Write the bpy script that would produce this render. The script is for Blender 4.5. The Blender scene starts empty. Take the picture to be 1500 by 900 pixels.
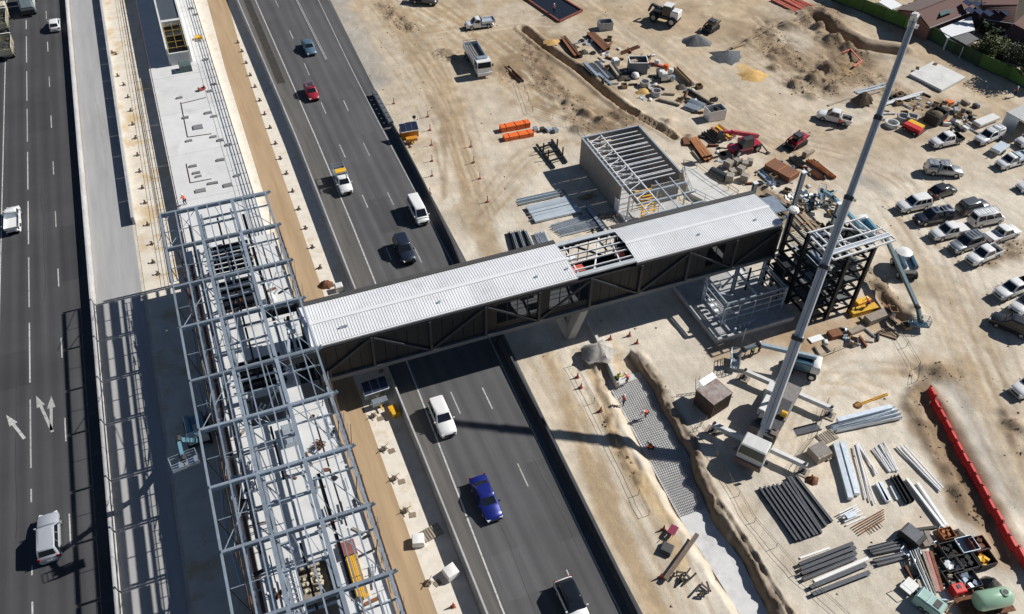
import bpy, math, random
import numpy as np
from mathutils import Vector, Matrix
random.seed(7)
PI = math.pi
scn = bpy.context.scene
col = scn.collection
# ---------------------------------------------------------------- camera (a drone 77.6 m above the freeway), sky, sun, exposure
F_PX, PITCH, ROLL, YAW, CAM_H = 1271.4, 0.77502, -0.025324, 0.4, 77.6
def _cam_axes():
    f = Vector((0, math.cos(PITCH), -math.sin(PITCH))); r = Vector((1, 0, 0)); d = f.cross(r)
    c, s = math.cos(ROLL), math.sin(ROLL)
    ax = [c*r + s*d, -s*r + c*d, f]
    m = Matrix.Rotation(-YAW, 3, 'Z')
    return [m @ a for a in ax]
AX = _cam_axes()
cam = bpy.data.cameras.new('camera'); cam_o = bpy.data.objects.new('camera', cam); col.objects.link(cam_o)
cam.sensor_width = 36; cam.lens = F_PX/1500*36; cam.clip_start = 1; cam.clip_end = 5000
cam_o.matrix_world = Matrix(((AX[0].x, -AX[1].x, -AX[2].x, 0), (AX[0].y, -AX[1].y, -AX[2].y, 0), (AX[0].z, -AX[1].z, -AX[2].z, CAM_H), (0, 0, 0, 1)))
scn.camera = cam_o
SUN_EL, SUN_AZ = 38.5, 90.0
w = bpy.data.worlds.new('World'); scn.world = w; w.use_nodes = True
sky = w.node_tree.nodes.new('ShaderNodeTexSky'); sky.sky_type = 'NISHITA'; sky.sun_disc = False
sky.sun_elevation = math.radians(SUN_EL); sky.sun_rotation = math.radians(SUN_AZ); sky.dust_density = 0.2; sky.air_density = 0.75; sky.ozone_density = 2.0
w.node_tree.links.new(sky.outputs[0], w.node_tree.nodes['Background'].inputs[0])
w.node_tree.nodes['Background'].inputs[1].default_value = 0.05
sl = bpy.data.lights.new('sun', 'SUN'); sl.energy = 5.0; sl.angle = math.radians(0.5); sl.color = (1.0, 0.965, 0.915)
so = bpy.data.objects.new('sun', sl); col.objects.link(so); so.location = (60, 60, 120)
so.rotation_euler = (0, math.radians(90-SUN_EL), math.radians(90-SUN_AZ))
scn.view_settings.view_transform = 'Standard'; scn.view_settings.look = 'None'
scn.view_settings.gamma = 1; scn.view_settings.use_curve_mapping = False; scn.view_settings.exposure = 0.12
scn.render.engine = 'CYCLES'

def G(px, py, z=0.0):
    """point at height z seen at photo position (px, py) of the 1500 x 900 survey picture"""
    d = AX[0]*((px-750)/F_PX) + AX[1]*((py-450)/F_PX) + AX[2]
    t = (z-CAM_H)/d.z
    return Vector((d.x*t, d.y*t, z))
def yaw_px(a, b, z=0.0):
    p, q = G(*a, z), G(*b, z); return math.atan2(q.y-p.y, q.x-p.x)

# ---------------------------------------------------------------- mesh builder
class MB:
    def __init__(s): s.v = []; s.f = []; s.m = []; s.mi = 0
    def add(s, vs, fs):
        b = len(s.v); s.v += [tuple(v) for v in vs]; s.f += [tuple(i+b for i in f) for f in fs]; s.m += [s.mi]*len(fs); return s
    def box(s, c, d, rz=0.0, ch=0.0, rx=0.0, ry=0.0):
        x, y, z = d[0]/2, d[1]/2, d[2]/2
        if ch:
            vs = [(i*x, j*y, -z) for i, j in ((-1,-1),(1,-1),(1,1),(-1,1))] + [(i*x, j*y, z-ch) for i, j in ((-1,-1),(1,-1),(1,1),(-1,1))] + \
                 [(i*(x-ch), j*(y-ch), z) for i, j in ((-1,-1),(1,-1),(1,1),(-1,1))]
            fs = [(3,2,1,0),(8,9,10,11)] + [(k,(k+1)%4,4+(k+1)%4,4+k) for k in range(4)] + [(4+k,4+(k+1)%4,8+(k+1)%4,8+k) for k in range(4)]
        else:
            vs = [(i*x, j*y, k*z) for k in (-1,1) for i, j in ((-1,-1),(1,-1),(1,1),(-1,1))]
            fs = [(3,2,1,0),(4,5,6,7),(0,1,5,4),(1,2,6,5),(2,3,7,6),(3,0,4,7)]
        m = Matrix.Translation(Vector(c)) @ Matrix.Rotation(rz,4,'Z') @ Matrix.Rotation(ry,4,'Y') @ Matrix.Rotation(rx,4,'X')
        return s.add([m @ Vector(v) for v in vs], fs)
    def _fr(s, a, b):
        a, b = Vector(a), Vector(b); t = (b-a).normalized()
        up = Vector((0,0,1)) if abs(t.z) < .99 else Vector((0,1,0))
        r = t.cross(up).normalized(); u = r.cross(t).normalized(); return a, b, r, u
    def bar(s, a, b, w, h=None):
        h = h or w; a, b, r, u = s._fr(a, b)
        vs = [p + r*i*w/2 + u*j*h/2 for p in (a, b) for i, j in ((-1,-1),(1,-1),(1,1),(-1,1))]
        return s.add(vs, [(0,1,2,3),(7,6,5,4),(4,5,1,0),(5,6,2,1),(6,7,3,2),(7,4,0,3)])
    def ibar(s, a, b, w, h, t=.03):
        a, b, r, u = s._fr(a, b)
        s.bar(a+u*(h/2-t/2), b+u*(h/2-t/2), w, t); s.bar(a-u*(h/2-t/2), b-u*(h/2-t/2), w, t); return s.bar(a, b, t, h-2*t)
    def tube(s, a, b, r, n=8, r2=None, cap=True):
        r2 = r if r2 is None else r2; a, b, x, u = s._fr(a, b)
        vs = [p + (x*math.cos(2*PI*k/n) + u*math.sin(2*PI*k/n))*q for p, q in ((a, r), (b, r2)) for k in range(n)]
        fs = [(k, k+n, (k+1) % n+n, (k+1) % n) for k in range(n)]
        if cap: fs += [tuple(range(n)), tuple(range(2*n-1, n-1, -1))]
        return s.add(vs, fs)
    def prism(s, poly, z0, z1):
        n = len(poly)
        ar = sum(poly[i][0]*poly[(i+1)%n][1]-poly[(i+1)%n][0]*poly[i][1] for i in range(n))
        if ar < 0: poly = poly[::-1]
        vs = [(p[0], p[1], z0) for p in poly] + [(p[0], p[1], z1) for p in poly]
        return s.add(vs, [tuple(range(n-1,-1,-1)), tuple(range(n, 2*n))] + [(k, (k+1)%n, n+(k+1)%n, n+k) for k in range(n)])
    def sheet(s, poly, z):
        n = len(poly)
        ar = sum(poly[i][0]*poly[(i+1)%n][1]-poly[(i+1)%n][0]*poly[i][1] for i in range(n))
        if ar < 0: poly = poly[::-1]
        return s.add([(p[0], p[1], z) for p in poly], [tuple(range(n))])
    def extr(s, prof, path, closed=True):
        n = len(prof); vs = []
        for i, p in enumerate(path):
            p = Vector((p[0], p[1], p[2] if len(p) > 2 else 0))
            a = path[max(i-1,0)]; b = path[min(i+1, len(path)-1)]
            t = Vector((b[0]-a[0], b[1]-a[1], 0)).normalized(); r = Vector((t.y, -t.x, 0))
            vs += [p + r*u + Vector((0,0,z)) for u, z in prof]
        fs = []
        for i in range(len(path)-1):
            for k in range(n if closed else n-1):
                fs.append((i*n+k, i*n+(k+1)%n, (i+1)*n+(k+1)%n, (i+1)*n+k))
        if closed: fs += [tuple(range(n-1,-1,-1)), tuple(range((len(path)-1)*n, len(path)*n))]
        return s.add(vs, fs)
    def loft(s, rings, cap=True):
        n = len(rings[0]); vs = [p for r in rings for p in r]; fs = []
        for i in range(len(rings)-1):
            for k in range(n): fs.append((i*n+k, i*n+(k+1)%n, (i+1)*n+(k+1)%n, (i+1)*n+k))
        if cap: fs += [tuple(range(n-1,-1,-1)), tuple(range((len(rings)-1)*n, len(rings)*n))]
        return s.add(vs, fs)
    def lathe(s, prof, c=(0,0,0), n=14, axis='Z'):
        c = Vector(c); rings = []
        for r, z in prof:
            rg = []
            for k in range(n):
                a = 2*PI*k/n
                v = Vector((r*math.cos(a), r*math.sin(a), z)) if axis == 'Z' else (Vector((r*math.cos(a), z, r*math.sin(a))) if axis == 'Y' else Vector((z, r*math.cos(a), r*math.sin(a))))
                rg.append(c+v)
            rings.append(rg)
        return s.loft(rings)
    def quad(s, a, b, c, d): return s.add([a, b, c, d], [(0,1,2,3)])
    def mesh(s, name, mats, smooth=0.0, off=None):
        me = bpy.data.meshes.new(name)
        vs = s.v if off is None else [(v[0]-off[0], v[1]-off[1], v[2]-off[2]) for v in s.v]
        me.from_pydata(vs, [], s.f)
        for m in (mats if isinstance(mats, (list, tuple)) else [mats]): me.materials.append(m)
        if any(s.m): me.polygons.foreach_set('material_index', s.m)
        if smooth:
            me.polygons.foreach_set('use_smooth', [True]*len(me.polygons)); me.set_sharp_from_angle(angle=math.radians(smooth))
        me.update(); return me

WORLD = {}
def tag(o, label, cat, group=None):
    o['label'] = label; o['category'] = cat
    if group: o['group'] = group
    return o
def thing(name, label, cat, loc=(0,0,0), rz=0.0, group=None):
    o = bpy.data.objects.new(name, None); col.objects.link(o); o.location = loc; o.rotation_euler = (0,0,rz); o.empty_display_size = .5
    return tag(o, label, cat, group)
def part(T, name, mb, mats, smooth=0.0, world=False, label=None):
    """a mesh child of T; world=True: the builder used world coordinates, T is unrotated"""
    off = None
    if world:
        off = Vector(T.location); p = T.parent
        while p is not None: off = off + Vector(p.location); p = p.parent
    me = mb if isinstance(mb, bpy.types.Mesh) else mb.mesh(name, mats, smooth, off)
    o = bpy.data.objects.new(name, me); col.objects.link(o); o.parent = T
    if label: o['label'] = label
    return o
def solo(name, mb, mats, label, cat, group=None, smooth=0.0, loc=None, rz=0.0):
    """a thing that is one mesh, built in world coordinates (or local when loc is given)"""
    me = mb if isinstance(mb, bpy.types.Mesh) else mb.mesh(name, mats, smooth)
    o = bpy.data.objects.new(name, me); col.objects.link(o)
    if loc is not None: o.location = loc; o.rotation_euler = (0,0,rz)
    return tag(o, label, cat, group)
def struct(name, mb, mats, smooth=0.0, kind='structure'):
    me = mb if isinstance(mb, bpy.types.Mesh) else mb.mesh(name, mats, smooth)
    o = bpy.data.objects.new(name, me); col.objects.link(o); o['kind'] = kind; return o
def copy_tree(o, parent=None, loc=None, rz=None, label=None):
    c = o.copy(); col.objects.link(c); c.parent = parent
    if loc is not None: c.location = loc
    if rz is not None: c.rotation_euler = (0,0,rz)
    if label: c['label'] = label
    for ch in [k for k in o.children]: copy_tree(ch, c)
    return c

# ---------------------------------------------------------------- materials
MATS = {}
def mat(name, c, rough=.75, metal=0.0, var=.15, scale=2.0, bump=0.0, bscale=None, c2=None, c2t=.6, coat=0.0, rnd=.06, stretch=(1,1,1), spec=.4):
    """procedural material: noise-varied base colour, optional second colour in patches, optional fine relief"""
    if name in MATS: return MATS[name]
    m = bpy.data.materials.new(name); m.use_nodes = True; nt = m.node_tree; N = nt.nodes; L = nt.links.new
    b = N['Principled BSDF']; b.inputs['Roughness'].default_value = rough; b.inputs['Metallic'].default_value = metal
    b.inputs['Specular IOR Level'].default_value = spec
    if coat: b.inputs['Coat Weight'].default_value = coat; b.inputs['Coat Roughness'].default_value = .08
    tc = N.new('ShaderNodeTexCoord'); mp = N.new('ShaderNodeMapping'); mp.inputs['Scale'].default_value = stretch
    L(tc.outputs['Object'], mp.inputs[0])
    n1 = N.new('ShaderNodeTexNoise'); n1.inputs['Scale'].default_value = scale; n1.inputs['Detail'].default_value = 6; n1.inputs['Roughness'].default_value = .62
    L(mp.outputs[0], n1.inputs['Vector'])
    mx = N.new('ShaderNodeMix'); mx.data_type = 'RGBA'
    mr = N.new('ShaderNodeMapRange'); mr.inputs[1].default_value = .3; mr.inputs[2].default_value = .7
    L(n1.outputs['Fac'], mr.inputs[0]); L(mr.outputs[0], mx.inputs['Factor'])
    mx.inputs['A'].default_value = (*[max(0, k*(1-var)) for k in c], 1); mx.inputs['B'].default_value = (*[min(.95, k*(1+var)) for k in c], 1)
    out = mx.outputs['Result']
    if c2:
        n2 = N.new('ShaderNodeTexNoise'); n2.inputs['Scale'].default_value = scale*.45; n2.inputs['Detail'].default_value = 8; n2.inputs['Roughness'].default_value = .7
        L(mp.outputs[0], n2.inputs['Vector'])
        r2 = N.new('ShaderNodeMapRange'); r2.inputs[1].default_value = c2t-.06; r2.inputs[2].default_value = c2t+.06; L(n2.outputs['Fac'], r2.inputs[0])
        m2 = N.new('ShaderNodeMix'); m2.data_type = 'RGBA'; L(r2.outputs[0], m2.inputs['Factor']); L(out, m2.inputs['A']); m2.inputs['B'].default_value = (*c2, 1)
        out = m2.outputs['Result']
    if rnd:
        oi = N.new('ShaderNodeObjectInfo'); hs = N.new('ShaderNodeHueSaturation'); rr = N.new('ShaderNodeMapRange')
        rr.inputs[3].default_value = 1-rnd*1.6; rr.inputs[4].default_value = 1+rnd*1.6; L(oi.outputs['Random'], rr.inputs[0]); L(rr.outputs[0], hs.inputs['Value'])
        L(out, hs.inputs['Color']); out = hs.outputs[0]
    L(out, b.inputs['Base Color'])
    if bump:
        n3 = N.new('ShaderNodeTexNoise'); n3.inputs['Scale'].default_value = bscale or scale*6; n3.inputs['Detail'].default_value = 5; L(mp.outputs[0], n3.inputs['Vector'])
        bp = N.new('ShaderNodeBump'); bp.inputs['Strength'].default_value = bump; bp.inputs['Distance'].default_value = .05
        L(n3.outputs['Fac'], bp.inputs['Height']); L(bp.outputs[0], b.inputs['Normal'])
    MATS[name] = m; return m
CONC = mat('pale_concrete', (.62,.62,.60), .85, var=.1, scale=.8, c2=(.5,.49,.46), c2t=.62, bump=.15)
CONCG = mat('grey_concrete', (.39,.388,.385), .85, var=.12, scale=.6, c2=(.3,.29,.27), c2t=.62, bump=.15, stretch=(1.6,.12,1))
CONCB = mat('barrier_concrete', (.42,.42,.42), .8, var=.14, scale=1.2, c2=(.28,.27,.26), c2t=.64)
CONCD = mat('precast_wall_concrete', (.30,.275,.24), .85, var=.1, scale=.8, c2=(.23,.21,.185), c2t=.66)
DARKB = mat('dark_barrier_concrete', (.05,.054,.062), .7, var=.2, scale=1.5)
GALV = mat('galvanised_steel', (.42,.49,.56), .38, .55, var=.16, scale=1.6, rnd=.1)
GALVL = mat('bright_galvanised_steel', (.58,.64,.70), .38, .45, var=.15, scale=2, rnd=.1)
DSTEEL = mat('charcoal_painted_steel', (.022,.024,.028), .45, .1, var=.2, scale=2)
DCLAD = mat('charcoal_cladding', (.010,.0135,.018), .5, .1, var=.15, scale=1)
RUST = mat('rusty_steel', (.20,.085,.04), .85, .1, var=.35, scale=5, c2=(.1,.05,.035), c2t=.56, rnd=.2)
RUSTL = mat('orange_rusted_steel', (.36,.15,.06), .85, 0, var=.3, scale=4, c2=(.2,.085,.045), c2t=.58, rnd=.15)
WHITE = mat('white_painted_steel', (.78,.79,.80), .4, 0, var=.05, scale=2, rnd=.03)
ROOFW = mat('white_roof_sheeting', (.80,.81,.82), .42, .1, var=.06, scale=.5, c2=(.70,.70,.69), c2t=.63, rnd=.035)
BLACK = mat('black_rubber', (.015,.015,.016), .8, var=.2, scale=6)
GLASS = mat('dark_tinted_glass', (.012,.015,.02), .06, 0, var=.1, scale=1, spec=.7, rnd=0)
PLYB = mat('weathered_timber', (.30,.22,.14), .85, var=.3, scale=4, stretch=(1,8,8), rnd=.15)
TIMB = mat('grey_timber', (.33,.28,.22), .85, var=.25, scale=5, rnd=.15)
ORANGE = mat('orange_plastic', (.80,.16,.03), .5, var=.1, scale=3)
YELL = mat('yellow_painted_steel', (.75,.42,.03), .5, var=.15, scale=4)
REDP = mat('red_plastic', (.62,.03,.03), .5, var=.14, scale=2.5, c2=(.5,.06,.06), c2t=.62)
SOLAR = mat('solar_cells', (.03,.04,.075), .15, .2, var=.2, scale=3, spec=.6)
EARTH = mat('dug_earth', (.27,.185,.11), .95, var=.3, scale=1.5, bump=.6, bscale=3, c2=(.40,.31,.20), c2t=.55)
EARTHD = mat('dark_dug_earth', (.13,.095,.065), .95, var=.35, scale=2, bump=.6, bscale=4)
BAGW = mat('white_bag_fabric', (.74,.73,.70), .8, var=.1, scale=4, bump=.4, bscale=5)
def paint(name, c, metal=0.0): return mat('paint_'+name, c, .35, metal, var=.04, scale=1.5, coat=.6, rnd=0)
PW = paint('white', (.78,.78,.77)); PSIL = paint('silver', (.42,.44,.46), .5); PBLK = paint('black', (.018,.02,.026)); PGRY = paint('grey', (.10,.105,.115), .3)
PBLU = paint('blue', (.012,.022,.19), .2); PRED = paint('red', (.33,.02,.035), .1); PTEAL = paint('steel_blue', (.11,.20,.26), .3)
PNAVY = paint('dark_blue', (.02,.028,.05), .2); PLB = paint('lift_blue', (.16,.33,.42)); PMAG = paint('telehandler_red', (.42,.02,.05)); PCREAM = paint('cream', (.62,.58,.44))
PGRN = paint('pale_green', (.30,.48,.34)); PLBD = paint('lift_dark_blue', (.04,.10,.15))
HIVIS = mat('orange_hivis_cloth', (.75,.10,.05), .8, var=.1); NAVYC = mat('navy_trousers', (.02,.025,.05), .9, var=.2); SKIN = mat('skin', (.45,.26,.18), .6, var=.05); HATW = mat('white_hard_hat', (.8,.8,.78), .35, var=.02)
YVEST = mat('yellow_hivis_cloth', (.55,.60,.05), .8, var=.1)
# ---------------------------------------------------------------- ground: one sheet, dug and heaped on the site side
_rs = np.random.RandomState(3); _tab = _rs.rand(512, 512)
def vnoise(x, y, sc, k=0):
    x = x/sc + 37.3*k; y = y/sc + 91.7*k
    xi = np.floor(x).astype(int); yi = np.floor(y).astype(int); fx = x-xi; fy = y-yi
    fx = fx*fx*(3-2*fx); fy = fy*fy*(3-2*fy); t = lambda a, b: _tab[a % 512, b % 512]
    return (t(xi,yi)*(1-fx)+t(xi+1,yi)*fx)*(1-fy) + (t(xi,yi+1)*(1-fx)+t(xi+1,yi+1)*fx)*fy
def fbm(x, y, sc, o=4, k=0):
    r = 0; a = .5; n = 0
    for i in range(o): r = r + a*vnoise(x, y, sc/2**i, k+i*3); n += a; a *= .5
    return r/n
def sstep(e0, e1, v):
    t = np.clip((v-e0)/(e1-e0), 0, 1); return t*t*(3-2*t)
def pdist(X, Y, pts):
    d = np.full(X.shape, 1e9)
    for (ax, ay), (bx, by) in zip(pts[:-1], pts[1:]):
        L2 = (bx-ax)**2+(by-ay)**2+1e-9; t = np.clip(((X-ax)*(bx-ax)+(Y-ay)*(by-ay))/L2, 0, 1)
        d = np.minimum(d, np.hypot(X-ax-t*(bx-ax), Y-ay-t*(by-ay)))
    return d
def W(pts): return [tuple(G(*p)[:2]) for p in pts]
TRL = ([10, 28.6, 38.2, 44.5, 52.3, 57.5, 60.5], [34.6, 34.6, 34.5, 34.8, 35.3, 35.6, 36.6])
TRR = ([10, 27, 32, 37.5, 42, 45, 51, 55, 60.5], [38.8, 38.8, 39.4, 39.1, 39.9, 40.9, 41.2, 41.7, 41.7])
RIDGES = [([(39.3,12),(39.3,28),(39.8,32),(39.5,37.5),(40.2,42),(41.3,46)], .36, .5), ([(40.2,12),(40.3,28),(40.5,33),(40.3,38),(41.0,43),(42.0,46.5)], .32, .42), ([(42.0,46),(41.8,51),(42.3,55),(42.2,60)], .4, .25)]
TRENCHES = [([(766,42),(800,70),(850,105),(890,140),(925,166)], .75, 1.0), ([(925,166),(960,186),(988,203)], .5, .7), ([(900,150),(945,172),(985,196)], .35, .5),
            ([(1195,22),(1225,48),(1262,68),(1310,75)], 1.6, 1.3), ([(1362,590),(1392,650),(1430,725),(1475,812)], 1.3, .5),
            ([(1285,425),(1312,462),(1330,470)], .8, .6)]
MOUNDS = [((1128,48),3.2,1.3),((1155,38),2.6,1.0),((1100,62),2.4,.8),((1145,78),3.0,.9),((1185,118),4.2,1.5),((1215,98),3.2,1.3),((1165,125),2.4,.9),((1222,60),2.8,1.2),((1240,72),2.0,.9),
          ((1200,40),2.2,.9),((1135,100),2.0,.6),((1220,128),1.9,.8),((1262,150),2.3,1.2),((1188,142),1.6,.4),((1365,170),2.0,1.0),((855,165),2.6,1.0),((882,178),1.8,.6),((835,150),1.5,.4),((980,180),2.0,.9),((830,172),1.3,.3),
          ((848,190),2.2,.8),((905,168),1.6,.4),((1010,200),1.1,.4),((1120,275),1.5,.4),((1145,300),1.6,.7),((1185,365),1.6,.7),((1245,372),1.6,.5),((1290,430),1.6,.9),((1338,455),2.0,.9),((1300,410),1.2,.6),
          ((1475,375),3.0,.7),((1455,385),2.2,.5),((1485,625),2.6,.6),((1470,425),1.2,.4),((1375,545),2.5,.5),((1335,590),2.0,.4),((876,525),1.9,1.1),((868,512),1.2,.7),((850,100),1.6,.4),((1375,620),1.6,.4)]
xs = np.concatenate([[-2500,-600,-150,-60,-20,0,12,20,27.5], np.arange(28, 33.4, .32), np.arange(33.4, 44, .17), np.arange(44, 146, .32), [150,160,200,400,900,2500]])
ys = np.concatenate([[-2500,-500,-100,-20,5], np.arange(10, 195, .33), [200,230,400,900,2500]])
GX, GY = np.meshgrid(xs, ys, indexing='xy'); inside = ((GX > 28.2) & (GX < 146) & (GY > 10) & (GY < 194)).astype(float)
GZ = (fbm(GX, GY, 9, 3, 1)-.5)*.22 + (fbm(GX, GY, 1.6, 3, 5)-.5)*.12
east = sstep(56, 100, GX)*sstep(70, 110, GY); GZ += east*((fbm(GX, GY, 3.2, 3, 9)-.5)*.35)
jag = (fbm(GX, GY, 1.8, 3, 11)-.5)*1.5
tl = np.interp(GY, *TRL) + jag*.6; tr = np.interp(GY, *TRR) + jag*.35
in_tr = sstep(0, 1.5, GX-tl)*(1-sstep(-.32, .02, GX-tr))*(GY < 60.5)
GZ = GZ*(1-in_tr) - .95*in_tr
edge = np.exp(-((GX-tr-.35)/.9)**2)*(GY < 60)*sstep(-.2, .12, GX-tr); GZ += edge*(fbm(GX, GY, .75, 3, 13)-.45)*.75
for pts, hw, h in RIDGES:
    d = pdist(GX, GY, pts); GZ += h*(1-sstep(0, hw*1.3, d+jag*.3))*(1.9*fbm(GX, GY, .7, 3, 17)-.25)
for pts, hw, dp in TRENCHES:
    d = pdist(GX, GY, W(pts)); GZ -= dp*(1-sstep(hw*.5, hw, d+jag*.25)); GZ += .35*dp*(1-sstep(0, hw, np.abs(d-hw*1.7)+jag*.3))
mound_mask = np.zeros_like(GX)
for c, r, h in MOUNDS:
    p = G(*c); d = np.hypot(GX-p.x, (GY-p.y)*1.15) + (fbm(GX, GY, 2.2, 3, int(c[0]))-.5)*r*1.1
    k = 1-sstep(0, r, d); GZ += h*k*(.6+.8*fbm(GX, GY, .9, 3, int(c[1]))); mound_mask = np.maximum(mound_mask, k)
GZ = np.where(inside > 0, GZ, 0) - .03
# soil colours: pale compacted limestone sand, tan wheel tracks, dug brown earth, grey dust, yellow brickies' sand
PALE, SAND, TAN, BROWN, DBR, GREY, YEL, ORG, CREAM = (.64,.575,.475),(.525,.44,.33),(.41,.305,.19),(.285,.205,.13),(.15,.11,.075),(.40,.375,.335),(.58,.40,.18),(.38,.25,.135),(.66,.60,.49)
GBR = (.27,.22,.165)
GC = np.zeros(GX.shape+(3,)); GC[:] = PALE
def blend(m, c):
    global GC
    m = np.clip(m, 0, 1)[..., None]; GC = GC*(1-m) + np.array(c)*m
patch = fbm(GX, GY, 7, 4, 21); fine = fbm(GX, GY, 2.0, 3, 31)
north = sstep(88, 125, GY + (GX-40)*.25 + (patch-.5)*30)
blend(north*.9, SAND); blend(sstep(112, 160, GY+(GX-60)*.2+(patch-.5)*60)*sstep(.42,.6,patch)*.6, TAN); blend(sstep(.56,.66,fbm(GX, GY, 4.5, 4, 71))*.28, TAN); blend(sstep(.58,.7,fbm(GX, GY, 3.0, 4, 75))*.25, CREAM)
def stroke(c, hw, pts, a=.8, soft=.7):
    d = pdist(GX, GY, W(pts)) + (patch-.5)*hw*1.4 + (fine-.5)*hw*.7; blend(a*(1-sstep(hw*(1-soft), hw*1.15, d)), c)
stroke(TAN, 9, [(640,30),(760,85),(850,150)], .6); stroke(ORG, 3.5, [(700,90),(770,130),(830,165)], .4); stroke(TAN, 7, [(880,20),(980,30),(1110,70),(1250,100)], .5); stroke(BROWN, 5, [(1010,15),(1100,50),(1180,105),(1240,110)], .5); stroke(TAN, 5, [(1180,180),(1300,215),(1480,205)], .4); stroke(TAN, 4, [(1240,100),(1330,150),(1420,170)], .5); stroke(ORG, 2.5, [(1000,195),(1040,225),(1110,260)], .35); stroke(ORG, 2.0, [(1120,290),(1170,320),(1200,350)], .5)
stroke(TAN, 3.2, [(560,0),(605,60),(650,130),(680,220),(705,300)], .7)
stroke(TAN, 1.8, [(640,90),(668,170),(672,240),(702,330),(725,380)], .8)
stroke(BROWN, .8, [(628,140),(650,175),(652,240),(650,290)], .6)
stroke(BROWN, .5, [(636,210),(648,262)], .6)
stroke(SAND, 4, [(700,300),(770,230),(820,200)], .5)
stroke(TAN, 6, [(640,20),(720,70),(790,120),(850,160)], .75)
stroke(BROWN, 5.5, [(770,60),(785,110),(815,145),(880,170),(920,180)], .8)
stroke(BROWN, 2.2, [(810,30),(790,45),(850,95),(900,140)], .55)
stroke(DBR, 1.6, [(845,165),(865,180),(850,190)], .6)
stroke(GREY, 3.0, [(500,0),(525,60),(545,120)], .75)
stroke(GREY, 1.4, [(485,0),(520,80),(545,125)], .6)
stroke(TAN, 5, [(860,10),(930,60),(1040,150),(1130,200),(1190,260)], .5)
stroke(SAND, 4, [(900,40),(1000,110),(1120,170)], .6)
stroke(BROWN, 7, [(1110,30),(1160,70),(1200,110)], .6)
stroke(BROWN, 5, [(1210,20),(1240,80),(1215,120)], .65)
stroke(DBR, 2.4, [(1205,30),(1240,60),(1260,90)], .6)
stroke(CREAM, 4, [(1140,50),(1165,60)], .6)
stroke(YEL, 1.5, [(1090,98),(1112,115)], .9); stroke(YEL, 1.2, [(1236,110),(1250,92)], .6)
stroke(TAN, 4, [(1160,235),(1280,215),(1370,160)], .5); stroke(SAND, 5, [(1180,260),(1330,240),(1450,250)], .5)
stroke(GREY, 1.8, [(1270,265),(1300,285)], .75)
stroke(TAN, 4, [(1300,30),(1400,110),(1490,170)], .6); stroke(TAN, 4, [(1290,150),(1380,150),(1460,170)], .5)
stroke(SAND, 6, [(1330,400),(1420,470),(1480,560)], .45); stroke(TAN, 1.6, [(1310,300),(1370,420),(1460,520)], .45); stroke(TAN, 1.3, [(1280,330),(1350,440),(1440,560)], .4)
stroke(ORG, 4.5, [(1190,490),(1240,480),(1290,450)], .7); stroke(YEL, 2.5, [(1255,460),(1262,440)], .5); stroke(ORG, 2.0, [(1060,520),(1110,508),(1180,495)], .6)
stroke(BROWN, 2.2, [(1270,400),(1300,440),(1330,470)], .6); stroke(BROWN, 3, [(1120,290),(1160,330),(1190,370)], .6)
stroke(TAN, 2.6, [(1310,545),(1370,540),(1395,550)], .65); stroke(BROWN, 2.2, [(1330,585),(1350,620),(1400,700),(1440,770)], .75)
stroke(BROWN, 2.6, [(1345,580),(1385,650),(1425,730),(1470,815)], .85, .5); stroke(DBR, 1.9, [(1350,575),(1388,645),(1428,725),(1475,812)], .85, .6)  # dirt bank: dark soil, with the barrier's shadow painted into the brown
stroke(GREY, 2.2, [(1400,570),(1440,650),(1500,740)], .7); stroke(TAN, 2.6, [(1420,540),(1470,640),(1510,720)], .5)
stroke(BROWN, 1.4, [(1470,620),(1482,650),(1500,665)], .6); stroke(BROWN, 2.0, [(1440,385),(1480,370)], .6)
stroke(SAND, 3.4, [(770,520),(830,640),(900,770),(980,900)], .5)
stroke(TAN, 1.5, [(808,525),(838,600),(864,680),(888,750),(930,830),(966,900)], .9, .5); stroke(TAN, .8, [(850,515),(870,560),(885,620)], .5)
stroke(TAN, .9, [(905,660),(935,720)], .45); stroke(TAN, 1.0, [(1060,700),(1100,760)], .3)
stroke(YEL, 1.0, [(868,545),(900,640),(930,690),(975,760)], .65, .95); stroke(YEL, .9, [(985,795),(1000,830)], .6)
stroke(GREY, 1.5, [(1090,690),(1160,800)], .25)
stroke(YEL, 1.2, [(895,505),(910,530)], .5)
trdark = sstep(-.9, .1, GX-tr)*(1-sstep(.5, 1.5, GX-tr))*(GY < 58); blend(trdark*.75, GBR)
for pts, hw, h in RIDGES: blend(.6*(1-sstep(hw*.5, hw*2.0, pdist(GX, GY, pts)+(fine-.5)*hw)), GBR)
wl = sstep(-.55, -.25, GX-tr)*(1-sstep(.05, .4, GX-tr))*(GY < 59); blend(wl*.85, BROWN); blend(wl*sstep(.45,.6,fine)*.6, DBR); blend(edge*sstep(.5,.62,fbm(GX, GY, .8, 3, 19))*.7, DBR); blend(in_tr*.8, SAND)  # trench wall: brown earth, darkened further to put its shade into the colour
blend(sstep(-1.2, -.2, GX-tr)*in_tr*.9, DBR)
blend(mound_mask*.75, BROWN); blend(mound_mask*sstep(.52, .62, fine)*.5, DBR)
for c, r in (((872,518),2.4),): 
    p = G(*c); blend((1-sstep(r*.4, r, np.hypot(GX-p.x, GY-p.y)+(fine-.5)*r)), (.62,.58,.52))
for pts, hw, dp in TRENCHES: blend(.7*(1-sstep(hw*.6, hw*2.6, pdist(GX, GY, W(pts))+(fine-.5)*hw)), BROWN)
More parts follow.
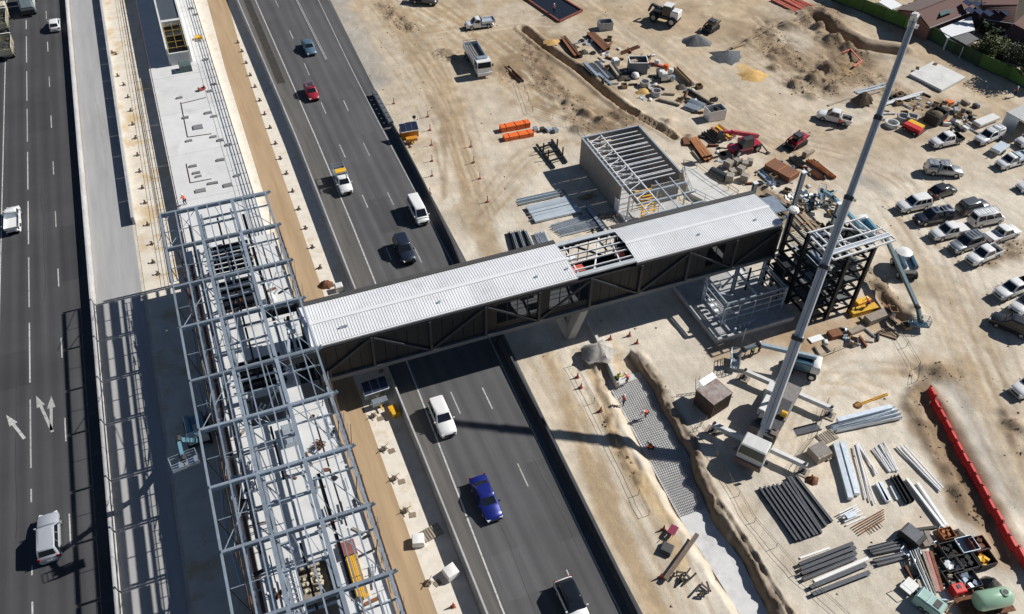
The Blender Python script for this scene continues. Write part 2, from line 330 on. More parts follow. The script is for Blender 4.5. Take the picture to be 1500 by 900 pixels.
# tyre tracks along the haul routes, in pairs
_tr = random.Random(77)
ROUTES = [[(580,0),(640,110),(690,240),(735,380)],[(540,20),(620,130),(668,250),(700,330)],[(600,0),(700,60),(800,140),(900,180)],[(640,0),(760,90),(830,190)],[(850,0),(950,70),(1060,150),(1160,220),(1230,290)],[(900,20),(1040,130),(1180,200),(1300,190),(1420,150)],[(860,60),(990,140),(1130,230)],
  [(1160,200),(1270,230),(1360,290),(1420,420),(1480,560)],[(1230,240),(1300,320),(1360,430),(1430,560),(1480,680),(1520,780)],[(1290,230),(1400,280),(1500,330)],[(1390,400),(1420,520),(1470,640),(1520,740)],[(1300,540),(1230,540),(1180,590),(1140,700),(1100,800)],[(1330,600),(1260,560),(1190,560)],[(820,520),(880,640),(960,800),(1010,900)],[(800,530),(850,620),(930,770),(1000,900)],[(700,330),(780,240),(840,210)],[(1080,60),(1200,130),(1330,160)],[(1100,20),(1180,80),(1260,130)],[(620,60),(780,40),(900,60)]]
for rt in ROUTES:
    for _ in range(5):
        ox, oy = _tr.uniform(-26,26), _tr.uniform(-10,10); pts = [(a+ox+_tr.uniform(-8,8), b+oy+_tr.uniform(-4,4)) for a, b in rt]
        c = _tr.choice([TAN,TAN,BROWN,SAND,CREAM]); a_ = _tr.uniform(.18,.42)
        P_ = W(pts); Q_ = []
        for k in range(len(P_)-1):
            for j in range(5): t = j/5; q0, q1 = P_[max(k-1,0)], P_[min(k+2,len(P_)-1)]; Q_.append(tuple(.5*((2*P_[k][i])+(P_[k+1][i]-q0[i])*t+(2*q0[i]-5*P_[k][i]+4*P_[k+1][i]-q1[i])*t*t+(-q0[i]+3*P_[k][i]-3*P_[k+1][i]+q1[i])*t**3) for i in (0,1)))
        Q_.append(P_[-1]); hw = .26; bx = [q[0] for q in Q_]; by = [q[1] for q in Q_]; d = np.full(GX.shape, 99.0); i0, i1 = np.searchsorted(xs, [min(bx)-2, max(bx)+2]); j0, j1 = np.searchsorted(ys, [min(by)-2, max(by)+2]); d[j0:j1,i0:i1] = pdist(GX[j0:j1,i0:i1], GY[j0:j1,i0:i1], Q_); bk = sstep(.38, .5, patch if _ % 2 else fine)
        m_ = a_*(1-sstep(hw*.5, hw*1.5, np.abs(d-.85)+(fine-.5)*.25))*bk; blend(m_, c); GZ -= np.where(inside > 0, m_*.05, 0)
rough = np.zeros_like(GX)
for pts, hw in (([(835,150),(870,175),(905,175)],3.2),([(800,120),(850,160)],3.0),([(1190,20),(1235,70),(1225,110),(1180,125)],4.5),([(1120,40),(1150,90)],4.0),([(770,60),(800,110)],2.0),([(1130,290),(1190,360)],2.2),([(1270,400),(1310,450)],1.6),([(1340,575),(1375,650),(1430,760)],1.6),([(1330,545),(1395,545)],1.4),([(1280,120),(1330,150),(1400,160)],3.0),([(1440,380),(1490,365)],2.0),([(1480,610),(1500,660)],1.8),([(870,520),(900,640),(935,700)],.9),([(650,80),(740,110)],2.5),([(560,10),(600,40)],2)):
    rough = np.maximum(rough, 1-sstep(hw*.5, hw*1.2, pdist(GX, GY, W(pts))+(patch-.5)*hw*1.2))
rn = fbm(GX, GY, 1.3, 4, 61); GZ += np.where(inside > 0, rough*((rn-.5)*.95), 0); blend(rough*sstep(.5, .64, rn)*.45, DBR); blend(rough*sstep(.5, .36, rn)*.0, PALE); blend(rough*.35, BROWN)
GC *= (.84+.32*patch)[..., None]
GC *= (1 + .25*(fbm(GX, GY, 1.0, 3, 41)-.5))[..., None]
ny, nx = GX.shape; idx = np.arange(nx*ny).reshape(ny, nx)
fc = np.stack([idx[:-1,:-1], idx[:-1,1:], idx[1:,1:], idx[1:,:-1]], -1).reshape(-1, 4)
me = bpy.data.meshes.new('ground'); me.vertices.add(nx*ny); me.vertices.foreach_set('co', np.stack([GX, GY, GZ], -1).ravel())
me.loops.add(fc.size); me.loops.foreach_set('vertex_index', fc.ravel()); me.polygons.add(len(fc)); me.polygons.foreach_set('loop_start', np.arange(len(fc))*4)
me.polygons.foreach_set('use_smooth', np.ones(len(fc), bool))
me.update(calc_edges=True)
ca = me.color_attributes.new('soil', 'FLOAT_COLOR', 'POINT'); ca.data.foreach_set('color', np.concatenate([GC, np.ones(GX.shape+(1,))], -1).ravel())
def soil_material():
    m = bpy.data.materials.new('site_soil'); m.use_nodes = True; nt = m.node_tree; N = nt.nodes; L = nt.links.new
    b = N['Principled BSDF']; b.inputs['Roughness'].default_value = .95; b.inputs['Specular IOR Level'].default_value = .15
    at = N.new('ShaderNodeAttribute'); at.attribute_name = 'soil'; tc = N.new('ShaderNodeTexCoord')
    def noise(sc, det, ro=.65, vec=None):
        n = N.new('ShaderNodeTexNoise'); n.inputs['Scale'].default_value = sc; n.inputs['Detail'].default_value = det; n.inputs['Roughness'].default_value = ro; L(vec or tc.outputs['Object'], n.inputs['Vector']); return n.outputs['Fac']
    def rng(v, a, b_, c, d):
        r = N.new('ShaderNodeMapRange'); r.inputs[1].default_value = a; r.inputs[2].default_value = b_; r.inputs[3].default_value = c; r.inputs[4].default_value = d; L(v, r.inputs[0]); return r.outputs[0]
    def mul(a, b_):
        x = N.new('ShaderNodeMath'); x.operation = 'MULTIPLY'; L(a, x.inputs[0]); L(b_, x.inputs[1]); return x.outputs[0]
    mp = N.new('ShaderNodeMapping'); mp.inputs['Rotation'].default_value = (0,0,.5); mp.inputs['Scale'].default_value = (1.2,.16,1); L(tc.outputs['Object'], mp.inputs[0])
    v = mul(rng(noise(.35, 8), .3, .7, .86, 1.12), rng(noise(3.0, 6, .75), .3, .7, .9, 1.08))
    v = mul(v, rng(noise(1.1, 4, .6, mp.outputs[0]), .3, .7, .93, 1.06))
    sp = rng(noise(6.0, 2, .5), .64, .70, 1.0, .68); v = mul(v, sp); v = mul(v, rng(noise(11.0, 2, .5), .66, .71, 1.0, 1.22)); v = mul(v, rng(noise(18.0, 2, .6), .3, .7, .92, 1.07))
    vm = N.new('ShaderNodeVectorMath'); vm.operation = 'SCALE'; L(at.outputs['Color'], vm.inputs[0]); L(v, vm.inputs['Scale']); L(vm.outputs[0], b.inputs['Base Color'])
    bp = N.new('ShaderNodeBump'); bp.inputs['Strength'].default_value = .55; bp.inputs['Distance'].default_value = .12; L(noise(2.2, 8, .7), bp.inputs['Height']); L(bp.outputs[0], b.inputs['Normal'])
    return m
SOIL = soil_material(); me.materials.append(SOIL)
go = bpy.data.objects.new('ground', me); col.objects.link(go); go['kind'] = 'structure'
def hz(x, y):
    i = int(np.clip(np.searchsorted(xs, x)-1, 0, nx-1)); j = int(np.clip(np.searchsorted(ys, y)-1, 0, ny-1)); return float(GZ[j, i])

# ---------------------------------------------------------------- roads
def asphalt(name, base, lanes):
    m = bpy.data.materials.new(name); m.use_nodes = True; nt = m.node_tree; N = nt.nodes; L = nt.links.new
    b = N['Principled BSDF']; b.inputs['Roughness'].default_value = .85; b.inputs['Specular IOR Level'].default_value = .25
    tc = N.new('ShaderNodeTexCoord')
    def noise(sc, det, st=(1,1,1)):
        mp = N.new('ShaderNodeMapping'); mp.inputs['Scale'].default_value = st; L(tc.outputs['Object'], mp.inputs[0])
        n = N.new('ShaderNodeTexNoise'); n.inputs['Scale'].default_value = sc; n.inputs['Detail'].default_value = det; n.inputs['Roughness'].default_value = .6; L(mp.outputs[0], n.inputs['Vector']); return n.outputs['Fac']
    def rng(v, a, b_, c, d):
        r = N.new('ShaderNodeMapRange'); r.inputs[1].default_value = a; r.inputs[2].default_value = b_; r.inputs[3].default_value = c; r.inputs[4].default_value = d; L(v, r.inputs[0]); return r.outputs[0]
    def op(o, a, b_):
        x = N.new('ShaderNodeMath'); x.operation = o
        for i, q in enumerate((a, b_)):
            if isinstance(q, float): x.inputs[i].default_value = q
            else: L(q, x.inputs[i])
        return x.outputs[0]
    sx = N.new('ShaderNodeSeparateXYZ'); L(tc.outputs['Object'], sx.inputs[0])
    # polished wheel paths: two per lane, running along the road
    ph = op('MULTIPLY', op('SUBTRACT', sx.outputs['X'], float(lanes[0])), 2*PI*2/lanes[1])
    wheel = rng(op('COSINE', ph, 0.0), -1, 1, .90, 1.12)
    v = op('MULTIPLY', wheel, rng(noise(.55, 5, (1.6,.03,1)), .3, .7, .84, 1.14)); v = op('MULTIPLY', v, rng(noise(.10, 8), .3, .7, .84, 1.14)); v = op('MULTIPLY', v, rng(noise(9, 3), .3, .7, .88, 1.1))
    cc = N.new('ShaderNodeCombineXYZ')
    for i in range(3): cc.inputs[i].default_value = base[i]
    vm = N.new('ShaderNodeVectorMath'); vm.operation = 'SCALE'; L(cc.outputs[0], vm.inputs[0]); L(v, vm.inputs['Scale']); L(vm.outputs[0], b.inputs['Base Color'])
    return m
ASPL = asphalt('worn_asphalt_west', (.066,.066,.070), (-26.0, 3.5)); ASPR = asphalt('asphalt_east', (.099,.099,.102), (19.0, 3.5))
LINE = mat('white_line_paint', (.47,.47,.45), .7, var=.3, scale=6, c2=(.17,.17,.16), c2t=.58, rnd=.12)
def strip(name, xl, xr, z, m, parent=None, kind=True):
    """ribbon between two polylines given as lists of (x, y) with the same y values"""
    mb = MB(); n = len(xl); mb.add([(p[0], p[1], z) for p in xl]+[(p[0], p[1], z) for p in xr], [(k, n+k, n+k+1, k+1) for k in range(n-1)])
    if parent: return part(parent, name, mb, m)
    return struct(name, mb, m)
Y0, Y1 = -60, 420
road_w = strip('west_road', [(-31.0,Y0),(-31.0,Y1)], [(-18.9,Y0),(-18.9,Y1)], .004, ASPL)
EY = [Y0,35,55,69,83,96,119,141,171,300]
EL = [14.2,14.8,15.3,15.6,15.8,16.0,16.1,16.0,15.8,15.2]; ER = [24.6,25.1,25.7,26.2,26.5,26.6,26.6,26.8,27.5,29.5]
def lerp(y, ys_, v): return float(np.interp(y, ys_, v))
MEDX = lambda y: lerp(y, EY, [12.5,13.1,13.05,12.95,12.85,12.9,13.0,12.7,12.3,11])
road_e = strip('east_road', [(MEDX(y), y) for y in EY], [(lerp(y, EY, ER)+(1.9 if y < 125 else 2.2), y) for y in EY], .004, ASPR)
def ribbon(parent, name, fx, y0, y1, wd, m=LINE, z=.010):
    n = max(1, int((y1-y0)/6)); mb = MB(); yy = [y0+(y1-y0)*k/n for k in range(n+1)]
    mb.add([(fx(y)-wd/2, y, z) for y in yy]+[(fx(y)+wd/2, y, z) for y in yy], [(k, n+1+k, n+2+k, k+1) for k in range(n)]); return part(parent, name, mb, m)
ribbon(road_w, 'edge_line', lambda y: -29.45, Y0, Y1, .15)
ribbon(road_e, 'edge_line', lambda y: lerp(y, EY, EL), Y0, 300, .17)
ribbon(road_e, 'edge_line', lambda y: lerp(y, EY, ER), Y0, 300, .15)
def dash_px(parent, lst, fx, wd):
    for a, b in lst:
        y0, y1 = sorted((G(*a).y, G(*b).y)); ribbon(parent, 'lane_line', fx, y0, y1, wd)
L1X, L2X = (lambda y: -26.0), (lambda y: -22.45)
dash_px(road_w, [((37,30),(37,43)),((37,54),(38,92)),((38,105),(39,148)),((39,160),(39,208)),((40,223),(41,278)),((41,295),(42,358)),((43,377),(44,450)),((44,473),(46,560)),((47,585),(48,685)),((49,715),(49,735)),((50,828),(50,842)),((53,880),(53,905)),((36,3),(36,20))], L1X, .16)
dash_px(road_w, [((65,17),(66,29)),((67,62),(68,76)),((69,113),(70,128)),((72,170),(73,188)),((76,237),(78,256)),((80,310),(82,333)),((84,394),(86,420)),((90,495),(92,524)),((96,612),(99,646)),((104,752),(108,796)),((63,-20),(64,-8))], L2X, .14)
D1X = lambda y: lerp(y, [30,60,90,120,150,180], [18.6,18.95,19.05,19.15,19.5,19.4]); D2X = lambda y: lerp(y, [30,60,90,120,150,180], [22.0,22.6,22.7,22.75,23.3,23.6])
dash_px(road_e, [((402,0),(408,11)),((424,45),(430,57)),((446,93),(455,110)),((472,150),(481,166)),((501,211),(510,230)),((534,285),(545,303)),((570,362),(580,380)),((661,574),(675,606))], D1X, .13)
dash_px(road_e, [((506,147),(515,162)),((537,209),(547,227)),((573,281),(583,299)),((611,362),(622,384)),((707,568),(722,599)),((756,680),(773,713)),((827,836),(836,855))], D2X, .13)
for o_ in (-.12, .12): ribbon(road_e, 'double_line', (lambda y, o_=o_: 23.45+o_), 143.5, 240, .11)
# painted merge arrows on the west road: shaft and head in one sheet
def arrow(tail, tip, wd=.16, hw=.45, hl=1.9):
    a, b = G(*tail), G(*tip); t = (b-a).normalized(); r = Vector((t.y,-t.x,0)); c = b-t*hl
    mb = MB().sheet([p[:2] for p in (a-r*wd, a+r*wd, c+r*wd, c+r*hw, b, c-r*hw, c-r*wd)], .011); part(road_w, 'painted_arrow', mb, LINE)
arrow((36,643), (9,608)); arrow((77,633), (53,580)); arrow((75,631), (75,580))
# tar patch and darker resurfaced shoulder on the east road, oil spots
def seal(parent, fx, y0, y1, m, seed):
    rr = random.Random(seed); n = int((y1-y0)/2.5); mb = MB(); x = 0; pts = []
    for k in range(n+1): x += rr.uniform(-.22,.22)*(1 if abs(x) < .5 else -.3*x); pts.append((fx(y0+k*2.5)+x, y0+k*2.5))
    mb.add([(a-.018, b, .0085) for a, b in pts]+[(a+.018, b, .0085) for a, b in pts], [(k, n+1+k, n+2+k, k+1) for k in range(n)]); part(parent, 'crack_seal', mb, mat('bitumen_seal',(.028,.027,.027),.6,rnd=0))
for k, (x, a, b) in enumerate(((-27.6,60,84),(-24.1,95,122),(-20.6,40,60))): seal(road_w, lambda y, x=x: x, a, b, None, k)
for k, (x, a, b) in enumerate(((17.4,34,46),(24.3,38,52),(21.0,92,112),(17.6,104,128))): seal(road_e, lambda y, x=x: x, a, b, None, 20+k)
for k, (p, x, y, a, b) in enumerate(((road_w,-24.2,141,3.2,9),(road_w,-27.7,84,3.2,6),(road_w,-20.8,104,2.6,12),(road_e,20.8,97,3.2,8),(road_e,24.4,45,3.2,10),(road_e,17.3,38.5,3.2,5),(road_e,24.5,125,3.0,14))):
    part(p, 'patch', MB().sheet([(x-a/2,y-b/2),(x+a/2,y-b/2),(x+a/2,y+b/2),(x-a/2,y+b/2)], .0052+.0002*k), asphalt('patched_asphalt_%d' % k, [c*random.Random(k).choice([.84,.9,1.12]) for c in ((.066,.066,.070) if p is road_w else (.099,.099,.102))], (x,3.5)))
PATCH = mat('dark_tar_patch', (.042,.038,.033), .9, var=.25, scale=1.2, rnd=0)
strip('tar_patch', [(13.6,138),(13.6,180)], [(15.0,138),(14.8,180)], .008, PATCH, road_e); SHO = mat('dusty_shoulder', (.105,.10,.094), .9, var=.25, scale=.9, stretch=(2,.1,1), rnd=0)
strip('dusty_shoulder', [(MEDX(y)+.25, y) for y in EY], [(lerp(y, EY, EL)-.2, y) for y in EY], .0065, SHO, road_e)
# ---------------------------------------------------------------- barriers and walls beside the roads
FPROF = [(-.30,0),(-.30,.08),(-.16,.3),(-.10,.95),(.10,.95),(.16,.3),(.30,.08),(.30,0)]
def barrier(name, label, fx, y0, y1, seg, m, hs=1.0, ws=1.0, cat='barrier', rail=None):
    T = thing(name, label, cat, (fx((y0+y1)/2), (y0+y1)/2, 0)); y = y0
    while y < y1-.1:
        e = min(y+seg, y1); n = 3; g = .003
        path = [(fx(y+g+(e-y-2*g)*k/n), y+g+(e-y-2*g)*k/n) for k in range(n+1)]
        part(T, 'segment', MB().extr([(u*ws, z*hs) for u, z in FPROF], path), m, world=True); y = e
    return T
barrier('concrete_barrier', 'long concrete safety barrier between the west road and the bare concrete strip', lambda y: -18.55, 20, 215, 6, CONCB, 1.15)
barrier('concrete_barrier', 'pale concrete median barrier between the sandy rail corridor and the east road', lambda y: MEDX(y), 20, 215, 6, CONCB, 1.55, .9)
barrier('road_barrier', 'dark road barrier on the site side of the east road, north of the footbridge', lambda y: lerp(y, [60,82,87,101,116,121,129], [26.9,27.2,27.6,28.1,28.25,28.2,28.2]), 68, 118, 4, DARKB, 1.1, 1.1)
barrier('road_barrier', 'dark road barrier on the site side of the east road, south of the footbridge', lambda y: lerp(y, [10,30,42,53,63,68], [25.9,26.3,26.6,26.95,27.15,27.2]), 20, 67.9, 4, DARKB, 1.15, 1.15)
# end cushion: narrow frame of cells at the northern end of the dark barrier
T = thing('crash_cushion', 'grey slatted crash cushion at the northern end of the dark barrier', 'crash cushion', (28.2,124,0))
for k in range(7): part(T, 'cell', MB().box((28.2,119.2+k*1.5,.5), (.7,1.35,.8)), mat('cushion_grey',(.10,.11,.12),.6), world=True)
part(T, 'rail', MB().box((27.82,123.7,.7),(.04,10.5,.3)).box((28.58,123.7,.7),(.04,10.5,.3)), GALV, world=True)
# retaining upstand beside the concrete strip, ends abruptly
T = thing('retaining_wall', 'low retaining wall between the bare concrete strip and the sandy track bed', 'wall', (-12.4,150,0))
y = 107.0
while y < 214: part(T, 'panel', MB().box((-12.3,y+3,.65),(.35,5.96,1.3)), CONCB, world=True); y += 6
struct('concrete_path', MB().add([(-18.1,Y0,.006),(-12.6,Y0,.006),(-12.6,Y1,.006),(-18.1,Y1,.006)], [(0,1,2,3)]), CONCG)
SANDO = mat('orange_track_sand', (.42,.30,.18), .95, var=.14, scale=.7, c2=(.37,.25,.14), c2t=.6, stretch=(1.5,.1,1), rnd=0, bump=.3, bscale=4)
SANDP = mat('pale_track_sand', (.72,.66,.565), .95, var=.1, scale=1.0, c2=(.62,.52,.39), c2t=.60, rnd=0, bump=.3, bscale=4)
SANDY = mat('ochre_blotched_sand', (.67,.61,.515), .95, var=.12, scale=.5, c2=(.57,.44,.27), c2t=.57, rnd=0, bump=.3, bscale=4)
strip('track_bed', [(5.4,Y0),(5.4,80),(5.7,100),(5.9,124),(6.1,146),(6.9,175),(7.5,300)], [(9.0,Y0),(9.0,80),(9.2,100),(9.2,124),(9.5,146),(10.7,175),(12,300)], .012, SANDO)
strip('sand_strip', [(4.2,Y0),(4.2,80),(4.2,100),(4.2,124),(4.2,146),(4.2,175),(4.2,300)], [(12.6,Y0),(12.7,80),(12.7,100),(12.8,124),(12.5,146),(12.1,175),(11,300)], .004, SANDP)
strip('sand_strip', [(-12.2,Y0),(-12.2,300)], [(-6.0,Y0),(-6.0,300)], .008, SANDY)
# ---------------------------------------------------------------- station: low platform slab, raised deck, roof frame
T = thing('platform_slab', 'long pale concrete platform slab between the tracks, north of the steel frame', 'platform', (-.9,110,0))
SLABM = mat('new_slab_concrete', (.64,.64,.63), .8, var=.06, scale=.5, c2=(.56,.555,.54), c2t=.62, rnd=.02)
y = 24.0
while y < 215: part(T, 'slab', MB().box((-.9,y+6,.75),(10.6,11.97,1.3)), SLABM, world=True); y += 12
FENM_ = mat('dark_fence_steel', (.10,.07,.06), .7, var=.3, scale=3)
T = thing('station_building', 'blue grey steel station roof frame over a raised concrete deck', 'station frame', (-1.2,60,0))
XC = [-6.3,-3.4,-2.1,.9,1.5,5.0]; YC = [26,43.4,60.2,64.4,65.0,69.7,78.0,83.6,84.1,90.3,90.8]
voids = [(-3.4,1.5,84.1,90.3),(-3.4,.9,78.0,83.6),(-3.4,1.5,65.0,69.7),(-3.4,.9,60.2,64.4),(-2.1,.9,26,43.4)]
for i in range(len(YC)-1):
    run = None
    def _dk(a, b, cy): part(T, 'deck_slab', MB().box(((a+b)/2,cy,5.9),(b-a,YC[i+1]-YC[i]-.012,.4)), SLABM, world=True)
    for j in range(len(XC)-1):
        cx, cy = (XC[j]+XC[j+1])/2, (YC[i]+YC[i+1])/2
        if any(a < cx < b and c < cy < d for a, b, c, d in voids):
            if run is not None: _dk(run, XC[j], cy); run = None
        elif run is None: run = XC[j]
    if run is not None: _dk(run, XC[-1], cy)
for x in (-6.1, 4.8):  # hidden walls added under the deck to stop sun leaking into its shadow
    for k in range(10): part(T, 'sun_block_wall', MB().box((x,29+k*6.5,3.55),(.16,6.46,4.28)), DCLAD, world=True)
BY = [92.0,85.2,78.3,71.6,63.7,57.2,50.3,43.5,36.6,29.7]; ZF = 11.5
for y in BY:
    part(T, 'cross_beam', MB().ibar((-7.5,y,ZF-.1),(5.35,y,ZF-.1),.28,.5,.05), GALV, world=True)
    part(T, 'beam_tip', MB().ibar((5.36,y,ZF-.1),(5.75,y,ZF+.12),.22,.3,.04), GALV, world=True)
    for x in (-3.3,1.0):
        part(T, 'column', MB().ibar((x,y+.35,6.1 if y < 91 else 1.4),(x,y+.35,ZF-.36),.3,.3,.04), GALV, world=True)
        if y < 91: part(T, 'lower_column', MB().box((x,y+.35,3.5),(.5,.5,4.2)), CONCB, world=True)
    part(T, 'tie_beam', MB().ibar((-3.14,y+.35,9.3),(.84,y+.35,9.3),.16,.26,.03), GALV, world=True)
for x, wd, dp in ((-7.5,.2,.26),(-5.7,.14,.26),(-4.3,.12,.22),(-3.3,.34,.5),(-2.0,.12,.22),(-.5,.14,.26),(1.0,.38,.55),(2.3,.12,.24),(3.7,.12,.24),(5.1,.2,.26)):
    for a, b in zip(BY[:-1], BY[1:]):
        part(T, 'roof_purlin', MB().ibar((x,a-.16,ZF+.05),(x,b+.16,ZF+.05),wd,dp,.03), GALV, world=True)
for k, (a, b) in enumerate(zip(BY[:-1], BY[1:])):
    s = .2
    part(T, 'roof_brace', MB().tube((1.2,a-s,ZF-.2),(4.9,b+s,ZF-.2),.05,6), GALV, world=True)
    if k % 2 == 0: part(T, 'roof_brace', MB().tube((-7.3,b+s,ZF-.2),(-3.5,a-s,ZF-.2),.04,6), GALV, world=True)
    for x in (-7.3,):
        part(T, 'eave_strut', MB().bar((x,b,ZF-.34),(x+1.3,b,ZF-.34),.12,.05), GALVL, world=True)
for a, b in zip(BY[:-1], BY[1:]):
    for x in (-2.95,.6): part(T, 'ceiling_beam', MB().ibar((x,a-.2,10.3),(x,b+.2,10.3),.22,.36,.03), GALV, world=True)
    part(T, 'roof_strut', MB().bar((-7.3,(a+b)/2,ZF-.2),(-3.5,(a+b)/2,ZF-.2),.07,.07), GALV, world=True)
rr_ = random.Random(31)
for a, b in zip(BY[:-1], BY[1:]):
    m_ = (a+b)/2
    part(T, 'secondary_beam', MB().ibar((-3.1,m_,ZF-.3),(.8,m_,ZF-.3),.14,.24,.03), GALV, world=True); part(T, 'secondary_beam', MB().ibar((1.2,m_+1.2,ZF-.3),(5.0,m_+1.2,ZF-.3),.12,.2,.03), GALV, world=True)
    for x, z, w_ in ((-4.6,9.2,.3),(-1.2,9.4,.22),(1.9,9.1,.34),(3.0,9.3,.16)):
        if rr_.random() < .8: part(T, 'service_tray', MB().box((x,m_,z),(w_,a-b-.3,.1)), rr_.choice([DSTEEL,GALV,DSTEEL]), world=True)
    for k in range(3): x0 = rr_.uniform(-7,4); part(T, 'rod_brace', MB().tube((x0,a-.2,ZF-.3),(x0+rr_.uniform(-2.5,2.5),b+.2,ZF-.3),.035,5), GALV, world=True)
    for x in (-7.4,5.0): part(T, 'edge_stanchion', MB().bar((x,m_,ZF-.1),(x*.86,m_,6.2),.07,.07), DSTEEL, world=True)
    part(T, 'door_frame', MB().bar((-3.3,m_-1,6.1),(-3.3,m_-1,8.6),.1,.1).bar((-3.3,m_+1,6.1),(-3.3,m_+1,8.6),.1,.1).bar((-3.3,m_-1,8.6),(-3.3,m_+1,8.6),.1,.1), DSTEEL, world=True)
for k in range(60):
    y = rr_.uniform(30,90); x = 5.35+rr_.uniform(0,.6); part(T, 'scaffold_tube', MB().tube((x,y,rr_.uniform(2,5)),(x+rr_.uniform(-.2,.4),y+rr_.uniform(-1.2,1.2),rr_.uniform(6.2,8)),.035,5), rr_.choice([FENM_,GALV]), world=True)
for k in range(40):
    y = rr_.uniform(30,88); x = rr_.uniform(-6.9,-5.6); part(T, 'hose', MB().tube((x,y,6.2),(x+rr_.uniform(-.4,.5),y+rr_.uniform(1,3),6.22),.05,5), rr_.choice([BLACK,RUST,GALV]), world=True)
for k in range(26):
    y = rr_.uniform(31,62); x = rr_.choice([rr_.uniform(-5.2,-3.4),rr_.uniform(1.3,4.4)]); a_ = rr_.choice([0,0,1.57])+rr_.uniform(-.15,.15); part(T, 'stacked_stud', MB().box((x,y,6.2+rr_.uniform(0,.2)),(rr_.uniform(1.2,3.0),.12,.1),rz=a_+1.57), rr_.choice([GALVL,DSTEEL,GALV,RUST]), world=True)
for yb in (63.9, 71.4): part(T, 'deep_beam', MB().box((3.1,yb,10.6),(4.0,.3,.9)), DSTEEL, world=True)
# dark escalator trusses and cross bars in the deck voids, stub columns, decking props
for (a, b, c, d), n in zip(voids[:3], (7, 4, 5)):
    for k in range(n):
        y = c+(d-c)*(k+.5)/n
        part(T, 'void_bar', MB().ibar((a-.1,y,6.35),(b+.1,y,6.35),.26,.4,.05), DSTEEL, world=True)
    for x in (a+.15, (a+b)/2, b-.15): part(T, 'void_edge_beam', MB().ibar((x,c,5.3),(x,d,5.3),.2,.4,.04), DSTEEL, world=True)
for k in range(9):
    y = 60.5+.4*k; part(T, 'post', MB().bar((random.uniform(-3.2,.7),y,4.6),(random.uniform(-3.2,.7),y,7.4),.1,.1), GALVL, world=True)
for k in range(14): part(T, 'prop', MB().tube((random.uniform(-3.2,.6),random.uniform(78.3,83.3),1.5),(random.uniform(-3.2,.6),random.uniform(78.3,83.3),5.6),.07,6), RUST, world=True)
part(T, 'landing_floor', MB().box((3.9,66.3,6.16),(2.1,9.0,.1)), DCLAD, world=True)
part(T, 'landing_floor', MB().box((3.2,68.4,6.3),(1.7,2.2,.14)), CONC, world=True)
for x0, y0_, x1, y1_ in ((2.2,64.2,3.4,71.0),(3.4,71.0,3.2,64.4)): part(T, 'landing_beam', MB().ibar((x0,y0_,9.8),(x1,y1_,9.8),.28,.4,.04), GALVL, world=True)
part(T, 'bracket', MB().box((3.35,68.4,10.1),(.8,.5,.2)), WHITE, world=True)
for k in range(12): part(T, 'edge_pipe', MB().tube((5.35,88-k*5.1,6.5),(5.42,88-k*5.1-4.9,6.5),.16,8), mat('white_wrapped_pipe',(.72,.72,.72),.5,var=.2,scale=3), smooth=40, world=True)
for k in range(12): part(T, 'edge_duct', MB().tube((-5.95,88-k*5.1,6.3),(-5.9,88-k*5.1-4.9,6.3),.14,8), mat('wrapped_duct',(.62,.60,.58),.6,var=.35,scale=4), smooth=40, world=True)
for k in range(12): part(T, 'edge_formwork', MB().box((-5.55,85.5-k*5.1,6.16),(.28,4.9,.12)), RUST, world=True)
def fence(name, label, p, q, h, n, m, z=0.0, r=.03, rails=3, group=None, cat='fence'):
    p, q = Vector((*p, z)), Vector((*q, z)); T = thing(name, label, cat, p, group=group)
    for k in range(n+1):
        a = p.lerp(q, k/n); part(T, 'post', MB().tube(a, a+Vector((0,0,h)), r, 5), m, world=True)
    for j in range(rails):
        zz = Vector((0,0,h*(j+1)/rails-.04)); part(T, 'rail', MB().tube(p+zz, q+zz, r*.8, 5), m, world=True)
    return T
FENM = mat('dark_fence_steel', (.10,.07,.06), .7, var=.3, scale=3)
fence('edge_fence', 'thin edge protection rails along the west edge of the platform slab', (-6.0,93), (-5.9,190), 1.1, 36, FENM, 1.4, .045)
fence('edge_fence', 'thin edge protection rails along the east edge of the platform slab', (4.2,93), (4.3,190), 1.1, 36, FENM, 1.4, .06)
fence('edge_fence', 'inner row of thin rails standing on the platform slab near its east edge', (3.0,93), (3.0,190), 1.0, 24, GALV, 1.4, .025, 2)
fence('edge_fence', 'dark scaffold rails hanging off the east edge of the raised deck', (5.75,30), (5.75,91), 1.5, 40, FENM, 5.3, .06, 4)
fence('edge_fence', 'dark scaffold rails along the west edge of the raised deck', (-6.6,30), (-6.6,91), 1.5, 40, FENM, 5.3, .05, 4)
fence('track_fence', 'wire fence along the shaded edge of the western sand strip', (-8.9,92), (-8.5,190), 1.1, 34, FENM, 0, .025, 3)
for k, (y0_, lab) in enumerate(((84,'grey plastic drain pipe lying in the shade left of the frame, northern length'),(62,'grey plastic drain pipe lying in the shade left of the frame, middle length'),(40,'grey plastic drain pipe lying in the shade left of the frame, southern length'))):
    mb = MB()
    for j in range(5): mb.tube((-7.6+.25*math.sin(j*1.3+k),y0_-j*3.2,1.2),(-7.6+.25*math.sin(j*1.3+1.3+k),y0_-j*3.2-3.2,1.2),.14,6)
    solo('drain_pipe', mb, GALV, lab, 'pipe', 'drain pipes beside the frame')
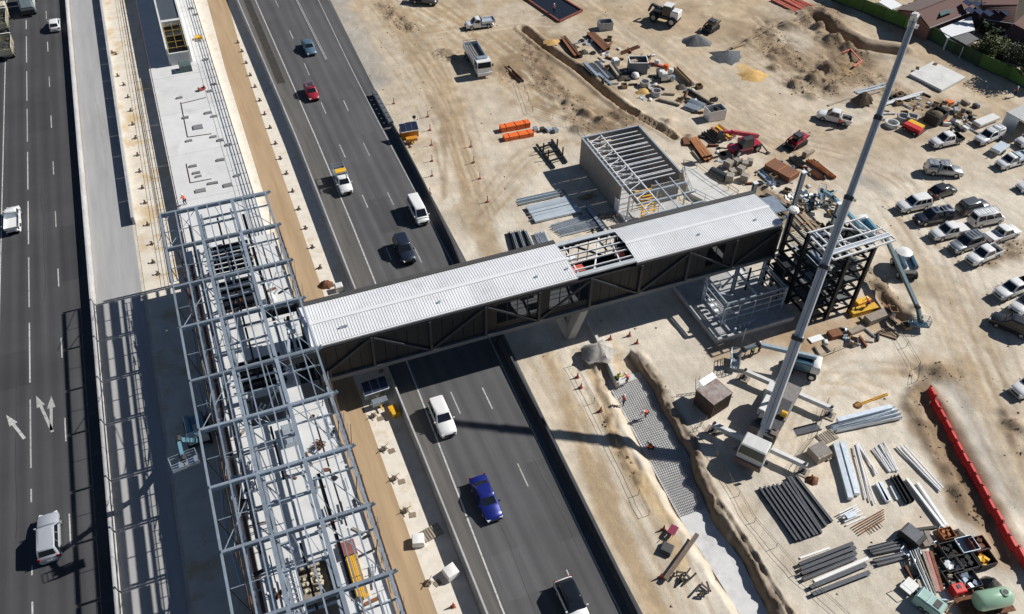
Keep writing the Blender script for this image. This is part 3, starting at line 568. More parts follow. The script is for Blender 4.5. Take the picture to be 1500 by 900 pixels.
# escalator housing on the platform slab, far north
T = thing('escalator_housing', 'open topped grey escalator housing with yellow frame on the platform slab', 'escalator pit', (-1.2,160,1.4))
for x in (-2.55,1.0): part(T, 'side_wall', MB().box((x,168,2.9),(.28,40,3.0)), CONC, world=True)
part(T, 'end_wall', MB().box((-.78,147.9,2.5),(3.3,.3,2.2)), CONC, world=True)
part(T, 'cover', MB().box((-.78,175,4.1),(3.2,31,.12)), mat('grey_sheet',(.10,.12,.14),.4,.2), world=True)
part(T, 'cross_wall', MB().box((-.78,158.9,3.9),(3.2,.8,.9)), CONC, world=True)
part(T, 'pit_floor', MB().box((-.78,153.2,1.7),(3.2,10.0,.1)), BLACK, world=True)
for k in range(5): part(T, 'frame_bar', MB().bar((-2.4,149+k*2.2,4.0),(.85,149+k*2.2,4.0),.09,.09), mat('dull_yellow_frame',(.36,.25,.06),.6,var=.25), world=True)
for k in range(3): part(T, 'frame_rail', MB().bar((-2.2+k*1.4,148.2,4.2),(-2.2+k*1.4,158.4,4.2),.07,.07), mat('dull_yellow_frame',(.36,.25,.06),.6), world=True)
part(T, 'machine', MB().box((-.3,145.6,2.0),(2.0,1.8,1.2),ch=.1).box((-1.6,145.0,1.7),(1.0,.5,.5)), mat('green_grey_machine',(.10,.14,.14),.5,var=.3), world=True)
# conduits, hatches and stub boxes on the slab, from the photograph
HATCH = mat('grey_hatch_cover', (.24,.24,.24), .6, .2, var=.25, scale=6)
slab_items = [((263,144),1.0,.5),((308,134),.9,.6),((272,173),1.0,.6),((305,166),1.2,.6),((314,171),1.0,.5),((290,187),1.5,1.2),((313,201),1.0,.5),((323,206),1.0,.6),((334,213),.9,.6),((277,207),1.0,.5),((323,235),1.2,.6),((283,244),1.1,.5),
  ((288,254),1.1,.5),((291,259),.9,.4),((312,269),1.5,.5),((294,280),1.5,.8),((334,272),1.3,.8),((347,258),.9,.5),((313,124),.9,.5),((280,13),1.0,.7),((291,60),.9,.6),((301,88),.9,.7),((287,22),.9,.5)]
for k, (p, a, b) in enumerate(slab_items):
    q = G(*p, 1.4)
    solo('hatch_cover', MB().box((0,0,.09),(a,b,.16),ch=.03), HATCH, 'small grey steel hatch cover lying on the platform slab north of the frame', 'hatch', 'hatch covers on the platform slab', loc=q, rz=random.uniform(-.1,.1))
for pts, lab in (([(265,150),(275,201),(310,196)],'thin dark conduit bent along the middle of the platform slab'),([(273,240),(279,268),(310,262)],'thin dark conduit bent on the platform slab near the frame'),([(265,152),(302,143)],'short thin conduit across the platform slab')):
    mb = MB(); ps = [G(*p, 1.45) for p in pts]
    for a, b in zip(ps[:-1], ps[1:]): mb.tube(a, b, .06, 5)
    solo('conduit', mb, FENM, lab, 'conduit')
q = G(296,132,1.4); solo('tool_rack', MB().box((0,0,.25),(1.2,.7,.12)).box((.45,0,.45),(.2,.6,.3)).box((-.45,0,.4),(.2,.6,.2)), mat('faded_red_rack',(.42,.10,.08),.7), 'small red tool rack standing on the platform slab', 'rack', loc=q, rz=.3)
q = G(291,57,1.4); solo('pallet_load', MB().box((0,0,.25),(1.2,.9,.5),ch=.05), YELL, 'yellow brown pallet load at the east edge of the platform slab', 'pallet', loc=q)
# things standing on the raised deck
def on_deck(px, z=6.12): return G(*px, z)
q = on_deck((397,440)); solo('white_bag', MB().lathe([(.45,0),(.6,.3),(.5,.7),(.15,.95)], n=9), BAGW, 'crumpled white bag on the deck beside the northern stairs', 'bag', loc=q, smooth=50)
q = on_deck((467,655)); 
mb = MB()
for k in range(26):
    a = k*2.4; r = .25+.6*random.random(); mb.tube((r*math.cos(a),r*math.sin(a),.1+.3*random.random()),(-r*math.sin(a)*.9,r*math.cos(a),.2+.5*random.random()),.05,5)
solo('rebar_heap', mb, RUST, 'round heap of rusty bar offcuts on the deck', 'rebar', loc=q)
T = thing('pipe_rack', 'bundle of yellow pipes on a red stand at the east edge of the deck', 'pipes', on_deck((522,840)))
for k in range(7): part(T, 'pipe', MB().tube((-.45+k*.15,-2.6+random.uniform(-.3,.3),.4),(-.45+k*.15,1.6,.45),.07,6), YELL)
part(T, 'stand', MB().box((0,2.4,.3),(1.2,1.5,.6)), mat('dull_red',(.25,.09,.07),.7,var=.3))
T = thing('stair_ladder', 'pale ladder stair with red hand strip beside the southern deck void', 'ladder', on_deck((428,860)))
for x in (-.45,.45): part(T, 'stringer', MB().bar((x,-4,.1),(x,3,.25),.08,.12), GALVL)
for k in range(14): part(T, 'rung', MB().bar((-.45,-3.8+k*.5,.2),(.45,-3.8+k*.5,.2),.06,.04), GALVL)
part(T, 'hand_strip', MB().bar((-.7,-4,.35),(-.7,1,.35),.12,.08), mat('faded_red',(.5,.16,.15),.7))
T = thing('formwork_stack', 'pile of broken pale formwork blocks inside the southern deck void', 'debris', G(455,850,5.4))
for k in range(30): part(T, 'block', MB().box((random.uniform(-1,1),random.uniform(-1.2,.6),random.uniform(-.3,.3)),(.25,.25,.2),rz=random.random()*3), mat('pale_block',(.6,.53,.4),.9,var=.2))
part(T, 'board', MB().box((.1,1.4,.3),(2.0,.8,.25)), TIMB)
part(T, 'shelf', MB().box((0,-.1,-.55),(3.0,3.4,.1)), TIMB)
solo('skip_bin', MB().box((0,0,.3),(1.3,2.6,.6),ch=.08), GALVL, 'pale sheet steel trolley on the deck beside the western edge', 'trolley', loc=on_deck((425,640)))

# ---------------------------------------------------------------- footbridge
T = thing('footbridge', 'enclosed steel footbridge with white ribbed roof and charcoal truss sides', 'footbridge', (34,67.8,0))
BX0, BX1, YF, YB = 4.5, 63.1, 64.55, 70.75
secs = [(BX0,35.3), (42.9,BX1)]
for a0, b0 in secs:
    ns = max(1, round((b0-a0)/3.1))
    for s, (y0_, z0_, y1_, z1_), a, b in [(s_, q_, a0+(b0-a0)*j_/ns, a0+(b0-a0)*(j_+1)/ns) for s_, q_ in enumerate(((YF,11.0,67.62,11.28),(YB,11.0,67.68,11.28))) for j_ in range(ns)]:
        mb = MB(); n = 10; st = (b-a)/n; pts = []
        for k in range(n):
            x = a+k*st
            for dx, dz in ((0,0),(st-.085,0),(st-.07,.035),(st-.015,.035)): pts.append((x+dx, dz))
        pts.append((b,0)); m_ = len(pts)
        mb.add([(x,y0_,z0_+dz) for x, dz in pts]+[(x,y1_,z1_+dz) for x, dz in pts], [(k,k+1,m_+k+1,m_+k) if s == 0 else (m_+k,m_+k+1,k+1,k) for k in range(m_-1)])
        part(T, 'roof_sheeting', mb, ROOFW, world=True)
    a, b = a0, b0
    part(T, 'ridge_cap', MB().add([(a,67.4,11.33),(b,67.4,11.33),(b,67.65,11.37),(a,67.65,11.37),(b,67.9,11.33),(a,67.9,11.33)], [(0,1,2,3),(3,2,4,5)]), mat('ridge_capping',(.74,.75,.76),.5,var=.03,rnd=0), world=True)
    part(T, 'front_gutter', MB().box(((a+b)/2,YF-.1,10.9),(b-a,.18,.16)), ROOFW, world=True)
    part(T, 'front_fascia', MB().box(((a+b)/2,YF-.05,10.6),(b-a,.1,.44)), mat('grey_fascia',(.16,.16,.165),.5), world=True)
    part(T, 'rear_gutter', MB().box(((a+b)/2,YB+.32,10.95),(b-a,.6,.35)), mat('charcoal_gutter',(.075,.073,.072),.55,var=.1,rnd=0), world=True)
for x in (8.5,19.2,30.8,37+7,52,60): part(T, 'roof_vent', MB().box((x if x != 44 else 34.6,66.0,11.25),(.3 if x > 9 else .9,.22,.16)), GALV, world=True)
part(T, 'floor', MB().box((33.8,67.65,5.75),(58.6,5.9,.35)), mat('dark_bridge_floor',(.05,.055,.06),.8), world=True)
for y in (YF-.02, YB+.02):
    part(T, 'bottom_chord', MB().box((33.8,y-.12 if y < 67 else y+.12,5.6),(58.8,.42,.5)), mat('grey_chord',(.12,.13,.14),.5,var=.1), world=True)
    part(T, 'top_chord', MB().box((33.8,y,10.25),(58.8,.3,.24)), DSTEEL, world=True)
    nb = 9; step = 6.52
    front = y < 67; yo = y-.18 if front else y+.18
    for k in range(nb+1):
        x = BX0+k*step if k else BX0+.15
        part(T, 'truss_vertical', MB().box((min(x,BX1-.15),yo,8.05),(.28,.3,4.5)), mat('truss_steel',(.036,.042,.05),.5), world=True)
        if k < nb:
            x0 = BX0+k*step+.2; x1 = BX0+(k+1)*step-.2
            za, zb = (5.95,10.1) if k % 2 == 0 else (10.1,5.95)
            part(T, 'truss_diagonal', MB().bar((x0,yo,za),(x1,yo,zb),.22,.22), mat('truss_steel',(.036,.042,.05),.5), world=True)
            npn = 5
            for j in range(npn):
                xa = BX0+k*step+.14+(step-.28)*j/npn; xb = xa+(step-.28)/npn
                win = (front and k in (3,4) and j in (1,2,3,4)) or (front and k == 7 and j in (2,3)) or (not front and k in (3,4,5))
                if win:
                    part(T, 'mullion', MB().box((xb,y,8.0),(.08,.1,4.2)), DSTEEL, world=True)
                    part(T, 'sill_panel', MB().box(((xa+xb)/2,y,6.5),(xb-xa-.03,.08,1.0)), DCLAD, world=True)
                else: part(T, 'cladding_panel', MB().box(((xa+xb)/2,y,8.0),(xb-xa-.05,.08,4.2)), DCLAD, world=True)
for x in (BX0+.1, BX1-.1): part(T, 'end_frame', MB().box((x,67.65,10.3),(.25,6,.4)).box((x,67.65,5.7),(.25,6,.4)), DSTEEL, world=True)
part(T, 'end_roof', MB().box((64.3,68.4,10.6),(2.3,3.2,.12)), GALV, world=True)
# the open bay of the roof
for y in (YF+.25, YB-.25): part(T, 'box_gutter', MB().box((39.1,y,10.95),(7.6,.6,.22)), mat('pale_grey_flashing',(.55,.58,.60),.4,.2), world=True)
for y in (65.7,66.9,68.3,69.5): part(T, 'roof_beam', MB().bar((35.0,y,10.9),(43.2,y,10.9),.11,.2), WHITE, world=True)
for y in (67.6,): part(T, 'roof_beam', MB().bar((35.0,y,10.75),(43.2,y,10.75),.1,.16), GALV, world=True)
part(T, 'roof_cross', MB().bar((37.6,64.9,10.65),(40.9,70.4,10.65),.18,.16), WHITE, world=True)
part(T, 'roof_cross', MB().bar((41.2,64.9,10.55),(42.2,70.4,10.55),.14,.16), WHITE, world=True); part(T, 'roof_cross', MB().bar((35.8,64.9,10.6),(36.2,70.4,10.6),.14,.16), WHITE, world=True)
part(T, 'red_sheet', MB().box((36.3,66.6,10.2),(1.6,1.1,.06)), mat('red_tarp',(.60,.13,.09),.7), world=True); part(T, 'red_sheet', MB().box((42.2,67.4,10.2),(.9,1.5,.06)), mat('red_tarp',(.6,.13,.09),.7), world=True)
part(T, 'white_sheet', MB().box((36.1,68.4,10.2),(1.7,.9,.06)), WHITE, world=True); part(T, 'white_sheet', MB().box((42.0,69.0,10.2),(.7,.8,.06)), WHITE, world=True)
# V shaped pier under the bridge
T = thing('bridge_pier', 'pale concrete V shaped pier under the middle of the footbridge', 'pier', (35.6,66.5,0))
PIERC = mat('pier_concrete', (.50,.485,.45), .8, var=.08, scale=.7)
for d, yt in ((1,64.45),(-1,68.6)):
    for xt in ((36.6,) if d == 1 else (33.6,36.6)):
        x0 = 35.6
        part(T, 'arm', MB().add([(x0-.55,65.2,-.2),(x0+.55,65.2,-.2),(x0+.55,66.4,-.2),(x0-.55,66.4,-.2),(xt-.5,yt-.15,5.32),(xt+.5,yt-.15,5.32),(xt+.5,yt+1.0,5.32),(xt-.5,yt+1.0,5.32)],
            [(3,2,1,0),(4,5,6,7),(0,1,5,4),(1,2,6,5),(2,3,7,6),(3,0,4,7)]), PIERC, world=True)

# small loose things on the raised deck
random.seed(9)
for k in range(46):
    x, y = random.choice([(random.uniform(-5.6,-3.7),random.uniform(32,88)),(random.uniform(1.8,4.6),random.uniform(32,60)),(random.uniform(-5.2,4.2),random.uniform(44,58)),(random.uniform(1.8,4.6),random.uniform(73,89))])
    c, nm = random.choice([(GALVL,'pale steel'),(RUST,'rusty'),(WHITE,'white'),(DSTEEL,'black'),(TIMB,'timber')])
    a = random.uniform(.3,1.4); solo('loose_offcut', MB().box((0,0,.07),(a,random.uniform(.15,.4),.12)), c, nm+' offcut lying on the raised station deck', 'offcut', nm+' offcuts on the deck', loc=(x,y,6.1), rz=random.random()*3)
# ---------------------------------------------------------------- precast building with open white roof framing
T = thing('precast_building', 'roofless precast concrete building with white steel rafters behind the footbridge', 'building', (57,90,0))
BXa, BXb, BYa, BYb, BZ = 52.3, 61.9, 85.4, 98.4, 4.75
def wall(T, p, q, z0, z1, n, m, t=.18, name='wall_panel'):
    p, q = Vector((*p,0)), Vector((*q,0)); d = (q-p)/n
    for k in range(n):
        a = p+d*k; c = a+d*.5; part(T, name, MB().box((c.x,c.y,(z0+z1)/2), (d.length-.03,t,z1-z0), rz=math.atan2(d.y,d.x)), m, world=True)
wall(T, (BXa,BYb), (BXa,BYa), 0, BZ, 4, CONCD); wall(T, (BXa+.1,BYb), (BXb-.1,BYb), 0, BZ, 3, CONCD); wall(T, (BXb,BYb), (BXb,BYa), 0, BZ, 4, CONCD)
wall(T, (57.2,BYa), (BXb-.1,BYa), 0, 3.6, 2, mat('block_wall',(.26,.26,.26),.85,var=.15)); part(T, 'floor_slab', MB().box((57.1,88.3,.03),(9.4,20.0,.14)), CONCB, world=True)
wall(T, (BXa,85.2), (BXa,78.6), 0, .5, 2, CONC)
for p, q in (((BXa,BYb),(BXa,BYa)),((BXa,BYb),(BXb,BYb)),((BXb,BYb),(BXb,BYa))):
    part(T, 'wall_capping', MB().bar((*p,BZ+.06),(*q,BZ+.06),.26,.1), GALVL, world=True)
for k in range(12): 
    y = 97.6-k*1.05; dz = random.uniform(-.02,.02)
    part(T, 'rafter', MB().ibar((BXa+.25,y,BZ-.35+dz),(BXb-.5,y,BZ-.35+dz),.12,.2,.025), WHITE, world=True)
    if k in (3,7,10): part(T, 'rafter', MB().ibar((BXa+2.4,y-.25,BZ-.35),(BXb-.5,y-.25,BZ-.35),.12,.2,.025), WHITE, world=True)
part(T, 'lattice_chord', MB().bar((55.3,98.1,BZ),(55.5,78.5,BZ),.14,.18), WHITE, world=True); part(T, 'lattice_chord', MB().bar((53.0,98.1,BZ-.1),(53.1,78.5,BZ-.1),.12,.16), WHITE, world=True)
for k in range(9):
    y = 98-k*2.1; part(T, 'lattice_web', MB().bar((55.3,y,BZ-.05),(53.05,y-1.05,BZ-.1),.08,.08), WHITE, world=True); part(T, 'lattice_web', MB().bar((53.05,y-1.05,BZ-.1),(55.3,y-2.1,BZ-.05),.08,.08), WHITE, world=True)
for y in (83.2,81.0,78.5): part(T, 'portal_beam', MB().ibar((52.4,y,BZ-.1),(61.8,y,BZ-.1),.2,.3,.03), GALVL, world=True)
for x in (52.5,56.9,61.7):
    for y in (83.2,78.5): part(T, 'portal_column', MB().ibar((x,y,0),(x,y,BZ-.26),.2,.2,.03), GALVL, world=True)
for x in (57.4,59.7): part(T, 'portal_purlin', MB().bar((x,84.9,BZ+.1),(x,78.4,BZ+.1),.12,.14), GALVL, world=True)
part(T, 'white_door', MB().box((52.05,85.6,1.3),(.1,1.2,2.6)), WHITE, world=True)
part(T, 'inner_panel', MB().box((56.2,97.9,2.6),(1.7,.3,2.2)), mat('tan_panel',(.5,.42,.3),.8), world=True)
S = thing('scaffold_tower', 'yellow scaffold stacked inside the open end of the precast building', 'scaffold', (55.6,83.6,0))
for x in (54.3,57.0):
    for y in (82.4,85.0): part(S, 'standard', MB().tube((x,y,0),(x,y,4.2),.06,6), YELL, world=True)
for k in range(9): part(S, 'plank', MB().box((55.65,82.5+k*.3,1.2+.3*k),(2.6,.22,.08)), YELL, world=True)
for z in (1,2.2,3.4): part(S, 'ledger', MB().bar((54.3,82.4,z),(57.0,82.4,z),.07,.07), YELL, world=True)
# raised walkway with railings beside the building
wk = [G(*p, .7) for p in ((1000,243),(1020,247),(1040,262),(1080,288),(1052,304),(1012,284),(1003,262))]
T = thing('access_ramp', 'pale concrete access ramp with railings between building and footbridge', 'ramp', (66,87,0))
part(T, 'deck', MB().prism([p[:2] for p in wk], 0, .7), CONC, world=True)
for k in range(len(wk)):
    a, b = wk[k], wk[(k+1) % len(wk)]
    n = max(1, int((b-a).length/1.6))
    for j in range(n): q = a.lerp(b, j/n); part(T, 'railing_post', MB().tube(q, q+Vector((0,0,1.1)), .035, 5), FENM, world=True)
    for z in (.55,1.1): part(T, 'railing', MB().tube(a+Vector((0,0,z)), b+Vector((0,0,z)), .035, 5), FENM, world=True)
# ---------------------------------------------------------------- stair base with galvanised frame, and the black lift tower
T = thing('stairway_podium', 'grey concrete stair base with galvanised posts and rails under the bridge end', 'stair base', (57.3,63,0))
part(T, 'base_slab', MB().box((57.4,63.2,.3),(11.3,10.6,.64)), CONCB, world=True)
for a, b in (((51.75,57.9),(51.75,68.5)),((51.75,57.9),(63.0,57.9))): part(T, 'upstand', MB().bar((*a,.8),(*b,.8),.35,.5), CONCB, world=True)
for y in (60.0,64.7):
    for k in range(5): part(T, 'post', MB().tube((53.7+k*2.25,y,.6),(53.7+k*2.25,y,3.6),.06,6), GALVL, world=True)
    for z in (1.5,2.5,3.5): part(T, 'rail', MB().bar((53.7,y,z),(62.7,y,z),.11,.13), GALVL, world=True)
for x in (53.7,62.7):
    for z in (1.5,2.5,3.5): part(T, 'rail', MB().bar((x,60,z),(x,64.7,z),.11,.13), GALVL, world=True)
for x, y in ((54.0,64.9),(58.4,64.9),(62.6,64.9),(54.0,60.2),(62.6,60.2)): part(T, 'steel_column', MB().ibar((x,y,.6),(x,y,5.3 if y > 62 else 4.2),.4,.4,.06), GALV, world=True)
for a, b, z in (((54.0,64.9),(62.6,64.9),4.9),((54.0,60.2),(62.6,60.2),4.1),((54.0,60.2),(54.0,64.9),4.1),((58.4,60.2),(58.4,64.9),4.1),((62.6,60.2),(62.6,64.9),4.1)): part(T, 'steel_beam', MB().ibar((*a,z),(*b,z),.2,.3,.04), GALV, world=True)
for x, y, l, r, z in ((56.5,66.0,4.2,.05,3.55),(57.8,65.4,3.4,.5,2.2),(59.5,66.6,3.6,.02,3.4),(60.1,67.2,2.6,.1,3.5),(60.0,66.1,1.7,1.5,3.45),(56,63.3,2.0,-.6,2.4),(57.4,61.3,3.2,.05,2.6),(58.5,60.6,2.8,.05,1.8),(57.0,59.2,2.4,.02,.75)):
    part(T, 'loose_beam', MB().box((x,y,z),(l,.24,.14),rz=r), GALVL, world=True)
for k in range(5): part(T, 'stair_tread', MB().box((54.2+.0*k,60.6+k*.75,.75+.25*k),(.9,.45,.06)), WHITE, world=True)
for k in range(4): part(T, 'stub', MB().tube((54.6+k*.75,58.3+.12*k,.62),(54.6+k*.75,58.3+.12*k,1.5),.14,7), GALVL, world=True)
part(T, 'skylight_panel', MB().box((60.9,67.6,.66),(1.9,1.7,.05)), CONC, world=True)
part(T, 'prop', MB().tube((55.0,57.0,0),(55.0,57.0,2.6),.06,6), GALVL, world=True)
T = thing('lift_tower', 'black steel lift tower frame with white roof framing at the bridge end', 'tower', (67.5,60.5,0))
cols = [(64.3,64.6,12.3),(64.3,61.0,11.6),(67.2,56.7,11.0),(70.8,56.7,11.0),(64.4,57.0,11.0),(70.8,61.2,11.0),(67.3,64.6,8.6),(70.8,64.6,8.6)]
for x, y, h in cols: part(T, 'column', MB().ibar((x,y,0),(x,y,h),.42,.42,.05), DSTEEL, world=True)
for p, z in (((1178,252),13.0),((1230,298),10.5),((1107,268),11.0)):
    q = G(*p, z); part(T, 'free_column', MB().ibar((q.x,q.y,0),(q.x,q.y,z-.1),.5,.5,.07), GALV, world=True); part(T, 'cap_plate', MB().box((q.x,q.y,z-.02),(.62,.62,.14)), WHITE, world=True)
for z in (1.0,2.6,4.2,5.8,7.4,9.0,10.4):
    for a, b in (((64.3,56.9),(70.8,56.9)),((64.3,61.0),(70.8,61.0)),((64.3,64.6),(70.8,64.6)),((64.5,56.9),(64.5,64.6)),((67.2,56.9),(67.2,61)),((70.6,56.9),(70.6,64.6))):
        if z > 8.6 and a[1] > 64: continue
        part(T, 'tower_beam', MB().ibar((*a,z),(*b,z),.2,.28,.04), DSTEEL, world=True)
    if z < 10:
        part(T, 'tower_brace', MB().bar((67.2,60.9,z),(70.6,57.1,z),.1,.1), DSTEEL, world=True)
        for j in range(3): yq = random.choice([56.95,58.9,60.9,62.6,64.5]); xq = random.uniform(64.6,68); part(T, 'handrail', MB().bar((xq,yq,z+.55),(xq+random.uniform(1.5,2.6),yq,z+.55+random.choice([0,0,1.0])),.07,.07), random.choice([DSTEEL,GALV,DSTEEL]), world=True)
for k in range(5):
    z = .8+1.75*k; s_ = 1 if k % 2 else -1; x0, x1 = (65.0,69.6) if s_ > 0 else (69.6,65.0)
    for y in (57.6,58.9): part(T, 'stair_stringer', MB().bar((x0,y,z),(x1,y,z+1.75),.12,.3), DSTEEL, world=True); part(T, 'handrail', MB().bar((x0,y,z+.9),(x1,y,z+2.65),.06,.06), DSTEEL, world=True)
    for j in range(8): t = (j+.5)/8; part(T, 'stair_tread', MB().box((x0+(x1-x0)*t,58.25,z+1.75*t),(.3,1.2,.04)), DSTEEL, world=True)
for z in (2.5,5.7,8.1):
    part(T, 'floor_plate', MB().box((67.5,59.0,z),(5.9,3.6,.07)), mat('grating_grey',(.12,.13,.14),.6), world=True); part(T, 'floor_plate', MB().box((68.2,62.8,z-.6),(4.6,3.2,.07)), mat('grating_grey',(.12,.13,.14),.6), world=True)
for x, y, z0, z1 in ((62.9,61.5,0,6),(62.9,64.6,0,6),(60.2,64.6,0,4.4)): part(T, 'slim_post', MB().bar((x,y,z0),(x,y,z1),.2,.2), DSTEEL, world=True)
for z in (3.2,4.6,6.0): part(T, 'link_beam', MB().bar((62.9,61.5,z),(64.3,61.5,z),.16,.22), DSTEEL, world=True); part(T, 'link_beam', MB().bar((62.9,61.5,z-.3),(62.9,64.6,z-.3),.16,.22), DSTEEL, world=True); part(T, 'link_floor', MB().box((63.6,63.0,z-.1),(1.2,2.8,.06)), DCLAD, world=True)
for k, z in enumerate((2.0,3.8,5.6,7.4)):
    for j in range(7): part(T, 'stair_tread', MB().box((65.2+.55*j,62.0+(k%2)*1.4,z+.22*j),(.3,1.3,.05)), GALV, world=True)
for k in range(12): part(T, 'floor_slat', MB().box((65.6,61.3+k*.28,8.9),(2.3,.13,.06)), mat('pale_slat',(.62,.56,.44),.8), world=True)
part(T, 'floor_sheet', MB().box((65.6,59.4,8.6),(2.2,2.8,.06)), GALV, world=True); part(T, 'floor_sheet', MB().box((65.4,58.6,5.9),(2.0,3.0,.06)), GALV, world=True)
part(T, 'wrapped_cap', MB().lathe([(.5,12.3),(.75,12.45),(.6,12.7),(.2,12.85)], c=(64.4,64.7,0), n=8), BAGW, world=True)
ZR = 11.3
def rb(a, b, wd=.16, z=ZR): part(T, 'roof_member', MB().bar((*a,z),(*b,z),wd,.2), WHITE, world=True)
c1, c2, c3, c4 = [tuple(G(*p, ZR)[:2]) for p in ((1183,342),(1268,318),(1312,352),(1222,381))]
def mixp(a, b, t): return (a[0]*(1-t)+b[0]*t, a[1]*(1-t)+b[1]*t)
rb(c1, c2); rb(c1, c4, z=ZR-.02); rb(mixp(c4,c3,0.0), c3, z=ZR+.02); rb(mixp(c2,c3,.36), mixp(c2,c3,1.0), .1, ZR+.06)
for t in (.14,.28,.72,.86): rb(mixp(c1,c2,t), mixp(c4,c3,t), .14, ZR-.22)
for t in (.55,.75,.86): rb(mixp(c1,c4,t), mixp(c2,c3,t), .14, ZR+.2)
rb(mixp(c1,c2,.5), mixp(c4,c3,.3), .12, ZR-.45); rb(mixp(c1,c2,.5), mixp(c2,c3,.6), .12, ZR-.4); rb(mixp(c1,c2,.3), mixp(c4,c3,.55), .12, ZR-.5)
part(T, 'roof_channel', MB().bar((*mixp(c1,c4,.8),ZR+.1),(*mixp(c2,c3,.8),ZR+.1),.5,.06), GALVL, world=True)
# ---------------------------------------------------------------- mobile crane
TIP = G(1337,33,39.3); CRZ = math.radians(36)
T = thing('mobile_crane', 'white and grey mobile crane on outriggers with its long boom raised', 'crane', (51.2,45.2,0), CRZ)
DG = mat('crane_dark_metal', (.05,.05,.055), .6, .2, var=.3, scale=3); CW = mat('crane_white', (.66,.66,.64), .45, var=.1, scale=2); CGRN = mat('dark_green_panel', (.07,.085,.07), .35, var=.15)
mb = MB().box((0,0,1.0),(11.2,2.5,.5),ch=.06); part(T, 'carrier_chassis', mb, DG)
part(T, 'carrier_deck', MB().box((2.6,0,1.34),(5.6,2.7,.16)), mat('crane_deck',(.20,.19,.18),.6,var=.25,scale=4))
cab = part(T, 'carrier_cab', MB().loft([[(-7.3,-1.3,.75),(-7.3,1.3,.75),(-5.2,1.3,.75),(-5.2,-1.3,.75)],[(-7.3,-1.3,1.9),(-7.3,1.3,1.9),(-5.2,1.3,1.9),(-5.2,-1.3,1.9)],[(-7.05,-1.25,2.9),(-7.05,1.25,2.9),(-5.2,1.25,2.9),(-5.2,-1.25,2.9)],[(-6.9,-1.15,2.98),(-6.9,1.15,2.98),(-5.25,1.15,2.98),(-5.25,-1.15,2.98)]]), CW)
part(cab, 'windscreen', MB().quad((-7.31,1.22,1.9),(-7.31,-1.22,1.9),(-7.09,-1.15,2.85),(-7.09,1.15,2.85)), CGRN); part(cab, 'bumper', MB().box((-7.42,0,.85),(.3,2.6,.6),ch=.05), mat('bumper_brown',(.22,.15,.12),.6))
for s in (-1,1):
    part(cab, 'side_window', MB().quad((-7.0,s*1.305,1.95),(-5.6,s*1.305,1.95),(-5.6,s*1.265,2.75),(-6.85,s*1.265,2.75)), GLASS)
    part(cab, 'mirror', MB().box((-7.3,s*1.55,2.2),(.12,.3,.5)), DG)
wheel_mb = lambda r, wd: MB().lathe([(r*.55,-wd/2),(r*.95,-wd/2),(r,-wd/2+.05),(r,wd/2-.05),(r*.95,wd/2),(r*.55,wd/2)], n=16, axis='Y')
rim_mb = lambda r, wd: MB().lathe([(.02,-wd/2-.004),(r*.56,-wd/2-.004),(r*.56,wd/2+.004),(.02,wd/2+.004)], n=12, axis='Y')
RIM = mat('alloy_rim', (.45,.46,.47), .35, .6, var=.1)
wm = wheel_mb(.72,.5).mesh('wheel', BLACK, 40); rmm = rim_mb(.72,.5).mesh('rim', CW)
for x in (-5.6,-3.9,.6,2.0,3.4,4.8):
    for s in (-1,1):
        o = part(T, 'wheel', wm, None); o.location = (x, s*1.1, .72); part(o, 'rim', rmm, None)
part(T, 'superstructure', MB().box((-.6,0,1.75),(5.6,2.3,.7),ch=.08).box((-2.6,0,2.4),(1.6,2.2,.9),ch=.1), DG)
part(T, 'counterweight', MB().box((-3.5,0,2.1),(1.1,2.7,1.3),ch=.1), mat('counterweight',(.16,.13,.11),.7,var=.2))
part(T, 'engine_cover', MB().box((-.2,1.05,2.4),(2.6,.7,.8),ch=.08), CW); part(T, 'yellow_winch', MB().lathe([(.35,-.3),(.35,.3)], c=(-.4,-1.0,2.5), n=10, axis='Y'), YELL)
oc = part(T, 'operator_cab', MB().loft([[(1.2,.75,1.5),(3.0,.75,1.5),(3.0,1.65,1.5),(1.2,1.65,1.5)],[(1.2,.75,2.4),(3.2,.75,2.4),(3.2,1.65,2.4),(1.2,1.65,2.4)],[(1.3,.8,3.1),(2.8,.8,3.1),(2.8,1.6,3.1),(1.3,1.6,3.1)]]), CW)
part(oc, 'window', MB().quad((3.205,.8,2.3),(3.205,1.6,2.3),(2.86,1.55,3.0),(2.86,.85,3.0)), GLASS)
mirr = part(T, 'exhaust_mirror', MB().box((-4.75,-.7,2.6),(.2,.9,1.0)), DG)
for x, s, l in ((4.6,1,3.4),(4.6,-1,3.6),(-4.6,1,3.4),(-4.4,-1,3.6)):
    ob = part(T, 'outrigger', MB().box((x,s*(1.3+l/2),1.05),(.5,l,.5),ch=.03), CW)
    part(ob, 'jack', MB().tube((x,s*(1.1+l),.1),(x,s*(1.1+l),1.5),.14,8), DG); part(ob, 'foot', MB().box((x,s*(1.1+l),.06),(.7,.7,.12)), DG)
    part(ob, 'ground_mat', MB().box((x,s*(1.1+l),.02),(1.3,1.3,.08)), TIMB)
for c_ in T.children: c_.scale = (1.02,1.12,1.1)
inv = (Matrix.Translation(T.location) @ Matrix.Rotation(CRZ,4,'Z')).inverted()
tip = inv @ TIP; piv = Vector((-3.3,0,3.0))
ax_ = (tip-piv).normalized(); sr = ax_.cross(Vector((0,0,1))).normalized(); su = sr.cross(ax_).normalized(); Lb = (tip-piv).length
BOOMM = [mat('boom_grey_%d' % k, c, .45, .15, var=.1, scale=1.2, rnd=0) for k, c in enumerate(((.60,.60,.60),(.46,.49,.52),(.42,.46,.50),(.38,.43,.48),(.36,.41,.46)))]
fr = [0,.245,.43,.60,.79,1.0]; wd = [1.15,1.0,.87,.75,.64]
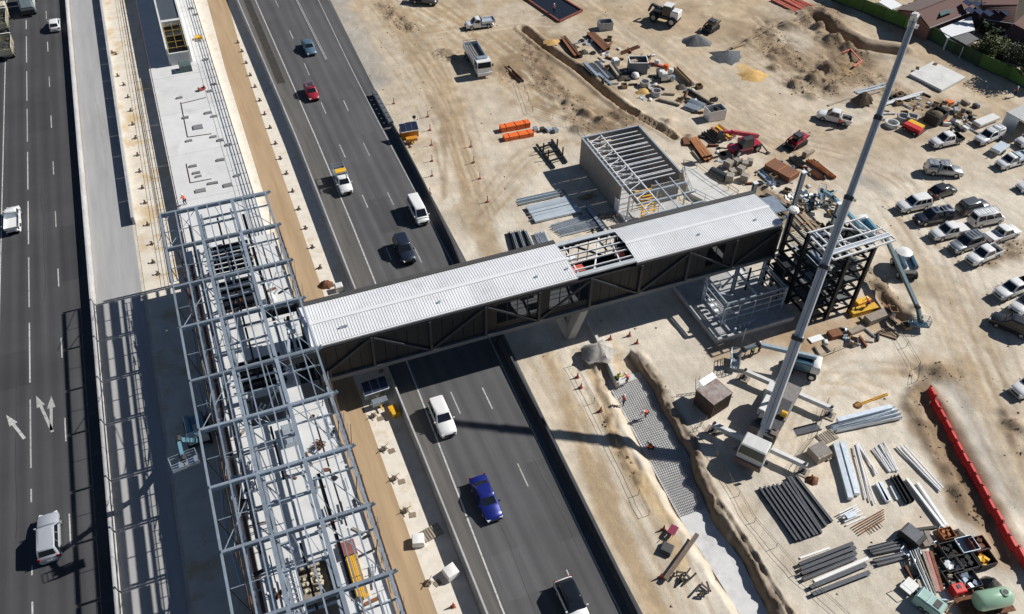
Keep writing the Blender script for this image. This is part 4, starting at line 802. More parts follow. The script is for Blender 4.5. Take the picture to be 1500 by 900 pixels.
for k in range(5):
    a, b = piv+ax_*Lb*(fr[k]-(.02 if k else .03)), piv+ax_*Lb*fr[k+1]; h = wd[k]
    prof = [(-.5,.32),(-.38,.5),(.38,.5),(.5,.32),(.5,-.2),(.3,-.5),(-.3,-.5),(-.5,-.2)]
    sec = part(T, 'boom_section', MB().loft([[p+sr*u*h+su*v*h*1.15 for u, v in prof] for p in (a, b)]), BOOMM[k])
    part(sec, 'collar', MB().loft([[p+sr*u*h*1.14+su*v*h*1.3 for u, v in prof] for p in (b-ax_*.5, b-ax_*.05)]), DG if k < 4 else CW)
    if k: part(sec, 'sheave', MB().tube(b-ax_*.3+sr*h*.6, b-ax_*.3+sr*(h*.6+.25), .22, 8), CW)
part(T, 'boom_head', MB().box(tip+ax_*.3,(.9,.7,.9)).box(tip+ax_*.6+su*.4,(.5,.4,.5)), CW)
part(T, 'head_sheave', MB().tube(tip+ax_*.4-sr*.5, tip+ax_*.4+sr*.5, .35, 10), DG)
part(T, 'luffing_cylinder', MB().tube((.8,0,2.0), piv+ax_*7.0-su*.7, .22, 10), CW); part(T, 'boom_foot', MB().box((-3.3,0,2.7),(1.3,1.5,1.2),ch=.1), DG)
part(T, 'hoist_rope', MB().tube(tip+ax_*.5+su*.5, piv+su*.9+ax_*.5, .03, 4), DG)
# ---------------------------------------------------------------- cars, utes and vans
WHM = {}
def put_wheels(T, xf, xr, tw, r, wd=.24, ax=(), z=None):
    if (r, wd) not in WHM: WHM[(r,wd)] = (wheel_mb(r,wd).mesh('wheel', BLACK, 40), rim_mb(r,wd).mesh('rim', RIM))
    w_, r_ = WHM[(r,wd)]
    for x in (xf, xr)+tuple(ax):
        for s in (-1,1): o = part(T, 'wheel', w_, None); o.location = (x, s*tw, r if z is None else z); part(o, 'rim', r_, None)
def ring(x, hw, zb, zt, cr=.03):
    return [(x,-hw*.93,zb),(x,-hw,zb+.18),(x,-hw,zt-.26),(x,-hw*.97,zt-.10),(x,-hw*.86,zt-.02),(x,0,zt+cr),(x,hw*.86,zt-.02),(x,hw*.97,zt-.10),(x,hw,zt-.26),(x,hw,zb+.18),(x,hw*.93,zb)]
SPEC = { # L, W, body profile [(x frac, top z)], cabin (rear base, rear top, front top, front base as x), roof z, belt z, wheel radius, axles
 'sedan': dict(L=4.8, W=1.84, H=1.45, belt=.93, hood=.80, tail=.92, cab=(-1.75,-1.05,.35,1.15), r=.33, ax=(1.42,-1.38)),
 'hatch': dict(L=4.3, W=1.80, H=1.50, belt=.93, hood=.84, tail=.92, cab=(-2.0,-1.45,.30,1.05), r=.32, ax=(1.3,-1.3)),
 'suv':   dict(L=4.85, W=1.92, H=1.82, belt=1.10, hood=1.02, tail=1.08, cab=(-2.3,-2.05,.35,1.05), r=.38, ax=(1.42,-1.42)),
 'cross': dict(L=4.6, W=1.85, H=1.65, belt=1.02, hood=.94, tail=1.0, cab=(-2.15,-1.6,.30,1.1), r=.36, ax=(1.35,-1.35)),
 'van':   dict(L=5.0, W=1.80, H=2.0, belt=1.12, hood=1.02, tail=1.1, cab=(-2.42,-2.36,1.2,1.95), r=.34, ax=(1.6,-1.4)),
 'dual':  dict(L=5.35, W=1.88, H=1.80, belt=1.08, hood=1.02, tail=.62, cab=(-.95,-.72,.62,1.32), r=.39, ax=(1.62,-1.58)),
 'single':dict(L=5.2, W=1.84, H=1.76, belt=1.08, hood=1.0, tail=.62, cab=(-.15,-.02,.85,1.45), r=.39, ax=(1.62,-1.5)),
}
HEADL = mat('headlight_lens', (.7,.72,.74), .1, 0, var=.05); TAILL = mat('tail_light_red', (.35,.01,.01), .3); PLATE = mat('number_plate', (.6,.6,.58), .5)
def vehicle(kind, name, label, cat, pos, rz, pm, group=None, extra=(), roofm=None, tubm=None):
    S = SPEC[kind]; L, Wd, hw = S['L'], S['W'], S['W']/2; T = thing(name, label, cat, (pos[0],pos[1],pos[2] if len(pos) > 2 else 0.0), rz, group)
    b, h, t = S['belt'], S['hood'], S['tail']; c0, c1, c2, c3 = S['cab']; x0, x1 = -L/2, L/2
    prof = [(x0,t-.25 if kind not in ('dual','single') else t-.1,.86),(x0+.06,t-.05,.95),(x0+.35,t,1.0),(c0-.02,t if kind in ('dual','single') else b,1.0),(c0+.12,b,1.0),(c3-.1,b,1.0),(c3+.15,h+.06,1.0),(x1-.6,h-.01,.98),(x1-.28,h-.08,.95),(x1-.1,h-.2,.88),(x1-.02,h-.34,.8),(x1,h-.48,.74)]
    body = part(T, 'body', MB().loft([ring(x, hw*f, .32, z) for x, z, f in prof]), pm, smooth=38)
    part(T, 'underbody', MB().box((0,0,.34),(L*.94,Wd*.9,.2)), BLACK)
    T.scale = (1.06,1.04,1.13)
    put_wheels(T, S['ax'][0], S['ax'][1], hw-.10, S['r'])
    wb, wt, H = hw*.95, hw*.80, S['H']
    def rr(xa, xb, w_, z): return [(xa,-w_*.9,z),(xa+.08,-w_,z),(xb-.12,-w_,z),(xb,-w_*.86,z),(xb+.02,0,z),(xb,w_*.86,z),(xb-.12,w_,z),(xa+.08,w_,z),(xa,w_*.9,z),(xa-.01,0,z)]
    part(T, 'cabin', MB().loft([rr(c0,c3,wb,b-.06), rr(c1,c2,wt,H-.09), rr(c1+.07,c2-.1,wt*.93,H-.015), rr(c1+.3,c2-.35,wt*.6,H+.01)]), roofm or pm, smooth=35)
    zb_, zt_ = b+.0, H-.12
    def lr(z): f = (z-(b-.06))/(H-.09-(b-.06)); return c0+(c1-c0)*f, c3+(c2-c3)*f, wb+(wt-wb)*f
    (ra, fa, wa), (rb_, fb, wb2) = lr(zb_+.04), lr(zt_); e = .012
    part(T, 'windscreen', MB().add([(fa+e,-wa*.84,zb_+.04),(fa+.02+e,0,zb_+.04),(fa+e,wa*.84,zb_+.04),(fb+e,wb2*.83,zt_),(fb+.02+e,0,zt_),(fb+e,-wb2*.83,zt_)], [(0,1,4,5),(1,2,3,4)]), GLASS)
    part(T, 'rear_window', MB().add([(ra-e,-wa*.8,zb_+.1),(ra-e,wa*.8,zb_+.1),(rb_-e,wb2*.8,zt_),(rb_-e,-wb2*.8,zt_)], [(3,2,1,0)]), GLASS)
    n = 1 if kind == 'single' else (3 if kind in ('suv','van') else 2)
    for s in (-1,1):
        for k in range(n):
            g = .05; u0, u1 = k/n, (k+1)/n
            A = ra+.16+(fa-.32-ra)*u0+g/2; B = ra+.16+(fa-.32-ra)*u1-g/2; C = rb_+.14+(fb-.26-rb_)*u1-g/2; D = rb_+.14+(fb-.26-rb_)*u0+g/2
            v = [(A,s*(wa+e),zb_+.05),(B,s*(wa+e),zb_+.05),(C,s*(wb2+e),zt_),(D,s*(wb2+e),zt_)]
            part(T, 'side_window', MB().quad(*(v if s < 0 else v[::-1])), GLASS)
        part(T, 'mirror', MB().box((c3-.25,s*(hw+.1),b+.05),(.12,.2,.16),ch=.02), pm)
        part(T, 'headlight', MB().box((x1-.16,s*hw*.68,h-.28),(.26,.34,.16),rz=-s*.3), HEADL)
        part(T, 'tail_light', MB().box((x0+.03,s*hw*.84,t-.12 if kind not in ('dual','single') else .85),(.1,.18,.3)), TAILL)
    part(T, 'grille', MB().box((x1-.015,0,h-.42),(.08,hw*1.1,.18)), BLACK); part(T, 'number_plate', MB().box((x0-.035,0,.62),(.02,.45,.13)), PLATE)
    tm = tubm or pm
    if kind == 'dual':
        xa, xb = x0+.05, c0-.06
        if 'canopy' in extra:
            part(T, 'canopy', MB().loft([rr(xa,xb,hw*.96,t-.05), rr(xa+.02,xb,hw*.94,1.15), rr(xa+.14,xb-.02,wt*1.0,H-.1), rr(xa+.25,xb-.08,wt*.9,H-.02)]), tm, smooth=35)
            for s in (-1,1): part(T, 'canopy_window', MB().quad(*[(xa+.3,s*(hw*.925),1.2),(xb-.15,s*(hw*.925),1.2),(xb-.15,s*wt*1.035,H-.2),(xa+.35,s*wt*1.035,H-.2)][::(1 if s < 0 else -1)]), GLASS)
        elif 'cover' in extra: part(T, 'tub_cover', MB().box(((xa+xb)/2,0,(t+1.06)/2),(xb-xa,Wd*.97,1.06-t),ch=.05), BLACK if 'darkcover' in extra else tm)
        else:
            tub = part(T, 'tub', MB().box(((xa+xb)/2,-hw*.93,(t+1.06)/2),(xb-xa,.1,1.06-t)).box(((xa+xb)/2,hw*.93,(t+1.06)/2),(xb-xa,.1,1.06-t)).box((xa+.04,0,(t+1.04)/2),(.08,Wd*.86,1.04-t)).box((xb-.03,0,(t+1.06)/2),(.06,Wd*.86,1.06-t)), tm)
            part(tub, 'liner', MB().box(((xa+xb)/2,0,t+.03),(xb-xa-.16,Wd*.84,.05)), BLACK)
    if kind == 'single':
        xa, xb = x0-.15, c0-.1; tray = part(T, 'tray', MB().box(((xa+xb)/2,0,.98),(xb-xa,Wd*1.0,.1)), tubm or GALVL)
        for s in (-1,1): part(tray, 'tray_side', MB().box(((xa+xb)/2,s*Wd*.49,1.14),(xb-xa,.04,.26)), tubm or GALVL)
        part(tray, 'tailgate', MB().box((xa,0,1.14),(.04,Wd,.26)), tubm or GALVL); part(tray, 'headboard', MB().box((xb-.03,0,1.4),(.06,Wd*.95,.75)), GALV)
        if 'ladder' in extra:
            for s in (-1,1): part(tray, 'rack_rail', MB().bar((xa,s*.8,1.95),(xb+1.2,s*.8,1.95),.06,.06), GALV)
            for k in range(4): part(tray, 'rack_bar', MB().bar((xa+.2+k*.8,-.8,1.95),(xa+.2+k*.8,.8,1.95),.05,.05), GALV)
            for xx in (xa+.1, xb-.05):
                for s in (-1,1): part(tray, 'rack_post', MB().bar((xx,s*.8,1.05),(xx,s*.8,1.95),.06,.06), GALV)
    if 'rack' in extra:
        rx0, rx1 = (c1+.1, c2-.1) if kind != 'dual' else (x0+.4, c2-.1)
        for s in (-1,1): part(T, 'roof_rail', MB().bar((rx0,s*wt*.85,H+.12),(rx1,s*wt*.85,H+.12),.05,.05), GALV)
        for k in range(5): part(T, 'roof_bar', MB().bar((rx0+(rx1-rx0)*k/4,-wt*.85,H+.14),(rx0+(rx1-rx0)*k/4,wt*.85,H+.14),.06,.04), GALV)
        for xx in (rx0+.15, rx1-.15):
            for s in (-1,1): part(T, 'rack_foot', MB().bar((xx,s*wt*.85,H-.12),(xx,s*wt*.85,H+.12),.06,.06), GALV)
    if 'blackroof' in extra: part(T, 'glass_roof', MB().loft([rr(c1+.12,c2-.05,wt*.84,H-.012), rr(c1+.32,c2-.34,wt*.56,H+.018)]), GLASS)
    if 'bullbar' in extra: part(T, 'bull_bar', MB().tube((x1+.1,-.7,.95),(x1+.1,.7,.95),.05,6).tube((x1+.1,-.7,.5),(x1+.1,.7,.5),.05,6).tube((x1+.1,-.4,.45),(x1+.1,-.4,.98),.04,6).tube((x1+.1,.4,.45),(x1+.1,.4,.98),.04,6), BLACK)
    if 'sunroof' in extra: part(T, 'sunroof', MB().box(((c1+c2)/2,0,H+.015),(.9,.8,.03)), GLASS)
    if 'spare' in extra: part(T, 'spare_wheel', MB().lathe([(.05,-.12),(.33,-.12),(.35,0),(.33,.12),(.05,.12)], c=(x0-.14,-.2,.95), n=14, axis='X'), BLACK)
    return T
UP = PI/2; DN = -PI/2
def at(px, py, z=0.0): return G(px, py, z)
def road_dir(y, up=True): return UP if up else DN
g1 = 'vehicles driving on the west road'; g2 = 'vehicles driving on the east road'
# west road (traffic drives north, away)
vehicle('hatch', 'white_hatchback', 'small white hatchback on the west road near the trucks', 'car', at(82,41), UP, PW, g1)
vehicle('single', 'white_tray_ute', 'white tray ute on the west road beside the bare concrete strip', 'ute', at(22,327), UP, PW, g1, tubm=PW)
s_ = vehicle('suv', 'silver_wagon', 'silver four wheel drive wagon behind the painted arrows', 'car', at(76,792), UP, paint('pale_silver', (.50,.53,.57), .3), g1); s_.scale = (1.14,1.06,1.13)
# east road (traffic drives south, towards the camera)
E1 = lambda y: (lerp(y, EY, EL)+D1X(y))/2
vehicle('sedan', 'blue_grey_sedan', 'steel blue sedan, farthest car on the east road', 'car', at(453,74), DN+.01, PTEAL, g2)
vehicle('hatch', 'red_hatchback', 'dark red car with open sunroof on the east road', 'car', at(457,140), DN, PRED, g2, extra=('sunroof','rack'))
vehicle('single', 'white_tray_ute', 'white work ute with yellow sign and ladder rack on the east road', 'ute', at(503,272), DN, PW, g2, extra=('ladder',), tubm=GALV)
vehicle('van', 'white_van', 'white delivery van on the east road beside the dark barrier', 'van', at(613,316), DN, PW, g2)
vehicle('suv', 'black_four_wheel_drive', 'black four wheel drive on the east road just north of the footbridge', 'car', at(593,372), DN, PNAVY, g2, extra=('bullbar',))
vehicle('suv', 'white_wagon', 'white wagon on the east road just south of the footbridge', 'car', at(648,618), DN, PW, g2)
b_ = vehicle('sedan', 'blue_sedan', 'bright blue sedan on the east road south of the white wagon', 'car', at(712,735), DN, PBLU, g2); b_.scale = (1.13,1.06,1.12)
vehicle('cross', 'white_glass_roof_car', 'white car with black glass roof at the bottom edge of the photo', 'car', at(838,888), DN, PW, g2, roofm=GLASS)
T = bpy.data.objects['white_tray_ute.001']; part(T, 'sign_board', MB().box((-.75,0,1.75),(.9,1.6,.5),ch=.05), YELL)
# parked on the site
g3 = 'vehicles parked on the building site'
def pk(kind, name, label, a, b, pm, cat='ute', extra=(), tubm=None, roofm=None):
    """a and b: photo positions of the rear and the front end on the ground"""
    p, q = G(*a), G(*b); c = (p+q)/2; return vehicle(kind, name, label, cat, (c.x,c.y,hz(c.x,c.y)+.03), math.atan2(q.y-p.y,q.x-p.x), pm, g3, extra, roofm, tubm)
pk('dual','white_ute','white dual cab ute parked alone on the open sand beside a worker',(1245,184),(1196,172),PW)
pk('single','white_tray_ute','white ute with pale tray parked beside the tipper truck',(722,37),(682,42),PW,tubm=GALVL)
pk('dual','white_ute','white ute with black tub parked behind the red and yellow trailer',(1407,206),(1360,216),PW,tubm=PBLK)
pk('dual','white_ute','white ute with ladder racks parked next to the grey site shed',(1466,197),(1426,214),PW,extra=('canopy','rack'))
pk('dual','silver_ute','silver ute with canopy parked broadside in the middle of the yard',(1352,252),(1408,257),PSIL,extra=('canopy','rack'))
pk('hatch','black_hatchback','small black hatchback parked behind the white wagon',(1362,290),(1396,279),PBLK,'car')
pk('suv','white_wagon','white wagon with dark windscreen, first in the row of parked vehicles',(1360,300),(1312,310),PW,'car')
pk('dual','dark_ute','charcoal ute with canopy parked beside the white wagon',(1390,320),(1338,328),PNAVY,extra=('canopy','rack'))
pk('suv','dark_people_mover','dark grey people mover parked in the second row',(1400,315),(1445,303),PGRY,'car')
pk('van','white_van','white van with roof bars parked in the second row',(1418,332),(1465,322),PW,'van',extra=('rack',))
pk('dual','white_ute','white ute with closed tub, third in the row of parked vehicles',(1412,340),(1362,351),PW,extra=('cover',))
pk('dual','white_ute','white ute with white tub cover parked in the second row',(1445,356),(1485,342),PW,extra=('cover',))
pk('suv','grey_roof_rack_wagon','silver blue wagon with black roof rack, fourth in the row',(1432,356),(1392,370),PSIL,'car',extra=('rack',),roofm=PGRY)
pk('dual','white_ute','white ute with open tub at the near end of the row',(1459,372),(1416,390),PW)
pk('dual','white_ute','white ute with dark tub parked beside the dirt heap at the right edge',(1505,420),(1454,441),PW,tubm=PBLK)
pk('suv','white_wagon','white wagon cut by the right edge of the photo above the black wagon',(1520,438),(1478,464),PW,'car')
pk('suv','black_wagon','black wagon parked at the right edge of the photo',(1502,492),(1455,472),PBLK,'car')
pk('dual','white_ute','white ute half out of the photo at the right edge near the barriers',(1530,560),(1486,580),PW)
pk('single','white_tray_ute','white tray ute beside the small trailer at the right edge',(1500,235),(1458,248),PW,tubm=GALVL)
pk('sedan','white_sedan','white sedan at the right edge of the photo below the tray ute',(1535,270),(1484,282),PW,'car')
pk('dual','white_ute','white ute parked in front of the site shed with tools in its tub',(1528,205),(1488,216),PW,tubm=GALVL)
pk('single','dark_tray_ute','dark work vehicle at the top edge of the photo',(608,3),(634,6),PGRY)
# ---------------------------------------------------------------- trucks on the west road
def truck_wheels(T, xs_, tw, r=.5, wd=.35):
    put_wheels(T, xs_[0], xs_[-1], tw, r, wd, tuple(xs_[1:-1]))
T = thing('garbage_truck', 'blue grey rubbish truck with round green emblem on its back, top of the west road', 'truck', at(44,14), UP, g1)
GT = mat('truck_blue_grey', (.24,.29,.31), .5, .1, var=.15, scale=1.5)
part(T, 'body', MB().loft([[(x,-1.25,z0),(x,1.25,z0),(x,1.25,z1),(x,.9,z1+.25),(x,-.9,z1+.25),(x,-1.25,z1)] for x, z0, z1 in ((-3.2,1.0,1.6),(-2.4,.9,3.0),(2.2,.9,3.0))]), GT)
part(T, 'side_panel', MB().box((-.2,-1.27,2.1),(4.8,.04,1.7)), PW)
lg = part(T, 'emblem', MB().lathe([(.36,0),(.46,0),(.46,.02),(.36,.02)], n=16), mat('emblem_green',(.05,.28,.12),.5)); lg.location = (-2.84,0,2.42); lg.rotation_euler = (0,-math.radians(60),0)
lg2 = part(T, 'emblem_mark', MB().box((0,0,.015),(.3,.12,.02)), mat('emblem_green',(.05,.28,.12),.5)); lg2.location = (-2.84,0,2.42); lg2.rotation_euler = (0,-math.radians(60),.6)
part(T, 'hopper', MB().box((-3.25,0,1.1),(.7,2.3,.9),ch=.1), DG); cab = part(T, 'cab', MB().box((3.5,0,1.9),(2.0,2.4,2.2),ch=.15), PW); part(cab, 'windscreen', MB().box((4.51,0,2.2),(.02,2.1,.9)), GLASS)
for s in (-1,1): part(T, 'tail_light', MB().box((-3.3,s*.95,1.35),(.06,.2,.2)), TAILL)
truck_wheels(T, (3.3,-1.2,-2.3), 1.05)
for nm, lab, p, cabd in (('tipper_truck','beige tipper truck loaded with dark rubble in the left lane of the west road',(5,42),True),('tipper_trailer','beige tipper trailer loaded with dark rubble behind the tipper truck',(12,80),False)):
    T = thing(nm, lab, 'truck' if cabd else 'trailer', at(*p), UP, g1); BE = mat('tipper_beige', (.52,.48,.36), .5, var=.12)
    part(T, 'chassis', MB().box((0,0,.85),(5.6,1.0,.3)), DG)
    tub = part(T, 'tub', MB().box((0,-1.2,1.75),(5.0,.1,1.3)).box((0,1.2,1.75),(5.0,.1,1.3)).box((-2.5,0,1.6),(.1,2.3,1.1)).box((2.5,0,1.95),(.1,2.3,1.6)).box((0,0,1.1),(5.0,2.4,.1)), BE)
    for s in (-1,1):
        for k in range(6): part(tub, 'rib', MB().box((-2.1+k*.84,s*1.28,1.75),(.12,.08,1.25)), BE)
    ld = MB()
    for k in range(34): ld.box((random.uniform(-2.1,2.1),random.uniform(-.9,.9),1.7+random.uniform(0,.35)),(random.uniform(.4,.9),random.uniform(.3,.8),random.uniform(.3,.6)),rz=random.random()*3,rx=random.uniform(-.4,.4))
    o = part(T, 'load', ld, mat('dark_rubble',(.06,.06,.055),.9,var=.4)); o['kind'] = 'stuff'
    part(T, 'headboard', MB().box((2.7,0,2.6),(.5,2.4,.12)), PW)
    truck_wheels(T, (1.2,-.1,-1.4) if not cabd else (3.6,-.6,-1.8), 1.05)
    if cabd: c_ = part(T, 'cab', MB().box((4.1,0,1.9),(2.0,2.4,2.3),ch=.15), BE); part(c_, 'windscreen', MB().box((5.11,0,2.2),(.02,2.1,.9)), GLASS)
# white tipper on the sand
p, q = G(686,74), G(712,118); TR = math.atan2(q.y-p.y,q.x-p.x)
T = thing('flatbed_truck', 'white truck with long grey slatted tray standing on the sand', 'truck', ((p.x+q.x)/2,(p.y+q.y)/2,.0), TR)
part(T, 'chassis', MB().box((0,0,.8),(8.0,1.0,.35)), DG); tray = part(T, 'tray', MB().box((-1.0,0,1.25),(6.2,2.4,.2)), GALV)
for k in range(6): part(tray, 'slat', MB().box((-1.0,-1.0+k*.4,1.5),(6.0,.26,.06)), mat('grey_slat',(.22,.21,.20),.6,var=.25))
for s in (-1,1): part(tray, 'side_board', MB().box((-1.0,s*1.2,1.65),(6.2,.08,.9)), GALVL)
part(tray, 'tailgate', MB().box((-4.1,0,1.6),(.06,2.4,.75)), GALVL); part(tray, 'rack', MB().box((-4.1,0,2.3),(.06,2.3,.06)).box((-4.1,-1.1,2.1),(.06,.06,.6)).box((-4.1,1.1,2.1),(.06,.06,.6)), GALV)
cab = part(T, 'cab', MB().loft([[(x,-1.2,z) if i == 0 else (x,1.2,z) for i in (0,1)]+[(x2,1.2,z),(x2,-1.2,z)] for x, x2, z in ((2.4,4.3,.7),(2.4,4.35,1.7),(2.5,4.1,2.6),(2.6,3.95,2.7))]), PW)
part(cab, 'windscreen', MB().quad((4.355,-1.1,1.75),(4.355,1.1,1.75),(4.13,1.05,2.55),(4.13,-1.05,2.55)), GLASS); part(cab, 'bumper', MB().box((4.42,0,.75),(.2,2.4,.5)), PW); part(cab, 'roof_bars', MB().box((2.9,0,2.85),(.8,1.8,.06)), GALV)
for s in (-1,1): part(cab, 'side_window', MB().quad(*[(2.7,s*1.21,1.8),(4.1,s*1.21,1.8),(3.9,s*1.205,2.5),(2.75,s*1.205,2.5)][::(1 if s < 0 else -1)]), GLASS); part(cab, 'mirror', MB().box((4.2,s*1.4,2.0),(.1,.2,.5)), DG)
truck_wheels(T, (3.3,-1.8,-3.0), 1.0, .48); T.scale = (1.1,1.08,1.12)
# ---------------------------------------------------------------- boom lifts
def boom_lift(label, base, pts, bz, brz, hd, body=PLB, wht=False, bm=None, group='boom lifts', rm=None):
    rm = rm or GALV
    """base: ground point of the chassis, pts: boom centre line in world points, basket at the last point"""
    T = thing('boom_lift', label, 'boom lift', base, 0, group); B = Vector(base); R = Matrix.Rotation(hd,3,'Z')
    def L_(v): return B + R @ Vector(v)
    part(T, 'chassis', MB().box(B+Vector((0,0,.75)),(3.6,1.5,.5),rz=hd,ch=.05), DG, world=True)
    for x in (-1.35,1.35):
        for s in (-1,1):
            c = L_((x,s*1.05,.55)); d = R @ Vector((0,s*.2,0)); w_ = part(T, 'wheel', MB().tube(c-d, c+d, .55, 16), BLACK, world=True); part(w_, 'rim', MB().tube(c+d*.96, c+d*1.06, .3, 10), CW, world=True)
    part(T, 'turntable', MB().box(B+Vector((0,0,1.35)),(3.2,1.9,.7),rz=hd,ch=.1), CW if wht else body, world=True)
    c = L_((-1.5,0,1.7)); part(T, 'counterweight', MB().lathe([(.2,0),(1.0,.1),(1.25,.6),(1.1,1.15),(.3,1.4)], c=(c.x,c.y,c.z-.6), n=12) if wht else MB().box(c,(1.0,2.2,1.1),rz=hd,ch=.15), CW, smooth=50, world=True)
    for s in (-1,1): part(T, 'engine_cover', MB().box(L_((.2,s*.75,1.95)),(2.4,.55,.6),rz=hd,ch=.08), body, world=True)
    for k, (a, b) in enumerate(zip(pts[:-1], pts[1:])):
        wdt = .42-.06*k; part(T, 'boom', MB().bar(a, b, wdt, wdt*1.15), bm or body, world=True)
        part(T, 'boom_joint', MB().lathe([(.3,-.3),(.3,.3)], c=Vector(b), n=8, axis='Y'), DG, world=True)
    q = Vector(pts[-1]); RB = Matrix.Rotation(brz,3,'Z'); bk = part(T, 'basket', MB().box(q+Vector((0,0,bz)),(2.4,1.0,.1),rz=brz), rm, world=True)
    cs = [q+Vector((0,0,bz))+RB@Vector((i*1.2,j*.5,0)) for i, j in ((-1,-1),(1,-1),(1,1),(-1,1))]
    for k in range(4):
        a, b = cs[k], cs[(k+1)%4]; part(bk, 'post', MB().tube(a, a+Vector((0,0,1.1)), .04, 5), rm, world=True)
        for z in (.4,.75,1.1): part(bk, 'rail', MB().tube(a+Vector((0,0,z)), b+Vector((0,0,z)), .035, 5), rm, world=True)
    part(bk, 'control_box', MB().box(q+Vector((0,0,bz+.9))+RB@Vector((0,.4,0)),(.7,.25,.3),rz=brz,ch=.03), DG, world=True)
    if bz > -1.2: part(bk, 'kick_plate', MB().box(q+Vector((0,0,bz+.15))+RB@Vector((0,-.5,0)),(2.4,.03,.25),rz=brz), rm if rm is not GALV else GALVL, world=True)
    return T
boom_lift('light blue boom lift raised beside the west edge of the station frame', (-8.9,66.5,0), [(-8.9,66.0,2.2),(-8.4,61.0,5.6),(-9.35,56.4,12.0),(-9.3,54.6,11.4)], -.9, .15, 1.6)
b0 = G(1172,543); b1 = G(1196,524,2.6); b2 = G(1112,505,2.9); b3 = G(1078,522,1.5)
boom_lift('blue and white boom lift with its boom laid flat behind the crane', (b0.x,b0.y,0), [b1, b2, G(1090,512,2.2), b3], -.9, 1.0, yaw_px((1195,548),(1150,535)), PLBD, bm=mat('lift_grey_blue',(.26,.33,.38),.5))
b0 = G(1322,398); b1 = G(1296,345,3.4); b2 = G(1344,450,2.9); b3 = G(1348,470,1.4)
boom_lift('boom lift with big white counterweight and basket on the sand', (b0.x,b0.y,0), [b1, b2, b3], -.7, yaw_px((1330,475),(1372,478)), yaw_px((1300,345),(1330,410)), PLBD, True, bm=mat('lift_grey_teal',(.10,.155,.18),.5), rm=PLBD)
b0 = G(1262,345); 
boom_lift('pale blue boom lift behind the crane boom with its basket among dark scrap', (b0.x,b0.y,0), [G(1262,335,2.6), G(1222,290,2.6), G(1205,280,1.8)], -.7, .9, yaw_px((1250,330),(1275,360)), PLB)
# ---------------------------------------------------------------- earthmoving machines
p, q = G(1065,228), G(1112,215); TR = math.atan2(q.y-p.y,q.x-p.x)+PI
T = thing('telehandler', 'dark red telehandler with raised boom and stabiliser legs', 'telehandler', ((p.x+q.x)/2,(p.y+q.y)/2,.05), TR)
part(T, 'chassis', MB().box((0,0,.95),(5.4,1.8,.6),ch=.1), PMAG); c_ = part(T, 'cab', MB().loft([[(x0,.05,z),(x0,1.05,z),(x1,1.05,z),(x1,.05,z)] for x0, x1, z in ((-.9,1.1,1.2),(-.9,1.3,1.8),(-.7,.9,2.7))]), GLASS); part(c_, 'cab_roof', MB().box((.1,.55,2.74),(1.7,1.05,.1),ch=.03), DG)
part(T, 'engine_cover', MB().box((-.6,-.7,1.6),(2.6,.8,.8),ch=.1), PMAG)
bo = part(T, 'boom', MB().bar((-2.4,-.15,2.0),(3.2,-.15,4.2),.5,.6), PMAG); part(bo, 'inner_boom', MB().bar((3.2,-.15,4.2),(4.8,-.15,4.6),.36,.42), PMAG); part(bo, 'carriage', MB().box((4.9,-.15,3.9),(.4,1.4,1.3)), DG)
for s in (-.5,.5): part(bo, 'fork', MB().box((5.6,-.15+s,3.3),(1.3,.16,.1)), DG)
put_wheels(T, 1.8, -1.8, 1.0, .62, .45)
for x in (2.9,-2.9):
    for s in (-1,1): sl_ = part(T, 'stabiliser', MB().bar((x,s*.6,.8),(x+.3*(1 if x > 0 else -1),s*2.1,.15),.18,.18), DG); part(sl_, 'pad', MB().box((x+.3*(1 if x > 0 else -1),s*2.1,.06),(.6,.5,.1)), DG)
p, q = G(1152,220), G(1182,205); TR = math.atan2(q.y-p.y,q.x-p.x)+PI
def skid(label, loc, rz, pm):
    T = thing('skid_loader', label, 'loader', loc, rz)
    for s in (-1,1):
        part(T, 'track', MB().extr([(-.2,0),(-.2,.75),(.2,.75),(.2,0)], [(-1.3,s*.8,.05),(1.2,s*.8,.05)]), BLACK); part(T, 'lift_arm', MB().bar((-1.3,s*.95,1.7),(1.5,s*.95,1.0),.15,.25).bar((1.5,s*.95,1.0),(1.9,s*.95,.4),.15,.2), pm)
    part(T, 'body', MB().box((-.9,0,1.15),(1.2,1.2,.9),ch=.1).box((.2,0,.8),(1.8,1.2,.5)), pm); c_ = part(T, 'cab', MB().loft([[(x0,-.55,z),(x0,.55,z),(x1,.55,z),(x1,-.55,z)] for x0, x1, z in ((-.4,.95,.9),(-.4,.95,1.9),(-.3,.8,2.05))]), GLASS); part(c_, 'cab_roof', MB().box((.25,0,2.09),(1.3,1.2,.08),ch=.02), PGRY)
    part(T, 'bucket', MB().extr([(-.95,0),(.95,0),(.95,.1),(-.95,.1)], [(1.7,0,.1),(2.5,0,.05)]).box((1.8,0,.4),(.1,1.9,.7)), DG)
skid('red tracked skid loader on the open sand near the telehandler', (*((p+q)/2)[:2],.05), TR, PMAG)
skid('dusty dark skid loader with wide bucket beside the gravel heap', (*G(1042,44)[:2],.05), yaw_px((1052,36),(1032,48)), mat('dusty_dark_paint',(.13,.11,.08),.7,var=.3))
p, q = G(958,28), G(988,36); TR = math.atan2(q.y-p.y,q.x-p.x)
T = thing('wheeled_machine', 'white and black wheeled work machine on the far sand', 'machine', (*((p+q)/2)[:2],.05), TR)
part(T, 'frame', MB().box((0,0,1.0),(5.2,1.7,.5),ch=.05), DG); part(T, 'hood', MB().box((1.9,0,1.8),(1.4,1.8,1.3),ch=.15), PW); part(T, 'cab', MB().box((.4,0,2.2),(1.4,1.6,1.6),ch=.15), GLASS); part(T, 'cab_roof', MB().box((.4,0,3.05),(1.5,1.7,.1),ch=.03), PW)
